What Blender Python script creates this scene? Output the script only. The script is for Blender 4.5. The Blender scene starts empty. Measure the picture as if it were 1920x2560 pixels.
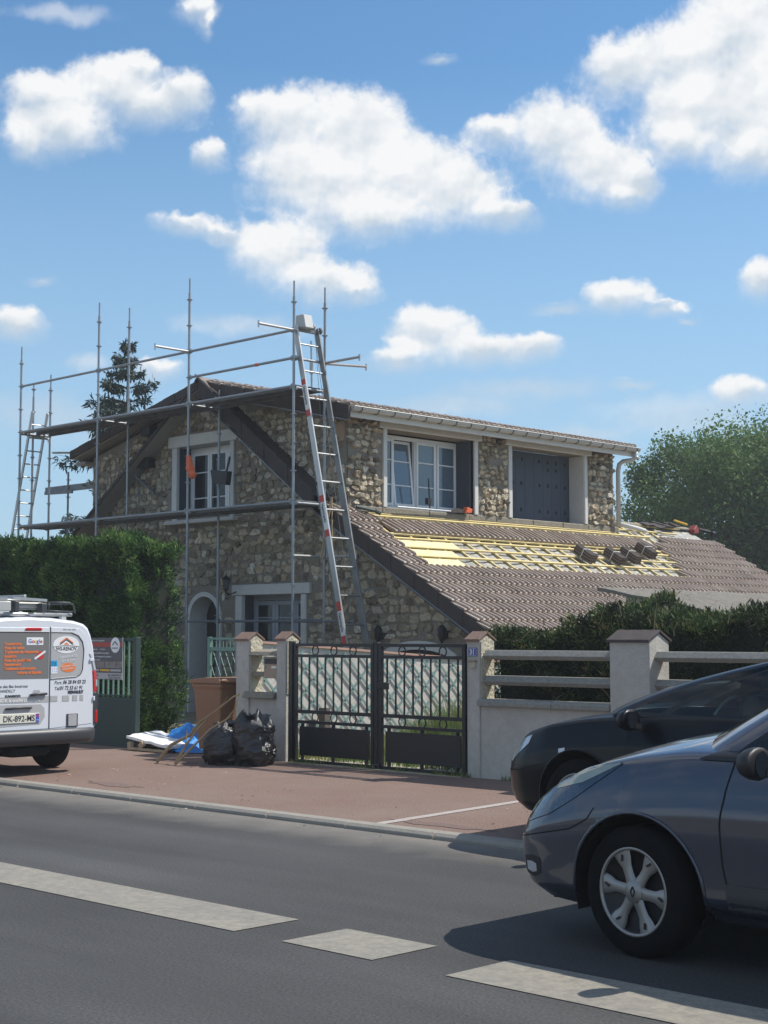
import bpy, bmesh, math, random
import numpy as np
from mathutils import Vector, Matrix, noise
from mathutils.bvhtree import BVHTree
random.seed(7); rng = np.random.default_rng(7)
R = math.radians; PI = math.pi
sc = bpy.context.scene
COL = sc.collection

# ------------------------------------------------------------------ camera
cam = bpy.data.cameras.new("camera"); camo = bpy.data.objects.new("camera", cam); COL.objects.link(camo)
camo.location = (0, 0, 1.6)
camo.rotation_euler = (R(90) + math.atan(310 / 3823), 0, R(44.5))
cam.sensor_fit = 'HORIZONTAL'; cam.sensor_width = 36; cam.lens = 36 * 3823 / 1920
cam.clip_start = .1; cam.clip_end = 3000
sc.camera = camo
sc.render.resolution_x = 768; sc.render.resolution_y = 1024
sc.view_settings.view_transform = 'Standard'; sc.view_settings.look = 'None'
sc.view_settings.exposure = 0.32; sc.view_settings.gamma = 1

# ------------------------------------------------------------------ light
SUN = Vector((.43, .62, 1.0)).normalized()
sl = bpy.data.lights.new("sun", 'SUN'); sl.energy = 4.3; sl.angle = R(.53); sl.color = (1, .95, .87)
so = bpy.data.objects.new("sun", sl); COL.objects.link(so)
so.rotation_euler = SUN.to_track_quat('Z', 'Y').to_euler()

# ------------------------------------------------------------------ world
CLOUDS = [(-47.86, 18.89, 2.17, 1.25), (-45.73, 18.43, 2.08, 1.47), (-46.79, 16.85, 2.78, 1.47), (-43.96, 17.03, 2.6, 1.47), (-41.93, 16.35, 1.99, 1.3), (-39.99, 15.49, 1.56, 0.66), (-45.02, 15.45, 2.6, 0.87), (-49.28, 19.1, 0.87, 0.78), (-37.95, 18.32, 1.65, 1.39), (-40.06, 18.46, 1.21, 0.66), (-36.48, 17.12, 1.73, 1.3), (-35.02, 16.48, 1.04, 0.78), (-35.37, 15.84, 0.87, 0.43), (-48.54, 14.16, 1.91, 1.18), (-46.78, 13.08, 1.91, 0.83), (-45.46, 12.66, 0.87, 0.42), (-52.05, 15.11, 1.3, 0.49), (-50.65, 14.78, 0.87, 0.43), (-56.92, 19.22, 1.82, 0.95), (-54.96, 19.75, 1.73, 1.04), (-53.85, 20.37, 0.95, 0.69), (-52.18, 19.65, 1.01, 0.95), (-53.48, 19.11, 1.56, 0.69), (-57.91, 17.72, 0.9, 0.83), (-56.73, 18.2, 1.91, 0.95), (-35.31, 20.45, 1.73, 1.13), (-33.06, 20.71, 2.43, 1.39), (-30.99, 21.65, 1.91, 1.91), (-30.55, 18.95, 2.25, 2.25), (-32.75, 18.95, 1.91, 1.21), (-33.28, 17.86, 1.39, 0.87), (-30.58, 17.2, 1.39, 0.87), (-42.74, 11.26, 1.73, 0.9), (-40.64, 10.51, 2.08, 0.62), (-38.81, 10.6, 1.21, 0.56), (-43.97, 10.19, 1.39, 0.52), (-35.76, 12.36, 1.3, 0.69), (-37.92, 12.11, 1.04, 0.24), (-34.05, 11.99, 1.04, 0.31), (-33.13, 11.59, 0.43, 0.16), (-30.42, 12.79, 0.87, 0.8), (-31.25, 8.75, 1.3, 0.62), (-35.2, 9.32, 1.21, 0.23), (-58.28, 11.28, 1.18, 0.69), (-53.02, 9.74, 0.95, 0.52), (-51.69, 22.6, 0.83, 0.56), (-51.33, 21.99, 0.35, 0.38), (-51.2, 17.5, 0.73, 0.62), (-42.35, 21.15, 0.73, 0.23), (-57.31, 12.89, 0.56, 0.17)]
WISPS = [(-32.94, 7.79, 2.4, 0.5), (-36.68, 7.44, 2.3, 0.4), (-55.58, 10.05, 1.2, 0.4), (-57, 8, 2.5, 1.0), (-42, 8.6, 3.4, .6), (-56.8, 22.2, 2.2, .4), (-33, 8.2, 4, .9), (-39, 9.2, 3.4, .5), (-50, 11.5, 3, .5), (-47, 8.3, 3, .5), (-54, 7.2, 3, .7)]
world = bpy.data.worlds.new("World"); sc.world = world; world.use_nodes = True
wt = world.node_tree; wt.nodes.clear()
def wn(t, **k):
    n = wt.nodes.new(t)
    for a, b in k.items(): setattr(n, a, b)
    return n
def wlink(a, b): wt.links.new(a, b)
def wmath(op, a, b=None, c=None, clamp=False):
    n = wn('ShaderNodeMath', operation=op); n.use_clamp = clamp
    for i, v in enumerate((a, b, c)):
        if v is None: continue
        if isinstance(v, (int, float)): n.inputs[i].default_value = v
        else: wlink(v, n.inputs[i])
    return n.outputs[0]
tc = wn('ShaderNodeTexCoord'); nrm = wn('ShaderNodeVectorMath', operation='NORMALIZE'); wlink(tc.outputs['Generated'], nrm.inputs[0])
sx = wn('ShaderNodeSeparateXYZ'); wlink(nrm.outputs[0], sx.inputs[0])
az = wmath('MULTIPLY', wmath('ARCTAN2', sx.outputs[0], sx.outputs[1]), 180 / PI)
el = wmath('MULTIPLY', wmath('ARCSINE', sx.outputs[2]), 180 / PI)
cb = wn('ShaderNodeCombineXYZ'); wlink(az, cb.inputs[0]); wlink(el, cb.inputs[1])
def wnoise(scale, detail, rough, vec, w=0.0):
    n = wn('ShaderNodeTexNoise', noise_dimensions='3D'); n.inputs['Scale'].default_value = scale
    n.inputs['Detail'].default_value = detail; n.inputs['Roughness'].default_value = rough
    if w:
        m = wn('ShaderNodeVectorMath', operation='ADD'); wlink(vec, m.inputs[0]); m.inputs[1].default_value = (w, w * 1.7, w * .3); vec = m.outputs[0]
    wlink(vec, n.inputs['Vector']); return n
n1 = wnoise(.9, 4, .55, cb.outputs[0])
sub = wn('ShaderNodeVectorMath', operation='SUBTRACT'); wlink(n1.outputs['Color'], sub.inputs[0]); sub.inputs[1].default_value = (.5, .5, .5)
scl = wn('ShaderNodeVectorMath', operation='MULTIPLY'); wlink(sub.outputs[0], scl.inputs[0]); scl.inputs[1].default_value = (1.1, .8, 0)
wv = wn('ShaderNodeVectorMath', operation='ADD'); wlink(cb.outputs[0], wv.inputs[0]); wlink(scl.outputs[0], wv.inputs[1])
def field(lst, grow=1.0, dy=0.0):
    cur = None
    for (a, e, rx, ry) in lst:
        s1 = wn('ShaderNodeVectorMath', operation='SUBTRACT'); wlink(wv.outputs[0], s1.inputs[0]); s1.inputs[1].default_value = (a, e + dy, 0)
        s2 = wn('ShaderNodeVectorMath', operation='MULTIPLY'); wlink(s1.outputs[0], s2.inputs[0]); s2.inputs[1].default_value = (1 / (rx * grow), 1 / (ry * grow), 0)
        s3 = wn('ShaderNodeVectorMath', operation='LENGTH'); wlink(s2.outputs[0], s3.inputs[0])
        v = wmath('SUBTRACT', 1.0, s3.outputs['Value'])
        cur = v if cur is None else wmath('SMOOTH_MAX', cur, v, .4)
    return cur
F = field(CLOUDS, 1.2)
Fup = field(CLOUDS, 1.2, .55)
n2 = wnoise(.85, 10, .63, cb.outputs[0], 3.1)
fn = wmath('ADD', F, wmath('MULTIPLY', wmath('SUBTRACT', n2.outputs['Fac'], .5), .9))
def sstep(v, lo, hi, smooth='SMOOTHSTEP', t0=0, t1=1):
    m = wn('ShaderNodeMapRange', interpolation_type=smooth); wlink(v, m.inputs['Value'])
    m.inputs['From Min'].default_value = lo; m.inputs['From Max'].default_value = hi
    m.inputs['To Min'].default_value = t0; m.inputs['To Max'].default_value = t1
    return m.outputs['Result']
mr_ = wn('ShaderNodeMapRange', interpolation_type='SMOOTHSTEP'); wlink(fn, mr_.inputs['Value']); mr_.inputs['From Min'].default_value = -.08
wlink(wmath('ADD', .33, wmath('MULTIPLY', wmath('ADD', wmath('SUBTRACT', F, Fup), .15, clamp=True), 1.3)), mr_.inputs['From Max']); mask = mr_.outputs['Result']
W = field(WISPS)
n3 = wnoise(.8, 6, .6, cb.outputs[0], 9.0)
wm = wmath('MULTIPLY', sstep(wmath('ADD', W, wmath('MULTIPLY', wmath('SUBTRACT', n3.outputs['Fac'], .5), 1.2)), -.2, .9), .45)
# unseen noise clouds added outside the view, to whiten and lift the fill light
n4 = wnoise(2.2, 8, .6, nrm.outputs[0], 5.0)
rest = wmath('MULTIPLY', sstep(n4.outputs['Fac'], .485, .62), sstep(wmath('ABSOLUTE', wmath('ADD', az, 44.5)), 17, 24))
rest = wmath('MAXIMUM', rest, wmath('MULTIPLY', sstep(n4.outputs['Fac'], .485, .62), sstep(el, 25, 30)))
mask = wmath('MAXIMUM', wmath('MAXIMUM', mask, wm), wmath('MULTIPLY', rest, .8))
mask = wmath('MULTIPLY', mask, sstep(el, 0, 3))
sky = wn('ShaderNodeTexSky', sky_type='NISHITA'); sky.sun_disc = False
sky.sun_elevation = math.asin(SUN.z); sky.sun_rotation = math.atan2(SUN.x, SUN.y)
sky.air_density = 1.0; sky.dust_density = .25; sky.ozone_density = 2.5; sky.altitude = 0
# cloud brightness: white tops and rims, pale grey where the cloud is thick and towards the bases
n5 = wnoise(.5, 5, .5, wv.outputs[0], 14.0)
n6v = wn('ShaderNodeVectorMath', operation='ADD'); wlink(cb.outputs[0], n6v.inputs[0]); n6v.inputs[1].default_value = (.12, -.22, 0)
n6 = wnoise(.85, 3, .5, n6v.outputs[0], 3.1); n2b = wnoise(.85, 3, .5, cb.outputs[0], 3.1)
relief = wmath('MULTIPLY', wmath('SUBTRACT', n6.outputs['Fac'], n2b.outputs['Fac']), 1.6)
bulk = wmath('MULTIPLY', wmath('SUBTRACT', F, Fup), 1.25)      # positive towards the underside of each cloud
shade = wmath('ADD', wmath('ADD', bulk, relief), wmath('ADD', wmath('MULTIPLY', wmath('SUBTRACT', n5.outputs['Fac'], .5), 2.2), .25), clamp=True)
cr = wn('ShaderNodeMix', data_type='RGBA'); wlink(shade, cr.inputs['Factor'])
cr.inputs['A'].default_value = (7.5, 7.6, 7.7, 1); cr.inputs['B'].default_value = (4.9, 5.55, 6.2, 1)
hsv = wn('ShaderNodeMix', data_type='RGBA', blend_type='MULTIPLY'); hsv.inputs['Factor'].default_value = 1
wlink(sky.outputs[0], hsv.inputs['A']); hsv.inputs['B'].default_value = (.76, 1.06, 1.18, 1)
hz = wn('ShaderNodeMix', data_type='RGBA'); wlink(sstep(el, 21, 3, 'LINEAR', 0, .8), hz.inputs['Factor']); wlink(hsv.outputs['Result'], hz.inputs['A']); hz.inputs['B'].default_value = (3.5, 5.0, 6.5, 1)
mx = wn('ShaderNodeMix', data_type='RGBA'); wlink(mask, mx.inputs['Factor']); wlink(hz.outputs['Result'], mx.inputs['A']); wlink(cr.outputs['Result'], mx.inputs['B'])
bg = wn('ShaderNodeBackground'); bg.inputs['Strength'].default_value = .1; wlink(mx.outputs['Result'], bg.inputs['Color'])
wo = wn('ShaderNodeOutputWorld'); wlink(bg.outputs[0], wo.inputs[0])

# ------------------------------------------------------------------ materials
def mat(name, col=(.5, .5, .5), rough=.7, metal=0, spec=.5, bump=None, var=None, coat=0, alpha=1, trans=0):
    """col: base colour; bump=(scale, detail, strength, distance); var=(scale, amount, second colour)"""
    m = bpy.data.materials.new(name); m.use_nodes = True; t = m.node_tree; b = t.nodes['Principled BSDF']
    b.inputs['Base Color'].default_value = (*col, 1); b.inputs['Roughness'].default_value = rough
    b.inputs['Metallic'].default_value = metal; b.inputs['Specular IOR Level'].default_value = spec
    b.inputs['Coat Weight'].default_value = coat; b.inputs['Coat Roughness'].default_value = .04
    b.inputs['Alpha'].default_value = alpha; b.inputs['Transmission Weight'].default_value = trans
    tcn = t.nodes.new('ShaderNodeTexCoord')
    if var:
        layers = var if isinstance(var, list) else [var]
        prev = None
        for (s, amt, c2) in layers:
            n = t.nodes.new('ShaderNodeTexNoise'); n.inputs['Scale'].default_value = s; n.inputs['Detail'].default_value = 6; n.inputs['Roughness'].default_value = .65
            t.links.new(tcn.outputs['Object'], n.inputs['Vector'])
            r = t.nodes.new('ShaderNodeMapRange'); r.inputs['From Min'].default_value = .38; r.inputs['From Max'].default_value = .68; r.inputs['To Max'].default_value = amt
            t.links.new(n.outputs['Fac'], r.inputs['Value'])
            x = t.nodes.new('ShaderNodeMix'); x.data_type = 'RGBA'; t.links.new(r.outputs['Result'], x.inputs['Factor'])
            if prev is None: x.inputs['A'].default_value = (*col, 1)
            else: t.links.new(prev, x.inputs['A'])
            x.inputs['B'].default_value = (*c2, 1); prev = x.outputs['Result']
        t.links.new(prev, b.inputs['Base Color'])
    if bump:
        s, d, st, di = bump
        n = t.nodes.new('ShaderNodeTexNoise'); n.inputs['Scale'].default_value = s; n.inputs['Detail'].default_value = d; n.inputs['Roughness'].default_value = .6
        t.links.new(tcn.outputs['Object'], n.inputs['Vector'])
        bp = t.nodes.new('ShaderNodeBump'); bp.inputs['Strength'].default_value = st; bp.inputs['Distance'].default_value = di
        t.links.new(n.outputs['Fac'], bp.inputs['Height']); t.links.new(bp.outputs[0], b.inputs['Normal'])
    return m
def attr_mat(name, stops, rough=.8, attr='tint', bump=None, transl=0, spec=.3, noise_amt=.0, noise_scale=20):
    """colour ramp driven by a per-vertex random value stored on the mesh"""
    m = bpy.data.materials.new(name); m.use_nodes = True; t = m.node_tree; b = t.nodes['Principled BSDF']
    a = t.nodes.new('ShaderNodeAttribute'); a.attribute_name = attr
    cr = t.nodes.new('ShaderNodeValToRGB'); e = cr.color_ramp.elements
    for i, (p, c) in enumerate(stops):
        el_ = e[i] if i < 2 else e.new(p)
        el_.position = p; el_.color = (*c, 1)
    src = a.outputs['Fac']; tcn = t.nodes.new('ShaderNodeTexCoord')
    if noise_amt:
        n = t.nodes.new('ShaderNodeTexNoise'); n.inputs['Scale'].default_value = noise_scale; n.inputs['Detail'].default_value = 5
        t.links.new(tcn.outputs['Object'], n.inputs['Vector'])
        ma = t.nodes.new('ShaderNodeMath'); ma.operation = 'MULTIPLY_ADD'; t.links.new(n.outputs['Fac'], ma.inputs[0]); ma.inputs[1].default_value = noise_amt; 
        mb = t.nodes.new('ShaderNodeMath'); mb.operation = 'SUBTRACT'; t.links.new(src, mb.inputs[0]); mb.inputs[1].default_value = noise_amt / 2
        t.links.new(mb.outputs[0], ma.inputs[2]); src = ma.outputs[0]
    t.links.new(src, cr.inputs[0]); t.links.new(cr.outputs[0], b.inputs['Base Color'])
    b.inputs['Roughness'].default_value = rough; b.inputs['Specular IOR Level'].default_value = spec
    if bump:
        s, d, st, di = bump
        n = t.nodes.new('ShaderNodeTexNoise'); n.inputs['Scale'].default_value = s; n.inputs['Detail'].default_value = d
        t.links.new(tcn.outputs['Object'], n.inputs['Vector'])
        bp = t.nodes.new('ShaderNodeBump'); bp.inputs['Strength'].default_value = st; bp.inputs['Distance'].default_value = di
        t.links.new(n.outputs['Fac'], bp.inputs['Height']); t.links.new(bp.outputs[0], b.inputs['Normal'])
    if transl:
        tr = t.nodes.new('ShaderNodeBsdfTranslucent'); t.links.new(cr.outputs[0], tr.inputs[0])
        ms = t.nodes.new('ShaderNodeMixShader'); ms.inputs[0].default_value = transl
        t.links.new(b.outputs[0], ms.inputs[1]); t.links.new(tr.outputs[0], ms.inputs[2])
        t.links.new(ms.outputs[0], t.nodes['Material Output'].inputs[0])
    return m
def glass_mat(name, tint, refl=1.0, rough=.02):
    m = bpy.data.materials.new(name); m.use_nodes = True; t = m.node_tree; t.nodes.remove(t.nodes['Principled BSDF'])
    tr = t.nodes.new('ShaderNodeBsdfTransparent'); tr.inputs[0].default_value = (*tint, 1)
    gl = t.nodes.new('ShaderNodeBsdfGlossy'); gl.inputs['Roughness'].default_value = rough; gl.inputs[0].default_value = (refl, refl, refl, 1)
    fr = t.nodes.new('ShaderNodeFresnel'); fr.inputs[0].default_value = 1.5
    ms = t.nodes.new('ShaderNodeMixShader'); t.links.new(fr.outputs[0], ms.inputs[0]); t.links.new(tr.outputs[0], ms.inputs[1]); t.links.new(gl.outputs[0], ms.inputs[2])
    t.links.new(ms.outputs[0], t.nodes['Material Output'].inputs[0]); return m

# asphalt: aggregate speckle + broad wear, plus faint tyre tracks along the road (world X)
def road_mat():
    m = mat('asphalt', (.105, .105, .105), .85, spec=.35, bump=(90, 3, .5, .01)); t = m.node_tree; b = t.nodes['Principled BSDF']
    tcn = t.nodes.new('ShaderNodeTexCoord'); 
    def noi(s, d, v=None):
        n = t.nodes.new('ShaderNodeTexNoise'); n.inputs['Scale'].default_value = s; n.inputs['Detail'].default_value = d; t.links.new(v or tcn.outputs['Object'], n.inputs['Vector']); return n.outputs['Fac']
    def mr(v, a, b_, c, d):
        r = t.nodes.new('ShaderNodeMapRange'); t.links.new(v, r.inputs['Value'])
        for i, q in zip(('From Min', 'From Max', 'To Min', 'To Max'), (a, b_, c, d)): r.inputs[i].default_value = q
        return r.outputs['Result']
    def mul(a, b_):
        n = t.nodes.new('ShaderNodeMath'); n.operation = 'MULTIPLY'; t.links.new(a, n.inputs[0]); t.links.new(b_, n.inputs[1]); return n.outputs[0]
    mp = t.nodes.new('ShaderNodeMapping'); mp.inputs['Scale'].default_value = (.12, 1, 1); t.links.new(tcn.outputs['Object'], mp.inputs[0])
    sp = mr(noi(60, 3), .35, .7, .72, 1.28)
    vo = t.nodes.new('ShaderNodeTexVoronoi'); vo.inputs['Scale'].default_value = 75; t.links.new(tcn.outputs['Object'], vo.inputs['Vector'])
    spk = mr(vo.outputs['Distance'], .08, .3, 1.35, 1.0)
    br = mr(noi(1.3, 6, mp.outputs[0]), .3, .7, .70, 1.25)
    b2 = mr(noi(.5, 5), .3, .7, .86, 1.14)
    v = mul(mul(sp, br), mul(b2, spk))
    cm = t.nodes.new('ShaderNodeMix'); cm.data_type = 'RGBA'; cm.blend_type = 'MULTIPLY'; cm.inputs['Factor'].default_value = 1
    cm.inputs['A'].default_value = (.060, .0595, .059, 1); t.links.new(v, cm.inputs['B']); t.links.new(cm.outputs['Result'], b.inputs['Base Color'])
    return m
M = {}
M['road'] = road_mat()
M['pave'] = mat('red_asphalt', (.205, .12, .087), .9, bump=(60, 5, .9, .02), var=[(55, .8, (.12, .075, .06)), (.7, .6, (.225, .165, .135)), (3.2, .35, (.15, .10, .08)), (140, .45, (.34, .25, .21))])
M['kerb'] = mat('kerb_concrete', (.27, .245, .205), .85, bump=(40, 5, .5, .01), var=[(6, .6, (.19, .18, .16)), (70, .3, (.38, .36, .33))])
M['paint'] = mat('road_paint', (.31, .28, .22), .75, bump=(90, 3, .4, .006), var=[(3, .6, (.22, .205, .18)), (45, .5, (.17, .165, .155)), (14, .5, (.10, .10, .097))])
M['garden'] = mat('dry_ground', (.2, .17, .12), .95, bump=(20, 5, .6, .03), var=[(4, .7, (.1, .12, .05)), (25, .5, (.28, .24, .18))])
M['mortar'] = mat('lime_mortar', (.29, .25, .195), .95, bump=(22, 8, 1.0, .04), var=[(9, .7, (.19, .165, .13)), (45, .4, (.3, .27, .23))])
M['stone'] = attr_mat('flint_rubble', [(0, (.15, .12, .085)), (.25, (.27, .22, .155)), (.5, (.42, .355, .255)), (.74, (.58, .515, .395)), (.85, (.40, .26, .13)), (1, (.68, .64, .55))], .8, bump=(30, 7, .9, .03), noise_amt=.85, noise_scale=19)
M['white'] = mat('white_render', (.66, .65, .62), .75, bump=(60, 4, .2, .004), var=[(7, .35, (.5, .49, .46)), (30, .2, (.4, .39, .36))])
M['pvc'] = mat('white_pvc', (.78, .79, .8), .35, var=(3, .2, (.66, .67, .68)))
M['roof'] = attr_mat('concrete_tile', [(0, (.165, .12, .092)), (.5, (.30, .232, .184)), (1, (.46, .38, .315))], .5, bump=(60, 4, .4, .006), noise_amt=.7, noise_scale=5, spec=.6)
M['verge'] = mat('verge_tile', (.05, .038, .034), .8, bump=(50, 4, .4, .006), var=(6, .5, (.085, .066, .06)))
M['wood'] = mat('treated_batten', (.70, .565, .26), .75, bump=(60, 3, .3, .003), var=(5, .6, (.58, .44, .19)))
M['board'] = mat('insulation_board', (.78, .67, .38), .8, bump=(20, 4, .2, .004), var=(3, .5, (.68, .52, .22)))
M['foil'] = mat('foil_underlay', (.38, .37, .33), .4, .3, bump=(6, 6, .5, .04), var=[(2.2, .8, (.29, .28, .24)), (10, .35, (.52, .52, .5))])
M['concrete'] = mat('weathered_concrete', (.24, .205, .155), .9, bump=(25, 6, .7, .02), var=[(7, .8, (.16, .145, .11)), (30, .4, (.4, .37, .31))])
M['zinc'] = mat('painted_zinc', (.5, .5, .48), .45, .2, var=(4, .3, (.4, .4, .38)))
M['zincdark'] = mat('gutter_bracket', (.07, .07, .075), .6)
M['lead'] = mat('metal_trim', (.23, .25, .28), .5, .5)
M['steel'] = mat('galvanised_steel', (.34, .36, .38), .45, .65, bump=(40, 3, .15, .002), var=[(7, .6, (.24, .26, .28)), (1.4, .4, (.42, .43, .44))])
M['steeldk'] = mat('weathered_steel', (.21, .225, .24), .6, .5, var=[(7, .6, (.1, .1, .11))])
M['alu'] = mat('aluminium', (.5, .5, .49), .4, .6, bump=(50, 3, .1, .002), var=[(4, .5, (.36, .36, .36))])
M['aludk'] = mat('dark_aluminium', (.25, .26, .26), .5, .5, var=[(5, .7, (.13, .13, .13))])  # darker tone, used on the far stile and the lower rungs
M['red'] = mat('red_band', (.55, .06, .04), .5)
M['sticker'] = mat('white_sticker', (.75, .75, .74), .5)
M['ink'] = mat('dark_ink', (.03, .03, .035), .6)
M['soffit'] = mat('soffit_board', (.36, .32, .28), .8, bump=(30, 4, .3, .005), var=(3, .5, (.28, .245, .21)))
M['shutter'] = mat('blue_grey_shutter', (.048, .062, .088), .65, bump=(15, 3, .15, .003), var=(3, .5, (.065, .08, .105)))
M['shutterdk'] = mat('shutter_fixing', (.02, .025, .035), .7)
M['glass'] = mat('window_glass', (.012, .017, .022), .04, spec=.4)
M['glass2'] = mat('sky_tinted_glass', (.10, .145, .19), .05, spec=1.0)  # pale blue base stands in for the sky reflected in the panes
M['curtain'] = mat('net_curtain', (.42, .46, .5), .9)
M['dark'] = mat('dark_interior', (.015, .015, .018), .9)
M['iron'] = mat('black_iron', (.012, .013, .015), .45, .1, bump=(40, 3, .1, .002))
M['render'] = mat('cream_render', (.5, .475, .425), .9, bump=(45, 6, .6, .012), var=[(2.2, .6, (.37, .35, .31)), (11, .35, (.25, .235, .21)), (50, .3, (.6, .57, .51))])
M['rough'] = mat('roughcast_render', (.62, .56, .42), .9, bump=(28, 5, 1.0, .05), var=[(5, .4, (.52, .46, .34))])
M['cap'] = mat('clay_cap', (.19, .12, .09), .85, bump=(30, 5, .5, .01), var=[(8, .7, (.13, .085, .07)), (40, .3, (.33, .2, .15))])
M['capgrey'] = mat('dark_clay_cap', (.075, .06, .055), .85, bump=(30, 5, .5, .01), var=[(8, .7, (.05, .04, .038))])
M['rail'] = mat('precast_rail', (.235, .228, .2), .9, bump=(30, 6, .6, .01), var=[(3, .7, (.19, .185, .165)), (25, .4, (.4, .39, .36))])
M['lattice'] = mat('green_lattice', (.2, .31, .3), .6, var=(4, .6, (.14, .22, .21)))
M['wallwhite'] = mat('garden_wall_render', (.62, .585, .53), .9, bump=(20, 6, .5, .015), var=[(1.6, .6, (.48, .44, .39)), (9, .5, (.4, .365, .32))])
M['coping'] = mat('pink_coping', (.5, .3, .23), .85, var=(6, .5, (.38, .24, .19)))
M['greengate'] = mat('dark_green_metal', (.028, .05, .045), .55, .1, var=(3, .5, (.04, .065, .058)))
M['greenlight'] = mat('pale_green_metal', (.16, .27, .22), .55, .1, var=(5, .5, (.11, .2, .16)))
M['mailbox'] = mat('beige_mailbox', (.34, .26, .19), .5, .1, var=(5, .3, (.28, .21, .15)))
M['blue'] = mat('enamel_blue', (.03, .05, .26), .3)
M['bin'] = mat('brown_plastic', (.27, .135, .07), .55, bump=(60, 3, .1, .002), var=(4, .45, (.21, .105, .055)))
M['bag'] = mat('black_plastic', (.008, .008, .009), .2, spec=.8, bump=(6, 7, .9, .07))
M['tarp'] = mat('blue_tarp', (.03, .22, .62), .4, bump=(10, 6, .8, .05), var=(6, .4, (.05, .34, .78)))
M['whiteboard'] = mat('white_panel', (.82, .81, .8), .5, bump=(14, 5, .4, .02))
M['card'] = mat('cardboard', (.42, .33, .22), .9, var=(5, .5, (.3, .23, .15)))
M['darkwood'] = mat('dark_debris', (.09, .075, .065), .9, var=(8, .6, (.18, .15, .12)))
M['stick'] = mat('dry_branch', (.38, .28, .16), .9, bump=(40, 4, .5, .004), var=(9, .6, (.24, .17, .1)))
M['orange'] = mat('orange_plastic', (.75, .14, .04), .4, bump=(12, 4, .4, .02))
M['bark'] = mat('bark', (.09, .07, .055), .95, bump=(14, 6, .8, .03))
M['hedge'] = attr_mat('thuja_foliage', [(0, (.018, .042, .013)), (.5, (.055, .12, .026)), (.85, (.115, .225, .045)), (1, (.2, .26, .08))], .7, transl=.22)
M['hedge2'] = attr_mat('dark_thuja_foliage', [(0, (.022, .028, .014)), (.5, (.05, .08, .026)), (.8, (.10, .16, .045)), (1, (.27, .22, .10))], .75, transl=.15)
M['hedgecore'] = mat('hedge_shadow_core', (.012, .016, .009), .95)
M['leaf'] = attr_mat('broad_leaves', [(0, (.045, .085, .022)), (.5, (.11, .195, .048)), (1, (.21, .31, .085))], .65, transl=.25)
M['needle'] = attr_mat('spruce_needles', [(0, (.022, .04, .032)), (.6, (.045, .075, .055)), (1, (.09, .12, .08))], .8, transl=.08)
M['grass'] = attr_mat('grass_blades', [(0, (.05, .1, .02)), (.6, (.12, .2, .05)), (1, (.3, .3, .12))], .8, transl=.25)
M['tyre'] = mat('tyre_rubber', (.006, .006, .007), .9, spec=.15, bump=(40, 3, .2, .004))
M['hub'] = mat('silver_hubcap', (.3, .29, .28), .4, .6, var=(9, .4, (.28, .28, .28)))
M['black'] = mat('black_trim', (.012, .012, .014), .5)
M['seam'] = mat('panel_gap', (.004, .004, .005), .9)
def paint_mat(name, col, metal, rough):
    m = mat(name, col, rough, metal, coat=1.0); t = m.node_tree; b = t.nodes['Principled BSDF']
    n = t.nodes.new('ShaderNodeTexNoise'); n.inputs['Scale'].default_value = 400; bp = t.nodes.new('ShaderNodeBump'); bp.inputs['Strength'].default_value = .03; bp.inputs['Distance'].default_value = .001
    t.links.new(n.outputs['Fac'], bp.inputs['Height']); t.links.new(bp.outputs[0], b.inputs['Normal']); return m
M['carblue'] = paint_mat('grey_blue_paint', (.045, .054, .078), .4, .26)
M['carblack'] = paint_mat('black_blue_paint', (.002, .003, .006), .0, .3)
M['carblack'].node_tree.nodes['Principled BSDF'].inputs['Coat Weight'].default_value = .16
M['carblack'].node_tree.nodes['Principled BSDF'].inputs['Specular IOR Level'].default_value = .2
M['vanwhite'] = mat('white_van_paint', (.72, .74, .78), .3, coat=.6, var=(2, .2, (.64, .66, .7)))
M['vangrey'] = mat('grey_window_film', (.19, .185, .18), .35, coat=.4)
M['vanlight'] = mat('pale_grey_film', (.42, .42, .42), .5)
M['bumper'] = mat('grey_bumper_plastic', (.05, .053, .06), .45, bump=(80, 3, .1, .002))
M['lamp_red'] = mat('red_lens', (.5, .02, .02), .15, coat=1)
M['lamp_clear'] = mat('clear_lens', (.5, .52, .55), .12, .2, coat=1, bump=(25, 2, .3, .01))
M['lamp_white'] = mat('white_lens', (.7, .7, .72), .2, coat=1)
M['hl_inner'] = mat('headlamp_reflector', (.05, .065, .085), .12, .6, coat=1, bump=(9, 3, .5, .03))
M['hl_amber'] = mat('headlamp_top', (.42, .4, .3), .12, .5, coat=1, bump=(6, 3, .4, .03))
M['carglass'] = glass_mat('tinted_car_glass', (.5, .6, .56))
M['plate'] = mat('plate_white', (.72, .7, .6), .4)
M['orangeink'] = mat('orange_lettering', (.75, .2, .06), .5)
M['orangeback'] = mat('orange_sticker', (.78, .2, .05), .5)
M['whiteink'] = mat('white_lettering', (.8, .8, .8), .5)
M['cyan'] = mat('cyan_sticker', (.02, .35, .62), .4)
M['gb'] = mat('blue_ink', (.03, .1, .5), .5); M['gr'] = mat('red_ink', (.55, .03, .02), .5); M['gy'] = mat('yellow_ink', (.7, .4, .02), .5); M['gg'] = mat('green_ink', (.02, .3, .08), .5)
M['banner'] = mat('banner_grey', (.1, .095, .1), .5); M['bannerlow'] = mat('banner_pale', (.42, .42, .42), .5); M['bannerred'] = mat('banner_red', (.42, .045, .03), .5)
M['photo'] = mat('banner_picture', (.1, .09, .08), .5, var=[(22, .9, (.35, .25, .18)), (14, .6, (.3, .32, .34))])
M['shingle'] = mat('grey_shingles', (.2, .18, .15), .9, bump=(12, 6, 1.0, .05), var=[(14, .8, (.1, .09, .075)), (3, .4, (.26, .24, .2))])
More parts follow.
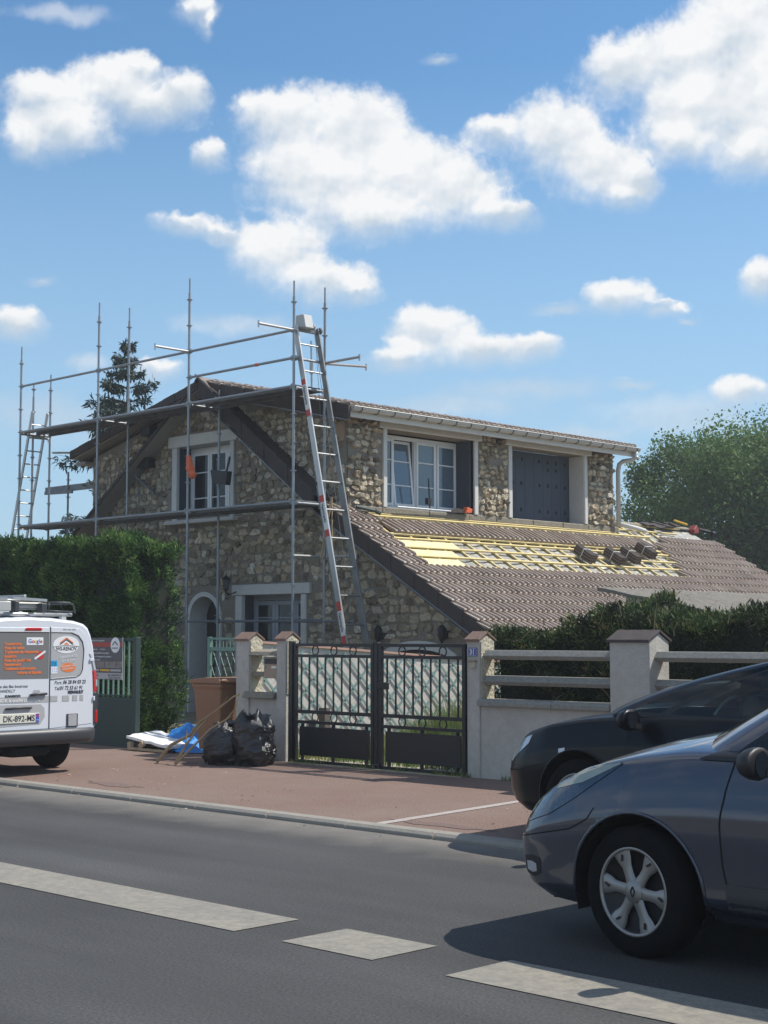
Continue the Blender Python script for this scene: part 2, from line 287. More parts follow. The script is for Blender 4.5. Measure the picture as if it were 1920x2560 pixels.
M['farroof'] = mat('far_roof', (.4, .22, .16), .9, var=(4, .5, (.3, .18, .14)))
M['cream'] = mat('cream_wall', (.6, .56, .5), .9)
M['lampglass'] = mat('lantern_glass', (.1, .11, .13), .1)
M['plastic_red'] = mat('red_can', (.3, .05, .035), .4)

# ------------------------------------------------------------------ helpers
def tag(o, label=None, cat=None, group=None, kind=None):
    if label: o['label'] = label
    if cat: o['category'] = cat
    if group: o['group'] = group
    if kind: o['kind'] = kind
    return o
def thing(name, label, cat, loc=(0, 0, 0), rotz=0, group=None):
    o = bpy.data.objects.new(name, None); COL.objects.link(o); o.empty_display_size = .2
    o.location = loc; o.rotation_euler = (0, 0, rotz); return tag(o, label, cat, group)
def wloc(o):
    v = Vector((0, 0, 0))
    while o is not None: v = v + Vector(o.location); o = o.parent
    return v
def link(name, me, parent=None, smooth=False, mats=(), bevel=0, bseg=1):
    if not me.materials:
        for m in mats: me.materials.append(m)
    o = bpy.data.objects.new(name, me); COL.objects.link(o)
    if parent is not None: o.parent = parent
    if smooth:
        me.polygons.foreach_set('use_smooth', [True] * len(me.polygons))
    if bevel:
        b = o.modifiers.new('bevel', 'BEVEL'); b.width = bevel; b.segments = bseg; b.limit_method = 'ANGLE'; b.angle_limit = R(40)
    return o
class MB:
    def __init__(s): s.v = []; s.f = []; s.mi = []; s.cur = 0
    def add(s, vs, fs):
        k = len(s.v); s.v += [tuple(p) for p in vs]; s.f += [tuple(i + k for i in f) for f in fs]; s.mi += [s.cur] * len(fs); return s
    def box(s, x0, x1, y0, y1, z0, z1):
        return s.add([(x0, y0, z0), (x1, y0, z0), (x1, y1, z0), (x0, y1, z0), (x0, y0, z1), (x1, y0, z1), (x1, y1, z1), (x0, y1, z1)],
                     [(0, 3, 2, 1), (4, 5, 6, 7), (0, 1, 5, 4), (1, 2, 6, 5), (2, 3, 7, 6), (3, 0, 4, 7)])
    def bar(s, a, b, w, h, up=(0, 0, 1)):
        """rectangular bar from a to b, w wide, h high (along up)"""
        a, b = Vector(a), Vector(b); d = (b - a).normalized(); u = Vector(up); sdir = d.cross(u)
        if sdir.length < 1e-4: sdir = d.cross(Vector((1, 0, 0)))
        sdir.normalize(); u = sdir.cross(d).normalized(); p = []
        for q in (a, b):
            for (i, j) in ((-1, -1), (1, -1), (1, 1), (-1, 1)): p.append(q + sdir * (i * w / 2) + u * (j * h / 2))
        return s.add(p, [(0, 3, 2, 1), (4, 5, 6, 7), (0, 1, 5, 4), (1, 2, 6, 5), (2, 3, 7, 6), (3, 0, 4, 7)])
    def tube(s, pts, r, n=8, cap=True):
        pts = [Vector(p) for p in pts]; rr = r if isinstance(r, (list, tuple)) else [r] * len(pts); vs = []; fs = []
        prev = None
        for i, p in enumerate(pts):
            d = (pts[min(i + 1, len(pts) - 1)] - pts[max(i - 1, 0)]).normalized()
            ref = prev if prev is not None else (Vector((0, 0, 1)) if abs(d.z) < .9 else Vector((1, 0, 0)))
            a = d.cross(ref)
            if a.length < 1e-5: a = d.cross(Vector((0, 1, 0)))
            a.normalize(); b = a.cross(d).normalized(); prev = b
            for k in range(n):
                t = 2 * PI * k / n; vs.append(p + (a * math.cos(t) + b * math.sin(t)) * rr[i])
        for i in range(len(pts) - 1):
            for k in range(n):
                k2 = (k + 1) % n; fs.append((i * n + k, i * n + k2, (i + 1) * n + k2, (i + 1) * n + k))
        if cap: fs += [tuple(range(n))[::-1], tuple((len(pts) - 1) * n + k for k in range(n))]
        return s.add(vs, fs)
    def prism(s, poly, axis, a, b):
        """poly: 2-D outline in the other two axes (order x<y<z), extruded along axis from a to b"""
        n = len(poly)
        def P(p, t): return {'X': (t, p[0], p[1]), 'Y': (p[0], t, p[1]), 'Z': (p[0], p[1], t)}[axis]
        vs = [P(p, a) for p in poly] + [P(p, b) for p in poly]
        return s.add(vs, [tuple(range(n))[::-1], tuple(range(n, 2 * n))] + [(i, (i + 1) % n, n + (i + 1) % n, n + i) for i in range(n)])
    def lathe(s, prof, c, axis='Z', n=24, cap=False):
        """prof: list of (radius, height along axis) round centre c"""
        vs = []; m = len(prof)
        for k in range(n):
            t = 2 * PI * k / n; ca, sa = math.cos(t), math.sin(t)
            for (r, h) in prof:
                q = {'Z': (r * ca, r * sa, h), 'Y': (r * ca, h, r * sa), 'X': (h, r * ca, r * sa)}[axis]
                vs.append((c[0] + q[0], c[1] + q[1], c[2] + q[2]))
        fs = []
        for k in range(n):
            k2 = (k + 1) % n
            for i in range(m - 1): fs.append((k * m + i, k2 * m + i, k2 * m + i + 1, k * m + i + 1))
        if cap: fs += [tuple(k * m for k in range(n)), tuple(k * m + m - 1 for k in range(n))]
        return s.add(vs, fs)
    def mesh(s, name, off=Vector((0, 0, 0))):
        me = bpy.data.meshes.new(name)
        me.from_pydata([(p[0] - off[0], p[1] - off[1], p[2] - off[2]) for p in s.v], [], s.f)
        if any(s.mi): me.polygons.foreach_set('material_index', s.mi)
        bm = bmesh.new(); bm.from_mesh(me); bmesh.ops.recalc_face_normals(bm, faces=bm.faces); bm.to_mesh(me); bm.free()
        me.update(); return me
    def build(s, name, m, parent=None, world=True, smooth=False, bevel=0, bseg=1, label=None):
        off = wloc(parent) if (world and parent is not None) else Vector((0, 0, 0))
        ms = m if isinstance(m, (list, tuple)) else (m,)
        o = link(name, s.mesh(name, off), parent, smooth, [M[x] if isinstance(x, str) else x for x in ms], bevel, bseg)
        if label: o['label'] = label
        return o
def structure(name, mb, m, **k):
    o = mb.build(name, m, **k); o['kind'] = 'structure'; return o
def solo(name, mb, m, label, cat, group=None, loc=None, **k):
    """a thing that is one mesh, with its origin at its own base"""
    xs = np.array(mb.v); c = loc or (float(xs[:, 0].mean()), float(xs[:, 1].mean()), float(xs[:, 2].min()))
    mb.v = [(p[0] - c[0], p[1] - c[1], p[2] - c[2]) for p in mb.v]
    o = mb.build(name, m, None, **k); o.location = c; return tag(o, label, cat, group)
def text(name, s, size, m, parent, pos, face='-Y', align='LEFT', bold=0.0, shear=0.0, sx=1.0, rot=0.0, ext=.0008):
    cu = bpy.data.curves.new(name, 'FONT'); cu.body = s; cu.size = size; cu.align_x = align; cu.offset = bold; cu.shear = shear; cu.extrude = ext; cu.resolution_u = 3
    t = bpy.data.objects.new(name, cu); COL.objects.link(t); bpy.context.view_layer.update()
    me = bpy.data.meshes.new_from_object(t); bpy.data.objects.remove(t); bpy.data.curves.remove(cu)
    me.name = name
    Rz = Matrix.Rotation(rot, 4, 'Z'); S = Matrix.Diagonal((sx, 1, 1, 1))
    B = {'-Y': Matrix(((1, 0, 0, 0), (0, 0, -1, 0), (0, 1, 0, 0), (0, 0, 0, 1))), '+X': Matrix(((0, 0, 1, 0), (1, 0, 0, 0), (0, 1, 0, 0), (0, 0, 0, 1)))}[face]
    off = wloc(parent) if parent is not None else Vector((0, 0, 0))
    me.transform(Matrix.Translation(Vector(pos) - off) @ B @ Rz @ S)
    return link(name, me, parent, False, (M[m],))
def copy_tree(o, parent=None):
    c = o.copy(); COL.objects.link(c); c.parent = parent
    for ch in list(o.children): copy_tree(ch, c)
    return c
def quads_mesh(name, V, tint, mat_, parent=None, nv=4, off=None):
    """V: (n, nv, 3) polygons, tint: (n,)"""
    n = len(V); me = bpy.data.meshes.new(name); v = V.reshape(-1, 3).astype(np.float32)
    if off is not None: v = v - np.array(off, dtype=np.float32)
    me.vertices.add(n * nv); me.vertices.foreach_set('co', v.ravel())
    me.loops.add(n * nv); me.loops.foreach_set('vertex_index', np.arange(n * nv, dtype=np.int32))
    me.polygons.add(n); me.polygons.foreach_set('loop_start', np.arange(0, n * nv, nv, dtype=np.int32)); me.polygons.foreach_set('loop_total', np.full(n, nv, dtype=np.int32))
    me.update(calc_edges=True)
    a = me.attributes.new('tint', 'FLOAT', 'POINT'); a.data.foreach_set('value', np.repeat(tint, nv).astype(np.float32))
    return link(name, me, parent, False, (mat_,))
def unit(n):
    v = rng.normal(size=(n, 3)); return v / np.linalg.norm(v, axis=1)[:, None]
def leaves(P, size, aspect=.55, bias=None, jitter=.35):
    """leaf quads at points P (n,3); bias = preferred long direction (n,3)"""
    n = len(P); d = unit(n)
    if bias is not None: d = d * .6 + bias; d /= np.linalg.norm(d, axis=1)[:, None]
    s = np.cross(d, unit(n)); s /= np.linalg.norm(s, axis=1)[:, None] + 1e-9
    L = size * (1 + jitter * rng.normal(size=n).clip(-1.5, 1.5))[:, None]; Wd = L * aspect
    return np.stack([P - s * Wd * .18, P + d * L * .5 - s * Wd * .5, P + d * L, P + d * L * .5 + s * Wd * .5], 1)
# dusty pale strip along the kerb in the asphalt colour
def road_dust():
    t = M['road'].node_tree; b = t.nodes['Principled BSDF']; src = b.inputs['Base Color'].links[0].from_socket
    tcn = t.nodes.new('ShaderNodeTexCoord'); sp = t.nodes.new('ShaderNodeSeparateXYZ'); t.links.new(tcn.outputs['Object'], sp.inputs[0])
    n = t.nodes.new('ShaderNodeTexNoise'); n.inputs['Scale'].default_value = 2.5; n.inputs['Detail'].default_value = 6; t.links.new(tcn.outputs['Object'], n.inputs['Vector'])
    ad = t.nodes.new('ShaderNodeMath'); ad.operation = 'MULTIPLY_ADD'; t.links.new(n.outputs['Fac'], ad.inputs[0]); ad.inputs[1].default_value = .7; t.links.new(sp.outputs[1], ad.inputs[2])
    mr = t.nodes.new('ShaderNodeMapRange'); t.links.new(ad.outputs[0], mr.inputs['Value']); mr.inputs['From Min'].default_value = 8.55; mr.inputs['From Max'].default_value = 9.35; mr.inputs['To Max'].default_value = .6
    # tyre-polished darker lanes
    x = t.nodes.new('ShaderNodeMix'); x.data_type = 'RGBA'; t.links.new(mr.outputs[0], x.inputs['Factor']); t.links.new(src, x.inputs['A']); x.inputs['B'].default_value = (.26, .235, .2, 1)
    # darker seam and oil track between the lanes
    df = t.nodes.new('ShaderNodeMath'); df.operation = 'SUBTRACT'; t.links.new(sp.outputs[1], df.inputs[0]); df.inputs[1].default_value = 4.55
    n2_ = t.nodes.new('ShaderNodeTexNoise'); n2_.inputs['Scale'].default_value = .6; n2_.inputs['Detail'].default_value = 5; t.links.new(tcn.outputs['Object'], n2_.inputs['Vector'])
    a1 = t.nodes.new('ShaderNodeMath'); a1.operation = 'MULTIPLY_ADD'; t.links.new(n2_.outputs['Fac'], a1.inputs[0]); a1.inputs[1].default_value = .5; t.links.new(df.outputs[0], a1.inputs[2])
    ab = t.nodes.new('ShaderNodeMath'); ab.operation = 'PINGPONG'; t.links.new(a1.outputs[0], ab.inputs[0]); ab.inputs[1].default_value = 1.55
    m2_ = t.nodes.new('ShaderNodeMapRange'); t.links.new(ab.outputs[0], m2_.inputs['Value']); m2_.inputs['From Min'].default_value = .05; m2_.inputs['From Max'].default_value = .32; m2_.inputs['To Min'].default_value = .30; m2_.inputs['To Max'].default_value = 0
    y = t.nodes.new('ShaderNodeMix'); y.data_type = 'RGBA'; t.links.new(m2_.outputs[0], y.inputs['Factor']); t.links.new(x.outputs['Result'], y.inputs['A']); y.inputs['B'].default_value = (.045, .045, .045, 1)
    t.links.new(y.outputs['Result'], b.inputs['Base Color'])
road_dust()

# ------------------------------------------------------------------ the setting
structure('ground', MB().box(-600, 600, -600, 600, -.3, -.06), 'garden')
structure('road', MB().box(-200, 120, 1.5, 9.02, -.1, 0), 'road')
def gz(y): return .045 + .055 * (min(12.6, max(9.13, y)) - 9.13) / 3.47     # the pavement rises gently from the kerb
pv = MB().prism([(9.13, -.1), (12.62, -.1), (12.62, .1), (9.13, .045)], 'X', -200, 120)
structure('pavement', pv, 'pave')
structure('near_pavement', MB().box(-200, 120, -3.5, 1.36, -.1, .1), 'pave')
kb = MB(); x = -60.3
while x < 20:
    j = random.uniform(-.004, .004)
    kb.prism([(8.995 + j, -.05), (8.995 + j, .025), (9.03 + j, .05), (9.14, .055), (9.14, -.05)], 'X', x + .008, x + 1.0 - .008); x += 1.0
kb.box(-60, 20, 9.04, 9.125, -.05, .025); kb.box(-60, 20, 1.37, 1.5, -.05, .11)
structure('kerb', kb, 'kerb', bevel=.006)
structure('garden_ground', MB().box(-60, 40, 12.62, 60, -.05, .098), 'garden')
mk = MB()
for a, b in ((-13.0, -6.51), (-6.12, -5.45), (-4.96, .5), (.9, 1.6), (2.1, 8), (-14.1, -13.4), (-21, -14.6)):
    mk.add([(a, 5.46, .004), (b, 5.46, .004), (b, 5.94, .004), (a, 5.94, .004)], [(0, 1, 2, 3)])
structure('road_marking', mk, 'paint')
pl = MB().add([(-9.10, 9.14, gz(9.14) + .004), (-8.99, 9.14, gz(9.14) + .004), (-9.12, 12.2, gz(12.2) + .004), (-9.22, 12.2, gz(12.2) + .004)], [(0, 1, 2, 3)])
structure('parking_line', pl, mat('white_line', (.4, .38, .35), .8, var=[(12, .7, (.36, .3, .27)), (50, .5, (.3, .22, .19))]))
# asphalt patches and worn holes in the pavement
pt = MB()
for (cx, cy, rx, ry) in ((-13.35, 9.55, .55, .13), (-8.6, 9.42, .6, .12), (-14.9, 11.6, .35, .1)):
    n = 18; ring = [(cx + rx * math.cos(2 * PI * k / n) * random.uniform(.6, 1.15), cy + ry * math.sin(2 * PI * k / n) * random.uniform(.55, 1.2)) for k in range(n)]
    ring = [(p[0], p[1], gz(p[1]) + .0035) for p in ring]
    pt.add([(cx, cy, gz(cy) + .0035)] + ring, [(0, 1 + k, 1 + (k + 1) % n) for k in range(n)])
structure('pavement_patch', pt, mat('worn_patch', (.17, .115, .098), .95, bump=(40, 5, 1, .02), var=(30, .6, (.2, .14, .12))))
# loose litter: leaf and paper scraps on pavement and road
# (uncountable specks of grit)
gv = MB()
for k in range(150):
    px = random.uniform(-17, -6); py = random.choice((random.uniform(9.2, 12.2), random.uniform(9.2, 10.2), random.uniform(8.75, 9.0))); r = random.uniform(.006, .018); a = random.random() * 6
    z = gz(py) + .004 if py > 9.13 else .005
    gv.add([(px + r * math.cos(a), py + r * math.sin(a), z), (px + r * math.cos(a + 2), py + r * math.sin(a + 2), z + r * .5), (px + r * math.cos(a + 4), py + r * math.sin(a + 4), z)], [(0, 1, 2)])
tag(gv.build('grit', mat('pale_grit', (.34, .3, .24), .9)), 'pale grit and leaf scraps scattered over pavement and road', 'grit', kind='stuff')

# ------------------------------------------------------------------ house
HX, HY = -21.5, 19.1
house = thing('stone_house', 'flint rubble stone house with big brown tiled roof, partly stripped to its battens', 'house', (HX, HY, 0))
def zcat(x):   # top of the right long roof slope
    return 3.98 - .60 * (x + 19.88) if x > -19.88 else 3.98 - .73 * (x + 19.88)
RID = -23.55
def zdr(x): return 6.62 - .215 * (x - RID)       # right dormer roof top
def zdl(x): return 6.62 + .235 * (x - RID)       # left dormer roof top
def zcl(x): return 6.62 + .68 * (x - RID)        # left long slope top
# gable wall: grid with openings, clipped by the roof lines
def gable():
    xs = sorted(set([-27.6, -24.63, -22.95, -22.57, -20.89, -19.7, -16.2, -24.16, -23.29, -18.75, -17.05]))
    zs = sorted(set([0, .55, .9, 1.95, 2.38, 3.98, 5.41, 7.0, 1.2]))
    holes = [(-24.63, -22.95, 3.98, 5.41), (-22.57, -20.89, .9, 2.38), (-24.16, -23.29, 0, 1.95), (-18.75, -17.05, 0, 1.2)]
    bm = bmesh.new()
    for a, b in zip(xs, xs[1:]):
        for c, d in zip(zs, zs[1:]):
            mx_, mz = (a + b) / 2, (c + d) / 2
            if any(h[0] < mx_ < h[1] and h[2] < mz < h[3] for h in holes): continue
            bm.faces.new([bm.verts.new(p) for p in ((a, HY, c), (b, HY, c), (b, HY, d), (a, HY, d))])
    # arched head over the door: carve by replacing the cell above the springing
    bmesh.ops.remove_doubles(bm, verts=bm.verts, dist=1e-4)
    for f in list(bm.faces):
        c = f.calc_center_median()
        if -24.16 < c.x < -23.29 and 1.95 < c.z < 2.38: bm.faces.remove(f)
    n = 14; cx, r, h = -23.725, .435, .43
    arc = [(cx - r * math.cos(PI * k / n), HY, 1.95 + h * math.sin(PI * k / n)) for k in range(n + 1)]
    for k in range(n):
        p, q = arc[k], arc[k + 1]
        bm.faces.new([bm.verts.new(v) for v in (p, q, (q[0], HY, 2.38), (p[0], HY, 2.38))]) if abs(p[2] - 2.38) > 1e-3 or abs(q[2] - 2.38) > 1e-3 else None
    # clip
    def cut(p, nrm_):
        g = list(bm.verts) + list(bm.edges) + list(bm.faces)
        bmesh.ops.bisect_plane(bm, geom=g, plane_co=p, plane_no=nrm_, clear_outer=True)
    cut((RID, HY, 6.42), (.215, 0, 1)); cut((RID, HY, 6.42), (-.235, 0, 1))
    # below the right long roof, outside the dormer cheek
    for f in list(bm.faces):
        pass
    me = bpy.data.meshes.new('wall'); bm.to_mesh(me); bm.free(); return me
gw = gable()
# trim the part right of the dormer corner to the long roof line
bm = bmesh.new(); bm.from_mesh(gw)
bmesh.ops.split_edges(bm, edges=[e for e in bm.edges if all(abs(v.co.x + 19.7) < 1e-3 for v in e.verts)])
right = [f for f in bm.faces if f.calc_center_median().x > -19.7]
geo = list({v for f in right for v in f.verts}) + list({e for f in right for e in f.edges}) + right
bmesh.ops.bisect_plane(bm, geom=geo, plane_co=(-19.88, HY, 3.82), plane_no=(.6, 0, 1), clear_outer=True)
bm.to_mesh(gw); bm.free()
gw.transform(Matrix.Translation((-HX, -HY, 0)))
wall = link('wall', gw, house, False, (M['mortar'],)); wall['label'] = 'mortar of the street gable'
# other walls
w2 = MB()
w2.prism([(19.12, 3.6), (19.12, 5.6), (20.1, 5.6), (20.1, 3.6)], 'X', -20.1, -19.7)
w2.box(-20.1, -19.7, 22.55, 23.71, 3.6, 5.6); w2.box(-20.1, -19.7, 26.11, 27.17, 3.6, 5.6)
w2.box(-20.1, -19.7, 20.1, 22.55, 3.6, 3.97); w2.box(-20.1, -19.7, 23.71, 26.11, 3.6, 3.97)
w2.box(-20.1, -19.7, 20.1, 22.55, 5.43, 5.6); w2.box(-20.1, -19.7, 23.71, 26.11, 5.43, 5.6)
w2.box(-27.6, -27.3, 19.12, 27.17, 0, 5.3); w2.box(-27.6, -20.1, 26.9, 27.17, 0, 5.6)
w2.box(-16.5, -16.2, 19.12, 30.8, 0, 1.45); w2.box(-20.0, -16.2, 30.6, 30.8, 0, 1.4); w2.box(-20.2, -19.95, 27.2, 30.8, 0, 3.9)
w2.build('wall', 'mortar', house)
w3 = MB(); w3.box(-27.25, -20.15, 19.6, 19.65, 0, 5.3); w3.box(-20.6, -20.5, 19.7, 26.8, 3.7, 5.5); w3.box(-19, -16.6, 20.3, 20.4, 0, 1.4)
w3.build('interior', 'dark', house)

# stones: every flint a low chipped dome standing proud of the mortar
def stones(name, inside, bounds, place, hmin, hmax, wmin, wmax, gap, relief, seed, parent):
    """inside(u, v, r) tests wall coordinates; place(u, v, d) gives the world point d proud of the wall"""
    rnd = random.Random(seed); V = []; Fc = []; T = []
    v = bounds[2]
    while v < bounds[3]:
        h = rnd.uniform(hmin, hmax); u = bounds[0] + rnd.uniform(-.1, 0)
        while u < bounds[1]:
            w = rnd.uniform(wmin, wmax) * (1 if rnd.random() < .8 else 1.45)
            hh = h * rnd.uniform(.84, 1.14)
            cu, cv = u + w / 2 + rnd.uniform(-.012, .012), v + h / 2 + rnd.uniform(-.03, .03)
            u += w + gap * rnd.uniform(.3, 1.9)
            if rnd.random() < .02: continue
            if not inside(cu, cv, w * .5, hh * .5): continue
            n = rnd.choice((5, 6, 6, 7, 8)); rot = rnd.random() * 6; p = rnd.uniform(2.6, 7); tilt = rnd.uniform(-.3, .3); k0 = len(V)
            out = []
            for k in range(n):
                a = 2 * PI * k / n + rnd.uniform(-.46, .46); ca, sa = math.cos(a), math.sin(a)
                rr = (abs(ca) ** p + abs(sa) ** p) ** (-1 / p) * rnd.uniform(.84, 1.1)
                x0, y0 = ca * rr * w / 2, sa * rr * hh / 2
                out.append((x0 * math.cos(tilt * .3) - y0 * math.sin(tilt * .3), x0 * math.sin(tilt * .3) + y0 * math.cos(tilt * .3)))
            dep = relief * rnd.uniform(.45, 1.5); tu, tv = rnd.uniform(-.4, .4), rnd.uniform(-.4, .4)
            for q, d in ((1.0, -.012), (.97, .7), (.78, 1.0)):
                for (x0, y0) in out:
                    jx = 1 + (rnd.uniform(-.2, .2) if q < .9 else 0)
                    dd = d * dep * (1 + tu * x0 / w * 2 + tv * y0 / hh * 2) * rnd.uniform(.7, 1.2) if d > 0 else d
                    V.append(place(cu + x0 * q * jx, cv + y0 * q * jx, dd))
            V.append(place(cu + rnd.uniform(-.2, .2) * w, cv + rnd.uniform(-.2, .2) * hh, dep * rnd.uniform(.7, 1.1)))
            for ring in range(2):
                for k in range(n):
                    k2 = (k + 1) % n; Fc.append((k0 + ring * n + k, k0 + ring * n + k2, k0 + (ring + 1) * n + k2, k0 + (ring + 1) * n + k))
            for k in range(n): Fc.append((k0 + 2 * n + k, k0 + 2 * n + (k + 1) % n, k0 + 3 * n))
            T += [min(1, max(0, rnd.gauss(.5, .27)))] * (3 * n + 1)
        v += h + gap * rnd.uniform(.4, 1.3)
    me = bpy.data.meshes.new(name); off = wloc(parent)
    me.from_pydata([tuple(Vector(p) - off) for p in V], [], Fc); me.update()
    a = me.attributes.new('tint', 'FLOAT', 'POINT'); a.data.foreach_set('value', T)
    return link(name, me, parent, False, (M['stone'],))
EXC = [(-24.92, -22.72, 5.40, 5.66), (-24.82, -22.82, 3.83, 5.45), (-22.88, -20.6, 2.36, 2.60), (-22.79, -20.72, 0, 2.4), (-24.28, -23.15, 0, 2.2), (-19.0, -16.9, 0, 1.45)]
def in_gable(u, v, rw, rh):
    if u - rw < -27.6 or v - rh < 0: return False
    top = min(zdr(u), zdl(u)) - .3
    if u + rw > -19.72: top = min(top, zcat(u + rw) - .3)
    if v + rh > top or u + rw > -16.2: return False
    if (u + 23.72) ** 2 + (v - 1.95) ** 2 < (.56 + rh) ** 2: return False
    if (u + 17.93) ** 2 / 1.15 + (v - .5) ** 2 < (1.02 + rh) ** 2: return False
    return not any(a - rw * .85 < u < b + rw * .85 and c - rh * .8 < v < d + rh * .8 for a, b, c, d in EXC)
def pg(u, v, d): return (u, HY - d, v)
# coursed squarer stones below, rounder flints set wider above
stones('stonework', lambda u, v, a, b: in_gable(u, v, a, b) and v < 3.5, (-27.6, -16.2, .9, 3.5), pg, .09, .165, .11, .29, .004, .028, 1, house)
stones('stonework', lambda u, v, a, b: in_gable(u, v, a, b) and v >= 3.5, (-27.6, -19.7, 3.5, 6.5), pg, .09, .155, .10, .23, .010, .033, 2, house)
EXW = [(19.88, 22.75, 5.42, 5.7), (19.98, 22.66, 3.9, 5.45), (23.48, 26.33, 5.42, 5.7), (23.58, 26.22, 3.9, 5.45)]
def in_wing(u, v, rw, rh):
    if u - rw < 19.04 or u + rw > 27.2 or v + rh > 5.66 or v - rh < 3.95: return False
    return not any(a - rw * .8 < u < b + rw * .8 and c - rh * .8 < v < d + rh * .8 for a, b, c, d in EXW)
stones('stonework', in_wing, (19.12, 27.2, 3.98, 5.7), lambda u, v, d: (-19.7 + d, u, v), .075, .14, .08, .21, .006, .05, 3, house)
MB().box(-19.99, -19.76, HY - .03, HY + .05, 5.12, 5.48).build('corner_brick', mat('pink_brick', (.42, .29, .2), .9, bump=(30, 5, .6, .01), var=(9, .5, (.34, .25, .18))), house, bevel=.01)
MB().box(-19.72, -19.66, 19.1, 19.33, 5.46, 5.58).build('corner_brick', bpy.data.materials['pink_brick'], house, bevel=.01)

# white dressings
def dressed(name, boxes, bevel=.008):
    mb = MB()
    for b in boxes: mb.box(*b)
    return mb.build(name, 'white', house, bevel=bevel)
Y0 = HY
dressed('lintel', [(-24.90, -22.74, Y0 - .06, Y0 + .3, 5.41, 5.64)])
dressed('lintel', [(-22.85, -20.63, Y0 - .06, Y0 + .3, 2.38, 2.58)])
dressed('lintel', [(-20.0, -19.63, 19.88, 22.75, 5.432, 5.66)])
dressed('lintel', [(-20.0, -19.63, 23.48, 26.33, 5.432, 5.66)])
dressed('jamb', [(-24.79, -24.63, Y0 - .04, Y0 + .04, 3.92, 5.405)])
dressed('jamb', [(-22.95, -22.84, Y0 - .04, Y0 + .4, 3.92, 5.405)])
dressed('jamb', [(-22.76, -22.57, Y0 - .04, Y0 + .06, .8, 2.375)])
dressed('jamb', [(-20.89, -20.75, Y0 - .04, Y0 + .4, .8, 2.375)])
for a, b in ((20.0, 20.1), (22.55, 22.66), (23.6, 23.71), (26.11, 26.21)):
    dressed('jamb', [(-20.08, -19.66, a, b, 3.97, 5.43)])
dressed('window_sill', [(-24.92, -22.74, Y0 - .14, Y0 + .3, 3.84, 3.915)])
# door arch with white reveal
ar = MB(); n = 18; cx = -23.725
outer = [(-24.25, .0)] + [(cx - .535 * math.cos(PI * k / n), 1.95 + .52 * math.sin(PI * k / n)) for k in range(n + 1)] + [(-23.19, .0)]
inner = [(-24.16, .0)] + [(cx - .435 * math.cos(PI * k / n), 1.95 + .43 * math.sin(PI * k / n)) for k in range(n + 1)] + [(-23.29, .0)]
m_ = len(outer); vs = []
for (yy, pts) in ((Y0 - .04, outer), (Y0 - .04, inner), (Y0 + .45, inner), (Y0 + .02, outer)): vs += [(p[0], yy, p[1]) for p in pts]
fs = []
for k in range(m_ - 1): fs += [(k, k + 1, m_ + k + 1, m_ + k), (m_ + k, m_ + k + 1, 2 * m_ + k + 1, 2 * m_ + k), (k + 1, k, 3 * m_ + k, 3 * m_ + k + 1)]
ar.add(vs, fs); ar.build('door_arch', 'white', house)
dr = MB(); dr.prism([(-24.16, 0)] + inner[1:-1] + [(-23.29, 0)], 'Y', Y0 + .40, Y0 + .44)
door = dr.build('door', mat('dark_wood_door', (.035, .025, .022), .5, bump=(10, 4, .3, .004)), house)
MB().tube([(-23.4, Y0 + .37, 1.05), (-23.4, Y0 + .37, 1.15)], .012).build('handle', 'steel', door)
# garage arch (white segment head, black sheet standing in for the dark of the opening)
ga = MB(); n = 16
def garc(r, h): return [(-17.93 - r * math.cos(PI * k / n), 1.05 + h * math.sin(PI * k / n)) for k in range(n + 1)]
o_, i_ = garc(1.02, .47), garc(.92, .32); m_ = len(o_); vs = []
for (yy, pts) in ((Y0 - .05, o_), (Y0 - .05, i_), (Y0 + .4, i_), (Y0 + .02, o_)): vs += [(p[0], yy, p[1]) for p in pts]
fs = []
for k in range(m_ - 1): fs += [(k, k + 1, m_ + k + 1, m_ + k), (m_ + k, m_ + k + 1, 2 * m_ + k + 1, 2 * m_ + k), (k + 1, k, 3 * m_ + k, 3 * m_ + k + 1)]
ga.add(vs, fs); ga.build('garage_arch', 'white', house)
MB().prism([(-18.85, 0)] + i_ + [(-17.01, 0)], 'Y', Y0 - .02, Y0 + .0).build('garage_dark_sheet', 'black', house)

# windows
def sash(frame, face, a, b, z0, z1, dep, bars, mb_, gl, bw=.05, t=.05):
    """one sash: frame bars + glass; face 'Y' (gable) or 'X' (wing); dep = plane position"""
    def B(u0, u1, v0, v1, d0, d1, m):
        m.box(u0, u1, d0, d1, v0, v1) if face == 'Y' else m.box(d0, d1, u0, u1, v0, v1)
    s = 1 if face == 'Y' else -1
    B(a, a + bw, z0, z1, dep, dep + s * t, mb_) if s > 0 else B(a, a + bw, z0, z1, dep - t, dep, mb_)
    for (u0, u1, v0, v1) in ((b - bw, b, z0, z1), (a + bw, b - bw, z0, z0 + bw), (a + bw, b - bw, z1 - bw, z1)):
        B(u0, u1, v0, v1, *((dep, dep + t) if s > 0 else (dep - t, dep)), mb_)
    for zb in bars:
        B(a + bw, b - bw, zb - .012, zb + .012, *((dep + .004, dep + t - .01) if s > 0 else (dep - t + .01, dep - .004)), mb_)
    B(a + bw, b - bw, z0 + bw, z1 - bw, *((dep + .022, dep + .028) if s > 0 else (dep - .028, dep - .022)), gl)
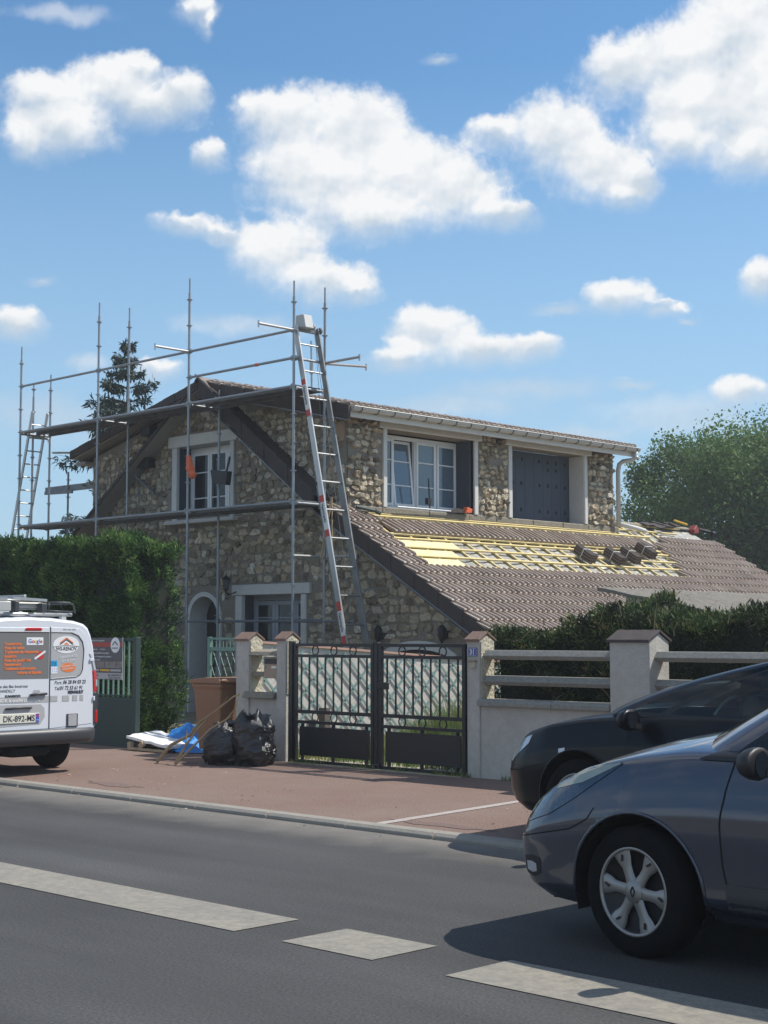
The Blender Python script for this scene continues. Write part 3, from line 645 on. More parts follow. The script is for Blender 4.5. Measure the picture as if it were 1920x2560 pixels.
# upper gable window
wf = MB(); wf.box(-24.64, -22.95, Y0 + .33, Y0 + .39, 5.31, 5.41); wf.box(-24.64, -24.56, Y0 + .33, Y0 + .39, 3.92, 5.31); wf.box(-23.03, -22.95, Y0 + .33, Y0 + .39, 3.92, 5.31)
win = wf.build('window', 'pvc', house, bevel=.004)
a_, g_ = MB(), MB(); sash(None, 'Y', -24.56, -24.01, 3.95, 5.31, Y0 + .31, (4.38, 4.9), a_, g_, .06); sash(None, 'Y', -24.0, -23.45, 3.95, 5.31, Y0 + .31, (4.38, 4.9), a_, g_, .06); sash(None, 'Y', -23.44, -23.03, 3.95, 5.31, Y0 + .31, (4.45, 4.9), a_, g_, .06)
a_.build('sash', 'pvc', win, bevel=.004); g_.build('pane', 'glass', win)
MB().box(-24.70, -24.64, Y0 + .05, Y0 + .37, 3.93, 5.4).build('shutter', 'shutter', house)
# lower gable window
wf = MB(); wf.box(-22.64, -20.89, Y0 + .30, Y0 + .36, 2.28, 2.38); wf.box(-22.62, -22.54, Y0 + .30, Y0 + .36, .9, 2.28); wf.box(-20.97, -20.89, Y0 + .3, Y0 + .36, .9, 2.28)
win = wf.build('window', mat('grey_blue_frame', (.34, .37, .42), .5), house, bevel=.004)
a_, g_ = MB(), MB(); sash(None, 'Y', -22.54, -21.96, .92, 2.27, Y0 + .28, (1.95, 1.5), a_, g_, .08); sash(None, 'Y', -21.95, -21.37, .92, 2.27, Y0 + .28, (1.95, 1.5), a_, g_, .08); sash(None, 'Y', -21.36, -20.97, .92, 2.27, Y0 + .28, (1.95, 1.5), a_, g_, .06)
a_.build('sash', M['grey_blue_frame'] if 'grey_blue_frame' in M else bpy.data.materials['grey_blue_frame'], win, bevel=.004); g_.build('pane', 'glass', win)
MB().box(-22.70, -22.6, Y0 + .07, Y0 + .34, .9, 2.37).build('shutter', 'shutter', house)
# dormer window with four sashes, the second tilted inwards
wf = MB(); wf.box(-20.17, -20.1, 20.1, 22.5, 5.33, 5.40); wf.box(-20.17, -20.1, 20.1, 22.5, 3.98, 4.06)
for yy in (20.1, 20.69, 21.29, 21.88, 22.46): wf.box(-20.17, -20.1, yy, yy + .035, 4.06, 5.33)
win = wf.build('window', 'pvc', house, bevel=.004)
for k, yy in enumerate((20.14, 20.73, 21.33, 21.92)):
    a_, g_ = MB(), MB(); sash(None, 'X', yy, yy + .545, 4.06, 5.33, -20.08, (4.46, 4.93), a_, g_, .05)
    if k == 1:   # tilted open: hinge at the bottom... leans into the room
        Mx = Matrix.Translation((-20.1, 0, 4.06)) @ Matrix.Rotation(R(-6), 4, 'Y') @ Matrix.Translation((20.1, 0, -4.06))
        for mb_ in (a_, g_): mb_.v = [tuple(Mx @ Vector(p)) for p in mb_.v]
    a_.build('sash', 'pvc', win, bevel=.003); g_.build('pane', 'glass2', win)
MB().box(-20.4, -20.38, 20.2, 22.4, 4.0, 5.35).build('curtain', 'curtain', house)
MB().box(-20.09, -19.75, 22.49, 22.535, 3.98, 5.41).build('shutter', 'shutter', house, label='dark shutter folded against the reveal')
# closed shutters of the second dormer opening
sh = MB()
for k in range(8): sh.box(-20.12, -20.08, 23.72 + k * .298, 23.72 + (k + 1) * .298 - .004, 3.985, 5.425)
shut = sh.build('shutter', 'shutter', house, bevel=.004)
rnd = random.Random(4)
for zz in (4.17, 4.72, 5.22):
    for k in range(8):
        yy = 23.9 + k * .29 + rnd.uniform(-.02, .02); zt = zz + .07 + rnd.uniform(-.01, .02)
        if k == 3: continue
        MB().box(-20.078, -20.06, yy, yy + .035, zz, zt).build('hinge_plate', 'shutterdk', shut)
        if zz > 5.2 and k in (0, 5, 6): MB().box(-20.078, -20.06, yy, yy + .035, zz - .16, zz - .09).build('hinge_plate', 'shutterdk', shut)
MB().box(-20.07, -19.68, 26.095, 26.109, 3.98, 5.42).build('reveal', 'white', house)

# sill beam under the dormer
sb = MB(); y = 19.25
while y < 27.3:
    l = min(random.uniform(.7, 1.3), 27.35 - y); sb.box(-19.75, -19.665 + random.uniform(-.012, .01), y, y + l - .005, 3.845 + random.uniform(-.015, .01), 3.965 + random.uniform(-.006, .006)); y += l
sb.build('sill_beam', 'concrete', house, bevel=.015)

# ---- roofs
deck = MB()
# right long slope deck (thin slab) and underlay
def slab(mb, x0, x1, y0, y1, zt, th):
    mb.add([(x0, y0, zt(x0)), (x1, y0, zt(x1)), (x1, y1, zt(x1)), (x0, y1, zt(x0)), (x0, y0, zt(x0) - th), (x1, y0, zt(x1) - th), (x1, y1, zt(x1) - th), (x0, y1, zt(x0) - th)],
           [(0, 1, 2, 3), (7, 6, 5, 4), (4, 5, 1, 0), (5, 6, 2, 1), (6, 7, 3, 2), (7, 4, 0, 3)])
zu = lambda x: 3.98 - .6 * (x + 19.88) - .10
slab(deck, -19.72, -15.95, 19.12, 30.9, lambda x: zu(x) - .01, .12)
slab(deck, -20.35, -19.72, 27.25, 30.9, lambda x: zu(x) - .01, .12)
slab(deck, RID, -19.45, 19.0, 27.3, lambda x: zdr(x) - .07, .16)
slab(deck, -27.85, RID, 19.0, 27.3, lambda x: zdl(x) - .07, .16)
deck.build('roof_deck', 'darkwood', house)
# crinkled reflective underlay: rippled sheet sagging between the rafters
ul = MB(); nx, ny = 26, 190; vs = []
for j in range(ny + 1):
    yy = 19.2 + (30.9 - 19.2) * j / ny
    for i in range(nx + 1):
        xx = -19.74 + 2.2 * i / nx
        sag = .018 * abs(math.sin((yy - 19.53) / .47 * PI)) ; nz = noise.noise(Vector((xx * 3, yy * 5, 0))) * .02 + noise.noise(Vector((xx * 14, yy * 9, 4))) * .012 + noise.noise(Vector((xx * 5 + yy * 14, yy * 22 - xx * 9, 9))) * .010
        vs.append((xx, yy, zu(xx) + .018 - sag + nz))
ul.add(vs, [(j * (nx + 1) + i, j * (nx + 1) + i + 1, (j + 1) * (nx + 1) + i + 1, (j + 1) * (nx + 1) + i) for j in range(ny) for i in range(nx)])
vs = []; k = 50
for j in range(k + 1):
    yy = 27.3 + 3.5 * j / k
    for i in range(7):
        xx = -20.33 + .6 * i / 6; vs.append((xx, yy, zu(xx) + .015 + noise.noise(Vector((xx * 8, yy * 8, 3))) * .02))
ul.add(vs, [(j * 7 + i, j * 7 + i + 1, (j + 1) * 7 + i + 1, (j + 1) * 7 + i) for j in range(k) for i in range(6)])
ul.build('underlay', 'foil', house)
# battens
def onroof(x, dz=0): return zu(x) + dz
bt = MB()
for (bx, y0, y1) in ((-19.60, 19.5, 28.4), (-18.85, 19.3, 28.0), (-18.565, 19.3, 28.0), (-18.28, 19.3, 27.75), (-17.99, 19.6, 27.4), (-18.99, 19.35, 27.9), (-17.76, 19.3, 27.2), (-19.44, 19.3, 28.0), (-20.1, 27.4, 30.3), (-19.85, 27.4, 29.8), (-17.45, 19.3, 27), (-19.68, 19.6, 27.2)):
    bt.bar((bx, y0, onroof(bx, .075)), (bx, y1, onroof(bx, .075)), .042, .03, (.6, 0, 1))
bt.build('batten', 'wood', house)
cb_ = MB(); yy = 19.53
while yy < 30.8:
    s0 = -19.66 if yy < 27.3 else -20.3
    if yy > 29 : 
        yy += .465; continue
    cb_.bar((s0, yy, onroof(s0, .04)), (-17.5, yy, onroof(-17.5, .04)), .04, .028, (.6, 0, 1)); yy += .465
cb_.build('counter_batten', 'wood', house)
bd = MB()
for (xa, xb, y0, y1) in ((-18.82, -18.60, 19.42, 20.95), (-18.53, -18.31, 19.42, 20.62), (-18.25, -18.03, 19.5, 20.45), (-17.96, -17.80, 19.6, 21.05)):
    slab(bd, xa, xb, y0, y1, lambda x: onroof(x, .0592), .02)
bd.build('roof_board', 'board', house)

# tiles: ribbed courses
def tile_courses(name, courses, slope_x, slope_z, pitch=.15, parent=house, seed=0, rib=.040):
    """courses: list of (x_low, z_low, length, y0, y1): strip from its lower edge up the slope"""
    L = math.hypot(slope_x, slope_z); ux, uz = -slope_x / L, -slope_z / L    # up-slope direction
    nx_, nz_ = -uz, ux
    if nz_ < 0: nx_, nz_ = -nx_, -nz_
    rnd = random.Random(seed); V = []; Fc = []; T = []
    prof = [(0, 0), (.42, .0), (.52, .75), (.62, 1.0), (.80, .95), (.92, .2), (.999, 0)]
    for (xl, zl, ln, y0, y1) in courses:
        nt = max(1, int(round((y1 - y0) / (pitch * 2)))); p2 = (y1 - y0) / nt; pt_ = p2 / 2
        for t in range(nt):
            tint = min(1, max(0, rnd.gauss(.5, .09))); jy = y0 + t * p2; lift = rnd.uniform(-.003, .004); jl = rnd.uniform(-.006, .006)
            k0 = len(V); cols = []
            for r in range(2):
                for (q, h) in prof: cols.append((jy + (r + q) * pt_, h * rib))
            cols.append((jy + p2 - .002, 0)); m = len(cols)
            for (s, hh, e) in ((jl, .07 + lift, 0), (jl, .07 + lift, 1), (jl + .02, .075 + lift, 2), (ln, .022, 2)):
                for (yy, h) in cols:
                    d = (hh + h * (1 if e else 1)) if e else 0.012
                    if e == 1: d -= .006
                    V.append((xl + ux * s + nx_ * d, yy, zl + uz * s + nz_ * d))
            for a in range(3):
                for c in range(m - 1): Fc.append((k0 + a * m + c, k0 + a * m + c + 1, k0 + (a + 1) * m + c + 1, k0 + (a + 1) * m + c))
            # side faces of the first and last column
            for c, sgn in ((0, 1), (m - 1, -1)):
                b0 = len(V); V.append((xl + ux * ln, cols[c][0], zl + uz * ln)); V.append((xl + ux * jl, cols[c][0], zl + uz * jl))
                Fc.append((b0 + 1, k0 + 2 * m + c, k0 + 3 * m + c, b0))
            T += [tint] * (4 * m + 4)
    me = bpy.data.meshes.new(name); off = wloc(parent)
    me.from_pydata([tuple(Vector(p) - off) for p in V], [], Fc); me.update()
    a = me.attributes.new('tint', 'FLOAT', 'POINT'); a.data.foreach_set('value', T)
    return link(name, me, parent, False, (M['roof'],))
def cz(x): return 3.98 - .6 * (x + 19.88) - .05
CX = [-19.61 + .2727 * k for k in range(1, 14)]
cs = [(-19.62, cz(-19.62), .36, 18.75, 19.35)]
for k, xl in enumerate(CX):
    full = xl > -17.75
    if full: cs.append((xl, cz(xl), .34, 18.75, 31.0)); continue
    cs.append((xl, cz(xl), .34, 18.75, 19.35 + (.25 if k == 0 else 0)))
    st = {0: 28.7, 1: 28.15, 2: 28.0, 3: 27.9, 4: 27.65, 5: 27.4, 6: 27.2}.get(k, 27.3)
    cs.append((xl, cz(xl), .34, st, 31.0))
cs.append((-19.0, cz(-19.0) + .02, .52, 19.6, 27.75))
rr = tile_courses('roof', cs, 1, -.6, seed=1); rr['label'] = 'brown ribbed concrete tiles of the long right slope'
# dormer roofs
def dorm(x_low, x_top, zf, sgn, y0, y1, seed):
    L = abs(x_top - x_low); n = int(L / .33) + 1; out = []
    for k in range(n):
        x = x_low - sgn * k * L / n; out.append((x, zf(x) - .05, L / n * 1.12, y0, y1))
    return out
tile_courses('roof', dorm(-19.27, RID, zdr, 1, 18.75, 27.45, 5), 1, -.215, seed=5)
tile_courses('roof', dorm(-27.95, RID, zdl, -1, 18.75, 27.45, 6), -1, -.235, seed=6)
# ridge
rg = MB()
for k in range(22):
    y = 18.74 + k * .4
    for (j, r0) in ((0, .13),): 
        rg.add([(RID + r0 * math.cos(a) * (1.05 if e == 0 else .98), y + e * .42, 6.60 + .09 * math.sin(a) * (1.12 if e == 0 else 1)) for e in (0, 1) for a in [PI * q / 8 for q in range(9)]], [(q, q + 1, 10 + q, 9 + q) for q in range(8)])
rg.build('ridge_tile', 'roof', house)
# verge tiles down the gable: stepped L-shaped pieces
vg = MB(); x = -16.33 + .0
for k, xl in enumerate([-19.88] + [c for c in CX]):
    xa = xl - .30; s = .6
    for (y0, y1, top, bot) in ((18.735, 18.765, .035, .30),):
        j = .012 * (k % 2)
        vg.add([(xa, y0 - j, cz(xa) + top - .0), (xl, y0 - j, cz(xl) + top + .02), (xl, y0 - j, cz(xl) - bot + .02), (xa, y0 - j, cz(xa) - bot), (xa, y1, cz(xa) + top), (xl, y1, cz(xl) + top + .02), (xl, y1, cz(xl) - bot + .02), (xa, y1, cz(xa) - bot)],
               [(0, 3, 2, 1), (4, 5, 6, 7), (0, 1, 5, 4), (1, 2, 6, 5), (2, 3, 7, 6), (3, 0, 4, 7)])
# upper part, rising to the ridge
n = 11
for k in range(n):
    xa = RID + (-19.9 - RID) * k / n; xb = RID + (-19.9 - RID) * (k + 1) / n; zf = lambda x: 6.60 + (3.93 + .02 - 6.60) / (-19.88 - RID) * (x - RID)
    j = .014 * (k % 2)
    vg.add([(xa, 18.735 - j, zf(xa) + .03), (xb, 18.735 - j, zf(xb) + .05), (xb, 18.735 - j, zf(xb) - .27), (xa, 18.735 - j, zf(xa) - .29), (xa, 19.12, zf(xa) + .03), (xb, 19.12, zf(xb) + .05), (xb, 19.12, zf(xb) - .27), (xa, 19.12, zf(xa) - .29)],
           [(0, 3, 2, 1), (4, 5, 6, 7), (0, 1, 5, 4), (1, 2, 6, 5), (2, 3, 7, 6), (3, 0, 4, 7)])
vg.build('verge', 'verge', house)
# metal edging under the verge
tr = MB(); tr.bar((-23.3, 18.73, 6.10), (-19.9, 18.73, 3.66), .02, .05, (0, -1, 0)); tr.bar((-19.9, 18.73, 3.66), (-16.25, 18.73, 1.52), .02, .05, (0, -1, 0))
tr.bar((-19.9, 18.9, 3.63), (-16.25, 18.9, 1.50), .3, .02, (.6, 0, 1))
tr.build('edge_trim', 'lead', house)
# dormer verges
dv = MB()
def vstrip(mb, xa, xb, zf, top, bot, y0, y1):
    mb.add([(xa, y0, zf(xa) + top), (xb, y0, zf(xb) + top), (xb, y0, zf(xb) - bot), (xa, y0, zf(xa) - bot), (xa, y1, zf(xa) + top), (xb, y1, zf(xb) + top), (xb, y1, zf(xb) - bot), (xa, y1, zf(xa) - bot)],
           [(0, 3, 2, 1), (4, 5, 6, 7), (0, 1, 5, 4), (1, 2, 6, 5), (2, 3, 7, 6), (3, 0, 4, 7)])
for k in range(12):
    xa = RID + (-19.27 - RID) * k / 12; xb = RID + (-19.27 - RID) * (k + 1) / 12
    vstrip(dv, xa, xb, lambda x: zdr(x) + .012 * math.cos((x - xa) * 9), -.005, .27, 18.72 - .012 * (k % 2), 18.76)
for k in range(12):
    xa = -27.95 + (RID + 27.95) * k / 12; xb = -27.95 + (RID + 27.95) * (k + 1) / 12
    vstrip(dv, xa, xb, zdl, .0, .17, 18.72 - .012 * (k % 2), 18.76)
dv.build('verge', 'verge', house)
MB().bar((-23.0, 18.72, 6.23), (-19.3, 18.72, 5.42), .02, .04, (0, -1, 0)).build('edge_trim', 'lead', house)
# soffits: right dormer eave, left dormer, and the left long slope with its pale underside
so_ = MB()
vstrip(so_, -27.9, RID, zdl, -.17, .19, 18.76, 19.1); vstrip(so_, RID, -19.4, zdr, -.22, .24, 18.76, 19.1)
vstrip(so_, -28.4, RID, zcl, -.06, .08, 18.69, 19.1)
so_.build('soffit', 'soffit', house)
le = MB(); vstrip(le, -28.45, RID, zcl, .0, .075, 18.66, 18.69); vstrip(le, -28.45, -27.6, zcl, -.02, .058, 18.69, 26); vstrip(le, -28.4, RID, zcl, -.005, .055, 18.69, 19.0); le.build('verge', 'verge', house)
MB().box(-27.98, -27.62, 18.9, 27.3, 5.30, 5.36).build('soffit', 'soffit', house)
# broken, slipped tiles at the ridge end
bk = MB()
for (cx, cz_, a, l) in ((-23.32, 6.56, -36, .5), (-23.12, 6.42, -38, .42), (-22.9, 6.3, -30, .34)):
    d = Vector((math.cos(R(a)), 0, math.sin(R(a)))) * l / 2; c = Vector((cx, 18.72, cz_)); bk.bar(c - d, c + d, .22, .03, (0, .2, 1))
bk.build('loose_tile', 'roof', house)
# gutter: half round with brackets, downpipe
gt = MB(); n = 8; prof = [(-.065 * math.cos(PI * k / n), -.075 * math.sin(PI * k / n)) for k in range(n + 1)]
gx, gz = -19.25, 5.66
vs = [(gx + p[0], y, gz + p[1]) for y in (18.78, 27.5) for p in prof]
gt.add(vs, [(k, k + 1, n + 2 + k, n + 1 + k) for k in range(n)]); gt.add([(gx + p[0], 18.78, gz + p[1]) for p in prof], [tuple(range(n + 1))]); gt.add([(gx + p[0], 27.5, gz + p[1]) for p in prof], [tuple(range(n + 1))])
gt.tube([(gx + .07, 18.78, gz + .005), (gx + .07, 27.5, gz + .005)], .009, 6)
gut = gt.build('gutter', 'zinc', house)
y = 18.95
while y < 27.5:
    pts = [(gx - .074 * math.cos(PI * k / n), y + .03 * math.sin(PI * k / n / 2), gz - .084 * math.sin(PI * k / n)) for k in range(n + 1)]
    MB().tube(pts, .008, 4).build('bracket', 'zincdark', gut); y += .42
MB().box(-19.36, -19.33, 18.8, 27.45, 5.49, 5.70).build('fascia', 'white', house)
MB().box(-19.7, -19.34, 18.8, 27.45, 5.655, 5.665).build('soffit', 'white', house)
dp = MB(); dp.tube([(-19.25, 27.4, 5.6), (-19.26, 27.4, 5.47), (-19.32, 27.35, 5.41), (-19.5, 27.27, 5.39), (-19.56, 27.22, 5.33), (-19.58, 27.2, 5.2), (-19.6, 27.22, 3.98)], .05, 10)
dp.tube([(-19.25, 27.4, 5.5), (-19.25, 27.4, 5.44)], .06, 10); dp.tube([(-19.595, 27.215, 4.75), (-19.597, 27.217, 4.7)], .058, 10)
dp.build('downpipe', 'zinc', house, smooth=True)
# wooden fascia at the top of the lean-to end
MB().bar((-20.2, 27.3, 4.13), (-20.2, 30.9, 4.13), .25, .03, (.3, 0, 1)).build('flashing', 'concrete', house)

# ------------------------------------------------------------------ street walls, pillars, fence
def gable_cap(mb, x0, x1, y0, y1, z, h, over=.03, th=.028):
    ym = (y0 + y1) / 2
    for s, ya in ((-1, y0 - over), (1, y1 + over)):
        p = [(ya, z - over * h / (ym - y0)), (ym, z + h), (ym, z + h + th), (ya, z - over * h / (ym - y0) + th)]
        xs = x0 - .02
        n = 2
        for k in range(n):
            a = xs + (x1 - x0 + .04) * k / n; b = xs + (x1 - x0 + .04) * (k + 1) / n - .004
            mb.prism(p, 'X', a, b)
def pillar(x0, x1, y0, y1, ztop, h, capm, label, group, rough=False):
    t = thing('wall_pillar', label, 'pillar', ((x0 + x1) / 2, (y0 + y1) / 2, .1), group=group)
    ym = (y0 + y1) / 2
    MB().prism([(y0, .06), (y1, .06), (y1, ztop), (ym, ztop + h), (y0, ztop)], 'X', x0, x1).build('shaft', 'render', t, bevel=.008)
    if rough:   # roughcast inner side
        MB().prism([(y0 + .02, .9), (y1 - .01, .9), (y1 - .01, ztop - .01), (ym, ztop + h - .02), (y0 + .02, ztop - .01)], 'X', x1 + .001, x1 + .012).build('roughcast', 'rough', t)
    c = MB(); gable_cap(c, x0, x1, y0, y1, ztop + .005, h); c.build('cap', capm, t, bevel=.004)
    return t
G_ = 'cream rendered pillars of the street wall'
pillar(-14.78, -14.53, 12.4, 12.62, 1.55, .07, 'cap', 'cream pillar with clay cap left of the letterbox', G_, True)
pillar(-14.02, -13.85, 12.4, 12.61, 1.555, .07, 'cap', 'slim cream pillar between the letterbox and the black gate', G_, True)
pillar(-10.94, -10.76, 12.4, 12.64, 1.55, .07, 'cap', 'cream pillar carrying the blue house number, right of the black gate', G_, True)
pillar(-9.03, -8.56, 12.36, 12.7, 1.545, .085, 'capgrey', 'broad cream pillar with dark cap between the two rail bays', G_)
lw = thing('letterbox_wall', 'low cream wall with concrete ledges between the two letterbox pillars', 'wall', (-14.27, 12.6, .1))
MB().box(-14.53, -14.02, 12.42, 12.6, .06, .85).build('wall', 'render', lw)
MB().prism([(12.34, .84), (12.66, .84), (12.66, .9), (12.38, .92)], 'X', -14.6, -14.03).build('ledge', 'concrete', lw, bevel=.008)
MB().prism([(12.38, 1.36), (12.64, 1.36), (12.64, 1.44), (12.42, 1.41)], 'X', -14.53, -14.02).build('ledge', 'concrete', lw, bevel=.008)
MB().box(-14.52, -14.3, 12.44, 12.6, 1.10, 1.16).build('ledge', 'concrete', lw, bevel=.008)
mb_ = thing('letterbox', 'beige metal letterbox between two cream pillars', 'letterbox', (-14.165, 12.5, 1.08))
MB().box(-14.30, -14.035, 12.44, 12.6, 1.085, 1.345).build('box', 'mailbox', mb_, bevel=.005)
MB().box(-14.275, -14.06, 12.43, 12.45, 1.26, 1.325).build('flap', 'black', mb_)
MB().box(-14.15, -14.06, 12.432, 12.44, 1.205, 1.235).build('name_plate', 'plate', mb_)
MB().lathe([(0, 0), (.012, 0), (.012, .01)], (-14.27, 12.425, 1.22), 'Y', 10).build('lock', 'steel', mb_)

def long_wall(x0, x1, label, rails):
    t = thing('street_wall', label, 'wall', ((x0 + x1) / 2, 12.6, .1), group='cream street wall with concrete rails')
    MB().box(x0, x1, 12.42, 12.62, .06, .87).build('wall', 'render', t)
    mb = MB(); x = x0
    while x < x1 - .05:
        l = min(1.0, x1 - x); mb.prism([(12.35, .86), (12.68, .86), (12.68, .93), (12.38, .935), (12.35, .91)], 'X', x, x + l - .006); x += l
    mb.build('coping', 'rail', t, bevel=.005)
    for z in rails:
        r = MB(); r.prism([(12.48, z - .05), (12.44, z - .01), (12.49, z + .05), (12.6, z + .05), (12.6, z - .05)], 'X', x0 - .005, x1 + .005)
        r.build('rail', 'rail', t, bevel=.004)
    return t
long_wall(-10.76, -9.03, 'cream wall with two concrete rails between the number pillar and the broad pillar', (1.13, 1.40))
long_wall(-8.56, -4.2, 'cream wall with concrete rails behind the dark parked car', (1.13, 1.40))

# house number and bell
hn = thing('house_number', 'blue enamel plate with white number 31 on the cream pillar', 'number plate', (-10.85, 12.39, 1.43))
MB().box(-10.915, -10.785, 12.388, 12.396, 1.385, 1.475).build('plate', 'blue', hn, bevel=.003)
text('digits', '31', .075, 'whiteink', hn, (-10.85, 12.386, 1.405), align='CENTER', bold=.002)
fr = MB()
for b in ((-10.908, -10.792, 1.466, 1.469), (-10.908, -10.792, 1.391, 1.394), (-10.908, -10.905, 1.391, 1.469), (-10.795, -10.792, 1.391, 1.469)): fr.box(b[0], b[1], 12.386, 12.389, b[2], b[3])
fr.build('rim', 'whiteink', hn)
bl = thing('door_bell', 'small beige bell box under the house number', 'bell', (-10.84, 12.38, 1.32))
MB().box(-10.90, -10.79, 12.36, 12.4, 1.325, 1.35).build('hood', 'mailbox', bl, bevel=.004); MB().box(-10.875, -10.80, 12.372, 12.4, 1.26, 1.325).build('case', 'rough', bl, bevel=.004)

# black double gate
gate = thing('metal_gate', 'black iron double gate with rings, bars and solid lower panels', 'gate', (-12.3, 12.4, .1))
def gleaf(x0, x1, hinge_left):
    L = MB(); yy = 12.4
    def V(x, z0, z1, w=.025): L.box(x - w / 2, x + w / 2, yy - w / 2, yy + w / 2, z0, z1)
    for z, h in ((1.495, .035), (1.365, .035), (.705, .04), (.583, .035), (.125, .03)): L.box(x0, x1, yy - .02, yy + .02, z - h / 2, z + h / 2)
    L.box(x0, x0 + .045, yy - .022, yy + .022, .11, 1.51); L.box(x1 - .045, x1, yy - .022, yy + .022, .11, 1.51)
    w = x1 - x0
    n = 9 if w < 1.42 else 9
    for k in range(n): V(x0 + w * (k + .9) / (n + .8), .705, 1.365, .016)
    f = L.build('leaf', 'iron', gate)
    P = MB().box(x0 + .10, x1 - .08, yy - .008, yy + .008, .19, .53); P.build('panel', 'iron', f)
    for x in (x0 + .15, (x0 + x1) / 2, x1 - .13):
        for z0, z1 in ((.12, .19), (.53, .58)): MB().box(x - .015, x + .015, yy - .015, yy + .015, z0, z1).build('strut', 'iron', f)
    for z in (1.43, .645):
        for k in range(3):
            cx = x0 + w * (.27 + .235 * k); ring = MB()
            ring.tube([(cx + .052 * math.cos(2 * PI * q / 20), yy, z + .052 * math.sin(2 * PI * q / 20)) for q in range(21)], .008, 6, cap=False); ring.build('ring', 'iron', f, smooth=True)
    return f
gleaf(-13.69, -12.335, True); gleaf(-12.255, -10.945, False)
MB().box(-12.325, -12.265, 12.375, 12.425, .09, 1.53).build('centre_stile', 'iron', gate, bevel=.004)
MB().box(-12.36, -12.22, 12.35, 12.45, .09, .16).build('stop', 'iron', gate, bevel=.01)
MB().box(-12.25, -12.09, 12.355, 12.39, 1.0, 1.08).build('lock_case', 'iron', gate, bevel=.006)
MB().box(-13.76, -13.69, 12.36, 12.42, .1, 1.54).build('hinge_post', 'iron', gate, bevel=.004)

# open green gate leaf at the left with banner tied on it
gg = thing('green_gate', 'dark green metal gate leaf with vertical bars, half hidden by the van', 'gate', (-17.5, 12.45, .1))
f = MB(); f.box(-18.5, -16.93, 12.43, 12.47, .09, .76); f.box(-18.5, -16.93, 12.43, 12.47, 1.53, 1.575); f.box(-18.5, -16.93, 12.44, 12.46, .78, .80)
f.build('frame', 'greengate', gg, bevel=.004)
MB().box(-16.97, -16.89, 12.42, 12.5, .05, 1.585).build('post', 'greengate', gg, bevel=.004)
fb = MB()
for k in range(12):
    x = -18.4 + k * .118; fb.box(x, x + .022, 12.44, 12.462, .77, 1.54)
fb.build('bars', 'greenlight', gg)
bn = thing('banner', 'grey and red roofing banner tied to the dark green gate', 'banner', (-17.6, 12.4, 1.0))
def bb(name, x0, x1, z0, z1, m, d=0): return MB().box(x0, x1, 12.398 - d, 12.402 - d, z0, z1).build(name, m, bn)
bb('sheet', -17.99, -17.16, 1.005, 1.575, 'banner'); bb('red_band', -17.985, -17.165, 1.455, 1.51, 'bannerred', .002)
bb('lower_sheet', -17.985, -17.165, 1.01, 1.095, 'bannerlow', .002)
bb('border', -17.165, -17.158, 1.0, 1.58, 'white', .003)
for k, (a, b) in enumerate(((-17.98, -17.84), (-17.83, -17.585), (-17.57, -17.32), (-17.30, -17.17))): bb('picture', a, b, 1.165, 1.25, 'photo', .003)
for a, b, m in ((-17.9, -17.71, 'bannerlow'), (-17.68, -17.46, 'gy'), (-17.44, -17.2, 'bannerlow')): bb('button', a, b, 1.118, 1.145, m, .004)
lg = MB().lathe([(0, 0), (.105, 0), (.105, .003), (0, .003)], (-17.33, 12.392, 1.475), 'Y', 24); lg.build('logo_disc', 'whiteink', bn)
lr = MB(); lr.bar((-17.39, 12.388, 1.475), (-17.33, 12.388, 1.525), .004, .012, (0, 0, 1)); lr.bar((-17.33, 12.388, 1.525), (-17.27, 12.388, 1.475), .004, .012, (0, 0, 1)); lr.build('logo_roof', 'ink', bn)
text('lettering', 'WS-RENOV', .028, 'ink', bn, (-17.33, 12.387, 1.425), align='CENTER')
text('lettering', 'Couverture en tous genres', .036, 'whiteink', bn, (-17.95, 12.394, 1.527), sx=.92)
text('lettering', 'Couverture', .038, 'whiteink', bn, (-17.93, 12.394, 1.405))
text('lettering', 'Particuliers', .025, 'whiteink', bn, (-17.68, 12.394, 1.41))
text('lettering', 'Ravalement peinture et projets', .036, 'whiteink', bn, (-17.93, 12.394, 1.355))
text('lettering', 'Réparation et changement de gouttières', .034, 'whiteink', bn, (-17.93, 12.394, 1.308), sx=.92)
text('lettering', 'Nettoyage toiture', .034, 'whiteink', bn, (-17.93, 12.394, 1.263))
text('lettering', 'Port. 06 28 84 03 23', .036, 'ink', bn, (-17.19, 12.394, 1.055), align='RIGHT', shear=.2)
text('lettering', 'Tél. 01 72 53 61 91', .036, 'ink', bn, (-17.2, 12.394, 1.018), align='RIGHT', shear=.2)
text('lettering', 'des Bas boutrous', .028, 'ink', bn, (-17.92, 12.394, 1.055), shear=.2); text('lettering', 'ANDILLY', .028, 'ink', bn, (-17.92, 12.394, 1.022))

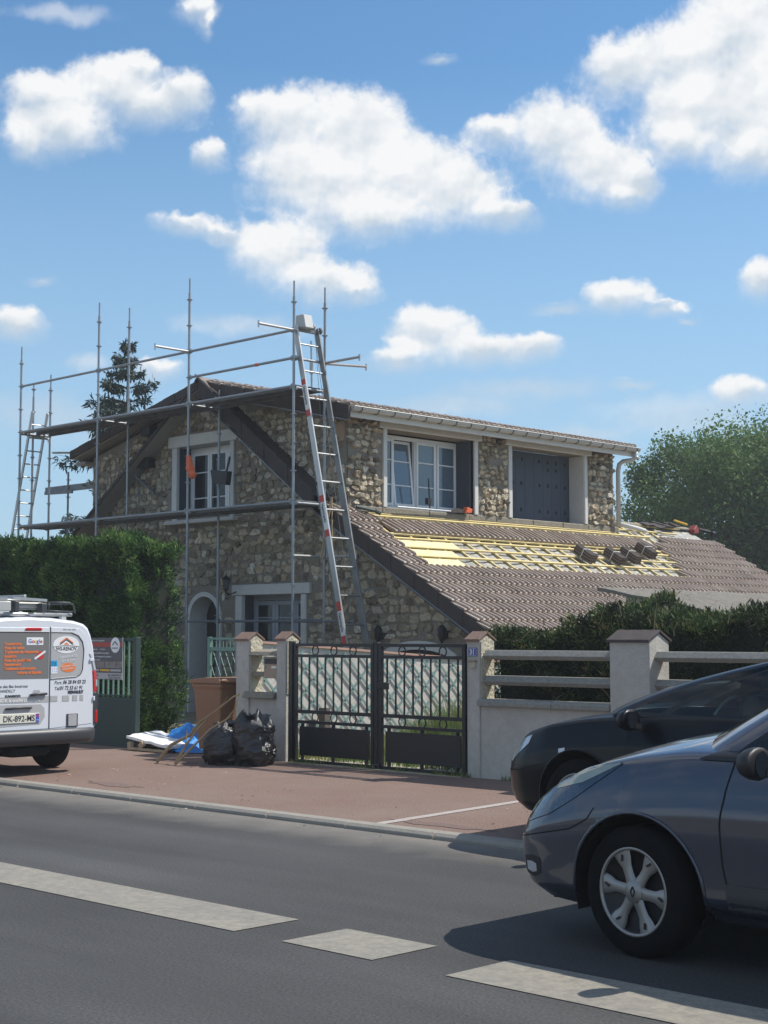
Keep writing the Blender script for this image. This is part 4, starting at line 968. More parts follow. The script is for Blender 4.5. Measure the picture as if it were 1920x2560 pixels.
# pale green lattice garden gate further in
lgte = thing('garden_gate', 'pale green wire lattice gate behind the brown bin', 'gate', (-15.7, 13.3, .1))
f = MB(); f.box(-15.94, -15.88, 13.28, 13.32, .1, 1.59); f.box(-15.9, -15.1, 13.285, 13.315, 1.55, 1.58); f.box(-15.9, -15.1, 13.285, 13.315, 1.40, 1.45); f.box(-15.9, -15.1, 13.285, 13.315, .12, .16); f.box(-15.12, -15.06, 13.28, 13.32, .1, 1.59)
f.build('frame', 'greenlight', lgte)
wv_ = MB()
for k in range(14):
    a = -16.5 + k * .13
    for s in (1, -1):
        x0, x1 = (a, a + .62) if s > 0 else (a + .62, a); z0, z1 = .15, 1.42
        # clip to frame
        def at(x): return z0 + (z1 - z0) * (x - x0) / (x1 - x0)
        lo, hi = max(min(x0, x1), -15.88), min(max(x0, x1), -15.12)
        if hi - lo > .02: wv_.bar((lo, 13.3, at(lo)), (hi, 13.3, at(hi)), .008, .008)
for k in range(10): wv_.box(-15.85 + k * .075, -15.845 + k * .075, 13.295, 13.305, 1.45, 1.55)
wv_.build('mesh', 'greenlight', lgte)
lgte.location.x -= .5
wp = thing('wall_stub', 'dark painted gatepost stub between the brown bin and the letterbox pillar', 'post', (-15.0, 12.7, .1))
MB().box(-15.0, -14.83, 12.64, 12.72, .1, 1.56).build('post', mat('brown_stain', (.05, .036, .032), .8, var=(6, .5, (.09, .08, .075))), wp, bevel=.01)

# white garden wall with lattice
ww = thing('garden_wall', 'white rendered garden wall with pink coping and diagonal green lattice, behind the black gate', 'wall', (-15.6, 16, .1))
def wtop(y): return 1.53 - (y - 13.0) * .064
MB().prism([(13.3, -.1), (20.3, -.1), (20.3, wtop(20.3)), (13.3, wtop(13.3))], 'X', -15.72, -15.5).build('wall', 'wallwhite', ww)
MB().prism([(13.28, wtop(13.28)), (20.3, wtop(20.3)), (20.3, wtop(20.3) + .03), (13.28, wtop(13.28) + .03)], 'X', -15.75, -15.465).build('coping', 'coping', ww)
lt = MB(); sp = .30; zlo = .12
rnd = random.Random(5)
for s in (1, -1):
    k = 0; y0 = 12.0
    while y0 < 21.5:
        # 45 degree slat starting from (y0, zlo)
        ya, yb = (y0, y0 + 1.6) if s > 0 else (y0, y0 - 1.6)
        # clip with y range and with the sloping top
        pts = []
        for q in range(41):
            y = ya + (yb - ya) * q / 40; z = zlo + abs(y - ya)
            if 13.35 < y < 20.2 and z < wtop(y) - .04: pts.append((y, z))
        if len(pts) > 2 and rnd.random() > .04:
            d = -15.486 if s > 0 else -15.478
            lt.bar((d, pts[0][0], pts[0][1]), (d + .0, pts[-1][0], pts[-1][1]), .012, .028, (1, 0, 0)) if False else lt.bar((d, pts[0][0], pts[0][1]), (d, pts[-1][0], pts[-1][1]), .034, .008, (1, 0, 0))
        y0 += sp
lt.build('lattice', 'lattice', ww)

# ------------------------------------------------------------------ things by the wall
def wheelie(x, y, rz, label, lid_tilt=0):
    t = thing('wheelie_bin', label, 'bin', (x, y, .1), rz)
    b = MB(); w, d = .48, .55; n = 4
    lv = [(.06, .40, .42), (.3, .43, .46), (.82, .49, .55), (.86, .53, .60), (.90, .53, .60)]
    vs = []
    for (z, ww_, dd) in lv: vs += [(-ww_ / 2, -dd / 2 + (.0), z), (ww_ / 2, -dd / 2, z), (ww_ / 2, dd / 2, z), (-ww_ / 2, dd / 2, z)]
    fs = [(0, 3, 2, 1)] + [(4 * i + k, 4 * i + (k + 1) % 4, 4 * i + 4 + (k + 1) % 4, 4 * i + 4 + k) for i in range(len(lv) - 1) for k in range(4)] + [tuple(16 + k for k in range(4))]
    b.add(vs, fs); b.build('body', 'bin', t, world=False, bevel=.02, bseg=2)
    l = MB(); l.prism([(-.33, .90), (-.32, .94), (0, .975), (.27, .97), (.31, .92), (.31, .90)], 'X', -.28, .28); l.tube([(-.28, .32, .94), (.28, .32, .94)], .02, 8)
    l.build('lid', 'bin', t, world=False, bevel=.015, bseg=2)
    for s in (-1, 1):
        wh = MB(); wh.lathe([(0, -.03), (.09, -.03), (.1, -.015), (.1, .015), (.09, .03), (0, .03)], (s * .24, .25, .1), 'X', 16); wh.build('wheel', 'tyre', t, world=False, smooth=True)
    return t
b1 = wheelie(-15.32, 12.62, R(-90), 'brown wheelie bin with a white sticker standing in the gate opening')
MB().box(-.12, .10, .232, .236, .40, .62).build('sticker', 'sticker', b1, world=False)
bar = MB(); bar.tube([(-.24, .33, .93), (.24, .33, .93)], .018, 8); bar.build('handle_bar', 'bin', b1, world=False, smooth=True)
# black rubbish sacks
def sack(x, y, rx, ry, h, seed, label, neck):
    t = thing('rubbish_sack', label, 'rubbish sack', (x, y, .085), group='black rubbish sacks against the cream wall')
    nu, nv = 56, 34; vs = []
    for j in range(nv + 1):
        v = j / nv; prof = (.80 + .20 * math.sin(min(1, v * 3) * PI / 2)) * (1 - .10 * v) if v < .8 else (1 - .10 * v) * (1 - ((v - .8) / .2) ** 1.4 * .42)
        for i in range(nu):
            a = 2 * PI * i / nu; p = Vector((math.cos(a), math.sin(a), v * 2 + seed))
            lump = 1 + .16 * noise.noise(p * 1.3) + .07 * noise.noise(p * 3.1)
            crease = abs(noise.noise(Vector((math.cos(a) * 3.2, math.sin(a) * 3.2, v * 7 + seed)))) * .16 + abs(noise.noise(Vector((math.cos(a) * 5, math.sin(a) * 5, v * 22 + seed)))) * .09
            r = prof * (lump - crease)
            z = h * v * (1 + .10 * noise.noise(Vector((math.cos(a), math.sin(a), seed * 2)) * 1.6)) + (h * .30 * max(0, v - .7) / .3 * (noise.noise(Vector((math.cos(a) * 1.7, math.sin(a) * 1.7, seed + 5))) * 1.0) + .03 * h * max(0, v - .8) / .2 * math.sin(a * 5 + seed))
            vs.append((rx * r * math.cos(a) + neck[0] * max(0, v - .6), ry * r * math.sin(a) + neck[1] * max(0, v - .6), max(0, z)))
    m = MB(); m.add(vs, [(j * nu + i, j * nu + (i + 1) % nu, (j + 1) * nu + (i + 1) % nu, (j + 1) * nu + i) for j in range(nv) for i in range(nu)])
    m.add([(0 + neck[0] * .4, neck[1] * .4, h * .80)] + vs[nv * nu:(nv + 1) * nu], [(0, 1 + i, 1 + (i + 1) % nu) for i in range(nu)])
    m.build('sack', 'bag', t, world=False, smooth=True)
    f = MB(); rnd = random.Random(seed)
    for k in range(9):   # ruffled open edge
        a = rnd.random() * 6.28; r0 = .30; c = Vector((neck[0] * .4 + rx * .35 * math.cos(a), neck[1] * .4 + ry * .35 * math.sin(a), h * .93))
        o = Vector((math.cos(a), math.sin(a), rnd.uniform(.2, 1.2))).normalized() * rnd.uniform(.06, .13); s = Vector((-math.sin(a), math.cos(a), 0)) * rnd.uniform(.05, .09)
        f.add([c - s, c + s, c + s * .8 + o + Vector((0, 0, .02)), c - s * .5 + o * 1.2], [(0, 1, 2, 3)])
    f.build('torn_edge', 'bag', t, world=False)
    return t
sack(-13.80, 11.86, .27, .27, .56, 3, 'tall black rubbish sack with torn open top against the cream wall', (.05, .0))
sack(-14.2, 11.76, .31, .28, .46, 8, 'lower slumped black rubbish sack, left of the taller one', (.08, .05))
# branches
def stick(pts, r0, r1, label):
    m = MB(); m.tube(pts, [r0 + (r1 - r0) * k / (len(pts) - 1) for k in range(len(pts))], 7)
    rnd = random.Random(len(pts) + int(abs(pts[0][0]) * 10))
    for k in range(3):
        i = rnd.randrange(1, len(pts)); p = Vector(pts[i]); d = (Vector(pts[i]) - Vector(pts[i - 1])).normalized() + Vector((rnd.uniform(-.6, .6), rnd.uniform(-.4, .4), rnd.uniform(-.1, .5)))
        m.tube([p, p + d * .09, p + d * .17 + Vector((0, 0, .02))], [r1 * .8, r1 * .5, .002], 5)
    solo('fallen_branch', m, 'stick', label, 'branch', 'dry branches leaning on the rubbish sacks', loc=pts[0])
stick([(-14.95, 11.32, .095), (-14.78, 11.4, .30), (-14.55, 11.5, .42), (-14.42, 11.55, .58), (-14.2, 11.62, .72), (-14.0, 11.7, .88), (-13.92, 11.75, .92)], .022, .008, 'longest dry branch, propped up towards the brown bin')
stick([(-14.55, 11.28, .092), (-14.48, 11.38, .3), (-14.38, 11.48, .5), (-14.3, 11.56, .62)], .017, .010, 'middle dry branch leaning on the slumped sack')
stick([(-14.52, 11.26, .092), (-14.36, 11.4, .3), (-14.2, 11.52, .5), (-14.02, 11.62, .62), (-13.9, 11.66, .75)], .016, .008, 'lowest dry branch leaning right over the slumped sack')
# tarp and boards on the ground in the opening
m = MB(); nx_, ny_ = 34, 22; vs = []
for j in range(ny_ + 1):
    for i in range(nx_ + 1):
        u, v = i / nx_, j / ny_; x = -16.55 + .95 * u + .1 * math.sin(v * 5); y = 12.35 + .75 * v + .08 * math.sin(u * 7)
        z = .11 + .30 * math.exp(-((u - .25) ** 2 + (v - .6) ** 2) * 6) + .07 * abs(noise.noise(Vector((u * 5, v * 5, 1)))) + .035 * abs(noise.noise(Vector((u * 13, v * 13, 5)))); z *= 1 - .5 * (max(0, u - .7) / .3); vs.append((x, y, max(.108, z)))
m.add(vs, [(j * (nx_ + 1) + i, j * (nx_ + 1) + i + 1, (j + 1) * (nx_ + 1) + i + 1, (j + 1) * (nx_ + 1) + i) for j in range(ny_) for i in range(nx_)])
solo('tarpaulin', m, 'tarp', 'crumpled blue tarpaulin lying in the gate opening', 'tarpaulin', smooth=True)
m = MB()
vs = []; nx_, ny_ = 16, 10
for j in range(ny_ + 1):
    for i in range(nx_ + 1):
        u, v = i / nx_, j / ny_; vs.append((-16.85 + 1.0 * u, 12.25 + .5 * v - .05 * u, .28 + .05 * v - .10 * u + .02 * noise.noise(Vector((u * 6, v * 6, 2)))))
m.add(vs + [(p[0], p[1], p[2] - .035) for p in vs], [(j * (nx_ + 1) + i, j * (nx_ + 1) + i + 1, (j + 1) * (nx_ + 1) + i + 1, (j + 1) * (nx_ + 1) + i) for j in range(ny_) for i in range(nx_)] + [(i, i + 1, i + 1 + len(vs), i + len(vs)) for i in range(nx_)] + [(j * (nx_ + 1) + nx_, (j + 1) * (nx_ + 1) + nx_, (j + 1) * (nx_ + 1) + nx_ + len(vs), j * (nx_ + 1) + nx_ + len(vs)) for j in range(ny_)])
solo('white_panel', m, 'whiteboard', 'white sheet of board lying on the debris pile beside the green gate', 'board')
m = MB()
for (a, b, c, d, e, g) in ((-16.85, -16.5, 12.28, 12.6, .1, .17), (-16.6, -16.25, 12.3, 12.62, .1, .2), (-16.4, -15.9, 12.3, 12.5, .1, .15), (-16.75, -16.4, 12.34, 12.6, .17, .23), (-16.2, -15.9, 12.35, 12.5, .15, .2)): m.box(a, b, c, d, e, g)
solo('slate_rubble', m, 'darkwood', 'dark roofing rubble heaped under the white board', 'rubble')
m = MB(); m.bar((-16.7, 12.2, .12), (-15.95, 12.22, .115), .07, .03); m.bar((-16.78, 12.24, .15), (-16.70, 12.23, .17), .05, .08); m.bar((-16.5, 12.22, .14), (-16.43, 12.22, .2), .04, .08)
solo('timber_offcut', m, 'card', 'pale timber offcuts at the front of the debris pile', 'timber')
# clutter in the shade behind the bins
m = MB()
for k in range(7):
    x = -16.3 + k * .18; m.box(x, x + .12, 14.2 + (k % 3) * .1, 14.3 + (k % 3) * .1, .1, .3 + .16 * (k % 3))
solo('stored_timber', m, 'darkwood', 'dark stacked odds and ends in the shade beyond the tarpaulin', 'clutter')

# ------------------------------------------------------------------ scaffolding
SX = [-19.82, -22.785, -25.74, -28.62]; YO, YI = 17.9, 18.65
scf = thing('scaffold', 'galvanised tube scaffold standing against the gable, with planks and open guard rails', 'scaffold', (-24, 18.2, .1))
def pole(x, y, z0, z1, parent=scf, m='steel'):
    p = MB(); p.tube([(x, y, z0), (x, y, z1 - .28)], .0242, 10); p.tube([(x, y, z1 - .28), (x, y, z1)], .0165, 8)
    z = .49
    while z < z1 - .1:
        if z > z0: p.lathe([(.024, -.005), (.058, -.005), (.058, .005), (.024, .005)], (x, y, z), 'Z', 10); p.tube([(x, y, z - .03), (x, y, z + .02)], .03, 8)
        z += .5
    return p.build('pole', m, parent, smooth=False)
for x, zt in zip(SX, (7.87, 8.36, 8.39, 7.86)): pole(x, YO, .1, zt if x != SX[1] else 8.40)
for x, zt in zip(SX, (7.87, 6.34, 8.40, 7.34)): pole(x, YI, .1, zt)
pole(-28.75, 18.3, .1, 7.1)
def rail(a, b, m='steel', r=.0242, parent=scf):
    a, b = Vector(a), Vector(b); d = (b - a).normalized(); t = MB(); t.tube([a + d * .04, b - d * .04], r, 10)
    for p, s in ((a, 1), (b, -1)): t.bar(p + d * s * .03, p + d * s * .085, .035, .06); t.bar(p + d * s * .05 + Vector((0, 0, -.045)), p + d * s * .05 + Vector((0, 0, .05)), .012, .03)
    return t.build('rail', m, parent)
for k in range(3):
    for z in (6.99, 5.99, 3.95): rail((SX[k], YO, z), (SX[k + 1], YO, z))
rail((SX[0], YO, 6.49), (SX[1], YO, 6.49))
for k in range(2): rail((SX[k], YI, 1.88), (SX[k + 1], YI, 1.88), 'steeldk')
rail((SX[1], YI, 1.88), (-19.0, YI, 1.85), 'steeldk')
for x in SX:
    for z in (5.97, 3.93): rail((x, YO, z), (x, YI, z))
rail((SX[0], YO, 6.49), (SX[0], YI, 6.49))
for a, b in (((SX[0], YO, 6.99), (SX[0], 17.08, 6.99)), ((SX[1], YO, 6.99), (SX[1], 17.1, 6.99)), ((SX[0], YI, 6.49), (-18.93, YI, 6.49)), ((SX[0], YI, 6.48), (-19.5, 19.38, 6.48)), ((-28.6, YO, 5.96), (-28.6, 18.6, 5.9)), ((-28.5, YI, 5.6), (-27.3, 19.2, 5.55)), ((SX[0], YO, 3.93), (-19.9, 18.6, 3.93)), ((SX[0], YO, 3.0), (-19.75, 18.9, 3.0)), ((SX[0], YI, 3.0), (-19.05, 18.7, 3.0))):
    t = MB(); t.tube([a, b], .0242, 10); e = Vector(b); t.bar(e + Vector((0, 0, -.07)), e + Vector((0, 0, .05)), .02, .03); t.build('loose_rail', 'alu', scf)
def deck_(x0, x1, y0, y1, z, parent=scf, m='steeldk'):
    t = MB(); n = 2
    for k in range(n):
        a, b = y0 + (y1 - y0) * k / n + .006, y0 + (y1 - y0) * (k + 1) / n - .006
        t.box(x0, x1, a, b, z, z + .012); t.box(x0, x1, a, a + .012, z - .07, z); t.box(x0, x1, b - .012, b, z - .07, z)
    return t.build('deck', m, parent, bevel=.003)
for k in range(3):
    for z in (6.02, 3.97): deck_(SX[k + 1] + .05, SX[k] - .05, 17.96, 18.60, z)
# pale orange cable tie on the guard rail
MB().tube([(-20.85, 17.9, 6.49), (-20.78, 17.9, 6.49)], .032, 8).build('tape', 'orange', scf)
# thin mast on the roof-side deck
mt = MB(); mt.tube([(-20.0, 18.5, 6.03), (-20.02, 18.5, 6.9)], .018, 8); mt.tube([(-20.01, 18.5, 6.3), (-20.01, 18.5, 6.55)], .035, 8); mt.build('jack', 'alu', scf)
# rear scaffold seen left of the house
sc2 = thing('scaffold', 'short far scaffold bay with perforated plank left of the house', 'scaffold', (-37.3, 25, .1))
p = MB(); p.tube([(-37.36, 25, .1), (-37.38, 25, 6.33)], .03, 8)
for z in (4.6, 5.1, 5.6, 6.1): p.lathe([(.03, -.008), (.07, -.008), (.07, .008), (.03, .008)], (-37.36, 25, z), 'Z', 8)
p.build('pole', 'steeldk', sc2)
p = MB(); p.box(-38.6, -35.9, 25.02, 25.1, 5.78, 5.96)
p.build('plank', 'steeldk', sc2)
MB().bar((-38.5, 24.96, 5.78), (-37.1, 24.96, 5.74), .06, .09).build('bracket', 'steeldk', sc2)
# items hung on the scaffold
m = MB(); vs = []; nu, nv = 20, 14
for j in range(nv + 1):
    for i in range(nu):
        a = 2 * PI * i / nu; v = j / nv; q = Vector((math.cos(a), math.sin(a), v * 3))
        r = (.025 + .06 * math.sin(v * PI) ** .7) * (1 + .5 * noise.noise(q * 2)) ; vs.append((-22.70 + .05 * (1 - v) * 2 + r * math.cos(a), 17.84 + r * .6 * math.sin(a), 4.55 + .45 * v))
m.add(vs, [(j * nu + i, j * nu + (i + 1) % nu, (j + 1) * nu + (i + 1) % nu, (j + 1) * nu + i) for j in range(nv) for i in range(nu)])
vs = []
for j in range(9):
    for i in range(14):
        a = 2 * PI * i / 14; v = j / 8; r = .09 * math.sin(v * PI) ** .6 * (1 + .4 * noise.noise(Vector((math.cos(a) * 2, math.sin(a) * 2, v * 2 + 7)))); vs.append((-22.55 + r * math.cos(a), 17.82 + r * .7 * math.sin(a), 4.53 + .17 * v))
m.add(vs, [(j * 14 + i, j * 14 + (i + 1) % 14, (j + 1) * 14 + (i + 1) % 14, (j + 1) * 14 + i) for j in range(8) for i in range(14)])
solo('hanging_bag', m, 'orange', 'bunched orange bag tied to a scaffold pole before the upper window', 'bag')
m = MB(); m.prism([(-22.86, 4.78), (-22.35, 4.72), (-22.40, 4.46), (-22.80, 4.52)], 'Y', 18.5, 18.62); m.bar((-22.45, 18.56, 4.7), (-22.35, 18.56, 5.0), .03, .03)
solo('plastic_tray', m, 'black', 'black plastic tray hung on the scaffold before the upper window', 'tray')

# ------------------------------------------------------------------ ladders
hl = thing('tile_hoist', 'tall aluminium ladder hoist leaning on the right end of the scaffold', 'ladder hoist', (-18.3, 18.25, .1))
def hp(z): return -19.9 + (7.1 - z) * (1.29 / 5.6)
for (y, nm, mt_) in ((18.0, 'stile', 'alu'), (18.52, 'stile', 'aludk')):
    s = MB()
    s.bar((hp(7.1), y, 7.1), (hp(.1), y, .1), .035, .11, (1, 0, .23)); s.build(nm, mt_, hl, bevel=.004)
    s = MB(); s.bar((hp(4.2) - .075, y + .006, 4.2), (hp(.1) - .075, y + .006, .1), .035, .045, (1, 0, .23)); s.build('inner_stile', 'aludk', hl, bevel=.003)
z = .3
while z < 7.0:
    r = MB(); r.tube([(hp(z), 18.0, z), (hp(z), 18.52, z)], .017, 8); r.build('rung', 'alu' if z > 2.3 else 'aludk', hl); z += .497
def on_stile(z0, z1, m, nm='band', d=.0195):
    s = MB(); a, b = Vector((hp(z0), 18.0 - d, z0)), Vector((hp(z1), 18.0 - d, z1)); s.bar(a, b, .002, .102, (1, 0, .23)); s.build(nm, m, hl)
for z0, z1, m in ((6.10, 6.0, 'red'), (5.55, 5.43, 'red'), (4.02, 3.90, 'red'), (3.42, 3.30, 'red'), (2.18, 2.02, 'red'), (1.60, 1.45, 'red'), (6.0, 5.55, 'sticker'), (3.90, 3.42, 'sticker'), (2.02, 1.60, 'sticker')): on_stile(z0, z1, m)
for zc in (5.96, 3.87, 1.99):
    th = math.atan(1.29 / 5.6); text('lettering', 'Haemmerlin', .085, 'ink', hl, (hp(zc) - .03, 17.977, zc), rot=-PI / 2 + th, bold=.001, sx=.8)
hd = MB(); hd.prism([(-20.0, 7.05), (-19.72, 7.05), (-19.78, 7.3), (-19.98, 7.3)], 'Y', 18.08, 18.3); hd.build('motor_box', 'zinc', hl, bevel=.015)
hd = MB(); hd.bar((-19.9, 17.98, 7.04), (-19.9, 18.56, 7.04), .06, .07); hd.lathe([(0, -.02), (.06, -.02), (.07, 0), (.06, .02), (0, .02)], (-19.86, 18.56, 7.06), 'Y', 12); hd.lathe([(0, -.015), (.05, -.015), (.05, .015), (0, .015)], (-19.82, 18.36, 7.1), 'Y', 12); hd.build('pulley', 'aludk', hl)
cbl = MB(); cbl.tube([(-19.78, 18.34, 7.08), (-19.05, 18.34, 3.2), (-18.45, 18.34, .3)], .005, 5); cbl.tube([(-19.84, 18.42, 7.08), (-19.55, 18.42, 4.2), (-19.3, 18.42, 3.8)], .004, 5); cbl.build('cable', 'steeldk', hl)
hh = MB(); hh.bar((hp(2.4), 18.52, 2.4), (-18.4, 18.52, 2.4), .03, .03); hh.build('hook', 'aludk', hl)
m = MB(); m.bar((-19.15, 18.2, 4.0), (-19.42, 18.2, 2.95), .03, .03); m.bar((-19.2, 18.25, 4.0), (-19.2, 18.25, 2.95), .02, .02)
solo('wooden_prop', m, 'stick', 'thin wooden props crossed behind the ladder hoist at roof edge', 'prop')
sl_ = thing('ladder', 'plain aluminium ladder leaning on the left end of the scaffold', 'ladder', (-30.0, 18.3, .1))
def lp(z, y0=0): return -28.5 - (6.45 - z) * .275
for y in (18.12, 18.5):
    MB().bar((lp(6.45) + .0, y, 6.45), (lp(.1), y, .1), .028, .075, (1, 0, .27)).build('stile', 'alu', sl_, bevel=.003)
z = .3
while z < 6.4: MB().tube([(lp(z), 18.12, z), (lp(z), 18.5, z)], .015, 8).build('rung', 'alu', sl_); z += .28

# ------------------------------------------------------------------ things on walls and roof
def wall_lantern(x, z, label, big=False):
    t = thing('wall_lantern', label, 'lantern', (x, HY - .25, z), group='black wall lanterns on the gable')
    y = HY - .25
    m = MB(); m.lathe([(.0, .34), (.01, .3), (.012, .27), (.09, .2), (.085, .19), (.02, .19)], (x, y, z), 'Z', 6); m.lathe([(.045, 0), (.05, .01), (.02, -.03), (.015, -.06), (0, -.07)], (x, y, z), 'Z', 6)
    for k in range(6):
        a = 2 * PI * k / 6; m.tube([(x + .045 * math.cos(a), y + .045 * math.sin(a), z), (x + .075 * math.cos(a), y + .075 * math.sin(a), z + .195)], .006, 4)
    m.build('cage', 'iron', t)
    MB().lathe([(.038, .005), (.066, .19)], (x, y, z), 'Z', 6).build('glass', 'lampglass', t)
    b = MB(); b.tube([(x, y, z - .06), (x + .02, y + .05, z - .1), (x + .06, y + .16, z - .06), (x + .08, HY - .02, z - .02)], .013, 6); b.lathe([(0, -.04), (.075, -.03), (.075, -.0), (0, 0)], (x + .09, HY, z - .02), 'Y', 12)
    b.build('bracket', 'iron', t)
wall_lantern(-22.78, 2.49, 'black lantern on bracket beside the ground floor window')
for x, lb in ((-18.72, 'black wall lantern above the left shoulder of the garage arch'), (-17.22, 'black wall lantern above the right shoulder of the garage arch')):
    t = thing('wall_lamp', lb, 'lamp', (x, HY - .2, 1.6), group='black lamps above the garage arch')
    b = MB(); b.lathe([(0, -.03), (.1, -.025), (.1, 0), (0, 0)], (x - .1, HY, 1.64), 'Y', 14); b.tube([(x - .1, HY - .03, 1.64), (x - .02, HY - .16, 1.72), (x, HY - .2, 1.66)], .014, 6); b.build('bracket', 'iron', t)
    MB().lathe([(0, .17), (.04, .15), (.075, .10), (.07, .0), (.05, -.08), (.02, -.13), (0, -.15)], (x, HY - .2, 1.62), 'Z', 10).build('shade', 'iron', t, smooth=True)
m = MB(); m.box(-25.96, -25.34, 18.85, 19.05, 5.06, 5.26)
t = thing('wall_unit', 'black box unit on a bracket under the left roof slope', 'wall box', (-25.65, 19.0, 5.0)); m.build('box', 'black', t, bevel=.01)
m = MB(); m.tube([(-25.7, 18.95, 5.06), (-25.75, 18.85, 4.9), (-25.2, 18.95, 4.5)], .025, 6); m.tube([(-25.72, 18.9, 4.85), (-25.7, 18.95, 4.0)], .015, 6); m.build('bracket', 'steeldk', t)
m = MB(); m.box(-25.6, -25.3, 18.86, 19.06, 5.72, 5.9); solo('dark_opening_box', m, 'black', 'small black box standing in for a dark opening high under the left eave', 'opening')  # black box added to give the dark of a soffit opening
# bundles of tiles laid on the battens
def bundle(x, y, rz, label, n=5):
    t = thing('tile_bundle', label, 'tile bundle', (x, y, zu(x) + .10), group='strapped tile bundles on the stripped roof')
    t.rotation_euler = (0, math.atan(.6), rz) 
    for k in range(n):
        q = MB(); off = random.uniform(-.012, .012); z0 = k * .030
        vs = []; N = 14
        for j in range(N + 1):
            yy = -.105 + .21 * j / N; h = .016 * max(0, math.sin(j / N * PI * 4 - .6))
            for (xx, dz) in ((-.23, 0), (.23, 0), (.23, .026), (-.23, .026)): vs.append((xx + off, yy, z0 + h + dz))
        q.add(vs, [(4 * j + a, 4 * j + (a + 1) % 4, 4 * j + 4 + (a + 1) % 4, 4 * j + 4 + a) for j in range(N) for a in range(4)] + [(0, 1, 2, 3), (4 * N + 3, 4 * N + 2, 4 * N + 1, 4 * N)])
        q.build('tile', 'verge' if k % 2 else 'roof', t, world=False)
    s = MB(); s.box(-.012, .004, -.115, .115, -.004, 0); s.box(-.012, .004, -.117, -.113, 0, n * .03 + .018); s.box(-.012, .004, .113, .117, 0, n * .03 + .018); s.box(-.012, .004, -.115, .115, n * .03 + .014, n * .03 + .018)
    s.build('strap', 'sticker', t, world=False); return t
for x, y, lb in ((-18.50, 24.5, 'leftmost strapped tile bundle on the open battens'), (-18.47, 25.45, 'second strapped tile bundle, right of the leftmost one'), (-18.55, 26.1, 'long strapped tile bundle between the second and the rightmost one'), (-18.78, 27.0, 'rightmost strapped tile bundle, highest up the slope')):
    bundle(x, y, 0, lb, 6)
# offcut of downpipe, tools, broken tiles near the far end
m = MB(); m.tube([(-20.0, 27.55, 4.10), (-19.75, 28.15, 3.98), (-19.66, 28.3, 3.93)], .05, 10); m.lathe([(.05, 0), (.06, 0), (.06, .04), (.05, .04)], (-19.66, 28.3, 3.9), 'Z', 10)
solo('pipe_offcut', m, 'white', 'loose white pipe lying on the foil at the dormer foot', 'pipe', smooth=True)
rnd = random.Random(11)
for k in range(7):
    x, y = -20.05 + rnd.uniform(-.12, .18), 28.9 + k * .2 + rnd.uniform(-.1, .1); a = rnd.random() * 3
    m = MB(); d = Vector((math.cos(a), math.sin(a), -.3 * math.cos(a))).normalized() * rnd.uniform(.12, .22); c = Vector((x, y, zu(x) + .13 + rnd.uniform(0, .07))); m.bar(c - d, c + d, rnd.uniform(.12, .24), .025, (.3, rnd.uniform(-.3, .3), 1))
    solo('broken_tile', m, 'verge', 'loose dark tile in the heap at the far top edge of the roof', 'tile', 'loose dark tiles heaped at the roof top')
m = MB(); m.tube([(-20.2, 30.25, 4.30), (-20.0, 30.5, 4.2)], .025, 8); solo('yellow_tube', m, 'gy', 'yellow tube on the far top edge of the roof', 'tube')
m = MB(); m.prism([(30.7, 4.0), (30.9, 4.0), (30.94, 4.12), (30.84, 4.22), (30.72, 4.1)], 'X', -20.15, -19.95); solo('fuel_can', m, 'plastic_red', 'red plastic can at the far roof corner', 'can', bevel=.02)
m = MB(); m.tube([(-20.0, 31.0, 4.12), (-19.85, 31.3, 4.05)], .035, 8); m.lathe([(0, -.06), (.06, -.05), (.06, .04), (0, .06)], (-19.82, 31.3, 4.02), 'Y', 12); solo('power_saw', m, 'black', 'black headed cutting tool beside the red can on the roof', 'power tool')
m = MB(); m.tube([(-19.60, 20.3, 3.99), (-19.62, 22.25, 3.99)], .012, 6); m.tube([(-19.6, 22.2, 3.97), (-19.6, 22.22, 4.03)], .02, 6); solo('metal_straightedge', m, 'alu', 'thin metal straightedge lying on the dormer sill', 'straightedge')
m = MB(); m.prism([(21.75, 3.97), (22.3, 3.98), (22.3, 4.02), (22.0, 4.06), (21.8, 4.0)], 'X', -19.7, -19.6); solo('tool_bag', m, 'capgrey', 'dark tool lying on the dormer sill', 'tool')
m = MB(); m.prism([(22.15, 3.98), (22.33, 3.98), (22.35, 4.06), (22.2, 4.09)], 'X', -19.66, -19.54); solo('cordless_drill', m, 'orange', 'orange tool at the right end of the dormer sill', 'tool', bevel=.01)
m = MB(); m.tube([(-19.75, 21.35, 3.97), (-19.77, 21.33, 4.6)], .014, 6); m.box(-19.80, -19.73, 21.27, 21.37, 4.1, 4.22); solo('caulking_gun', m, 'black', 'black caulking gun standing against the dormer window', 'tool')
m = MB(); m.tube([(-19.62, 19.25, 3.93), (-19.45, 19.55, 3.86), (-19.35, 19.6, 3.8)], .035, 6); solo('green_bottle', m, 'greengate', 'small dark green bottle on the tiles below the dormer corner', 'bottle')

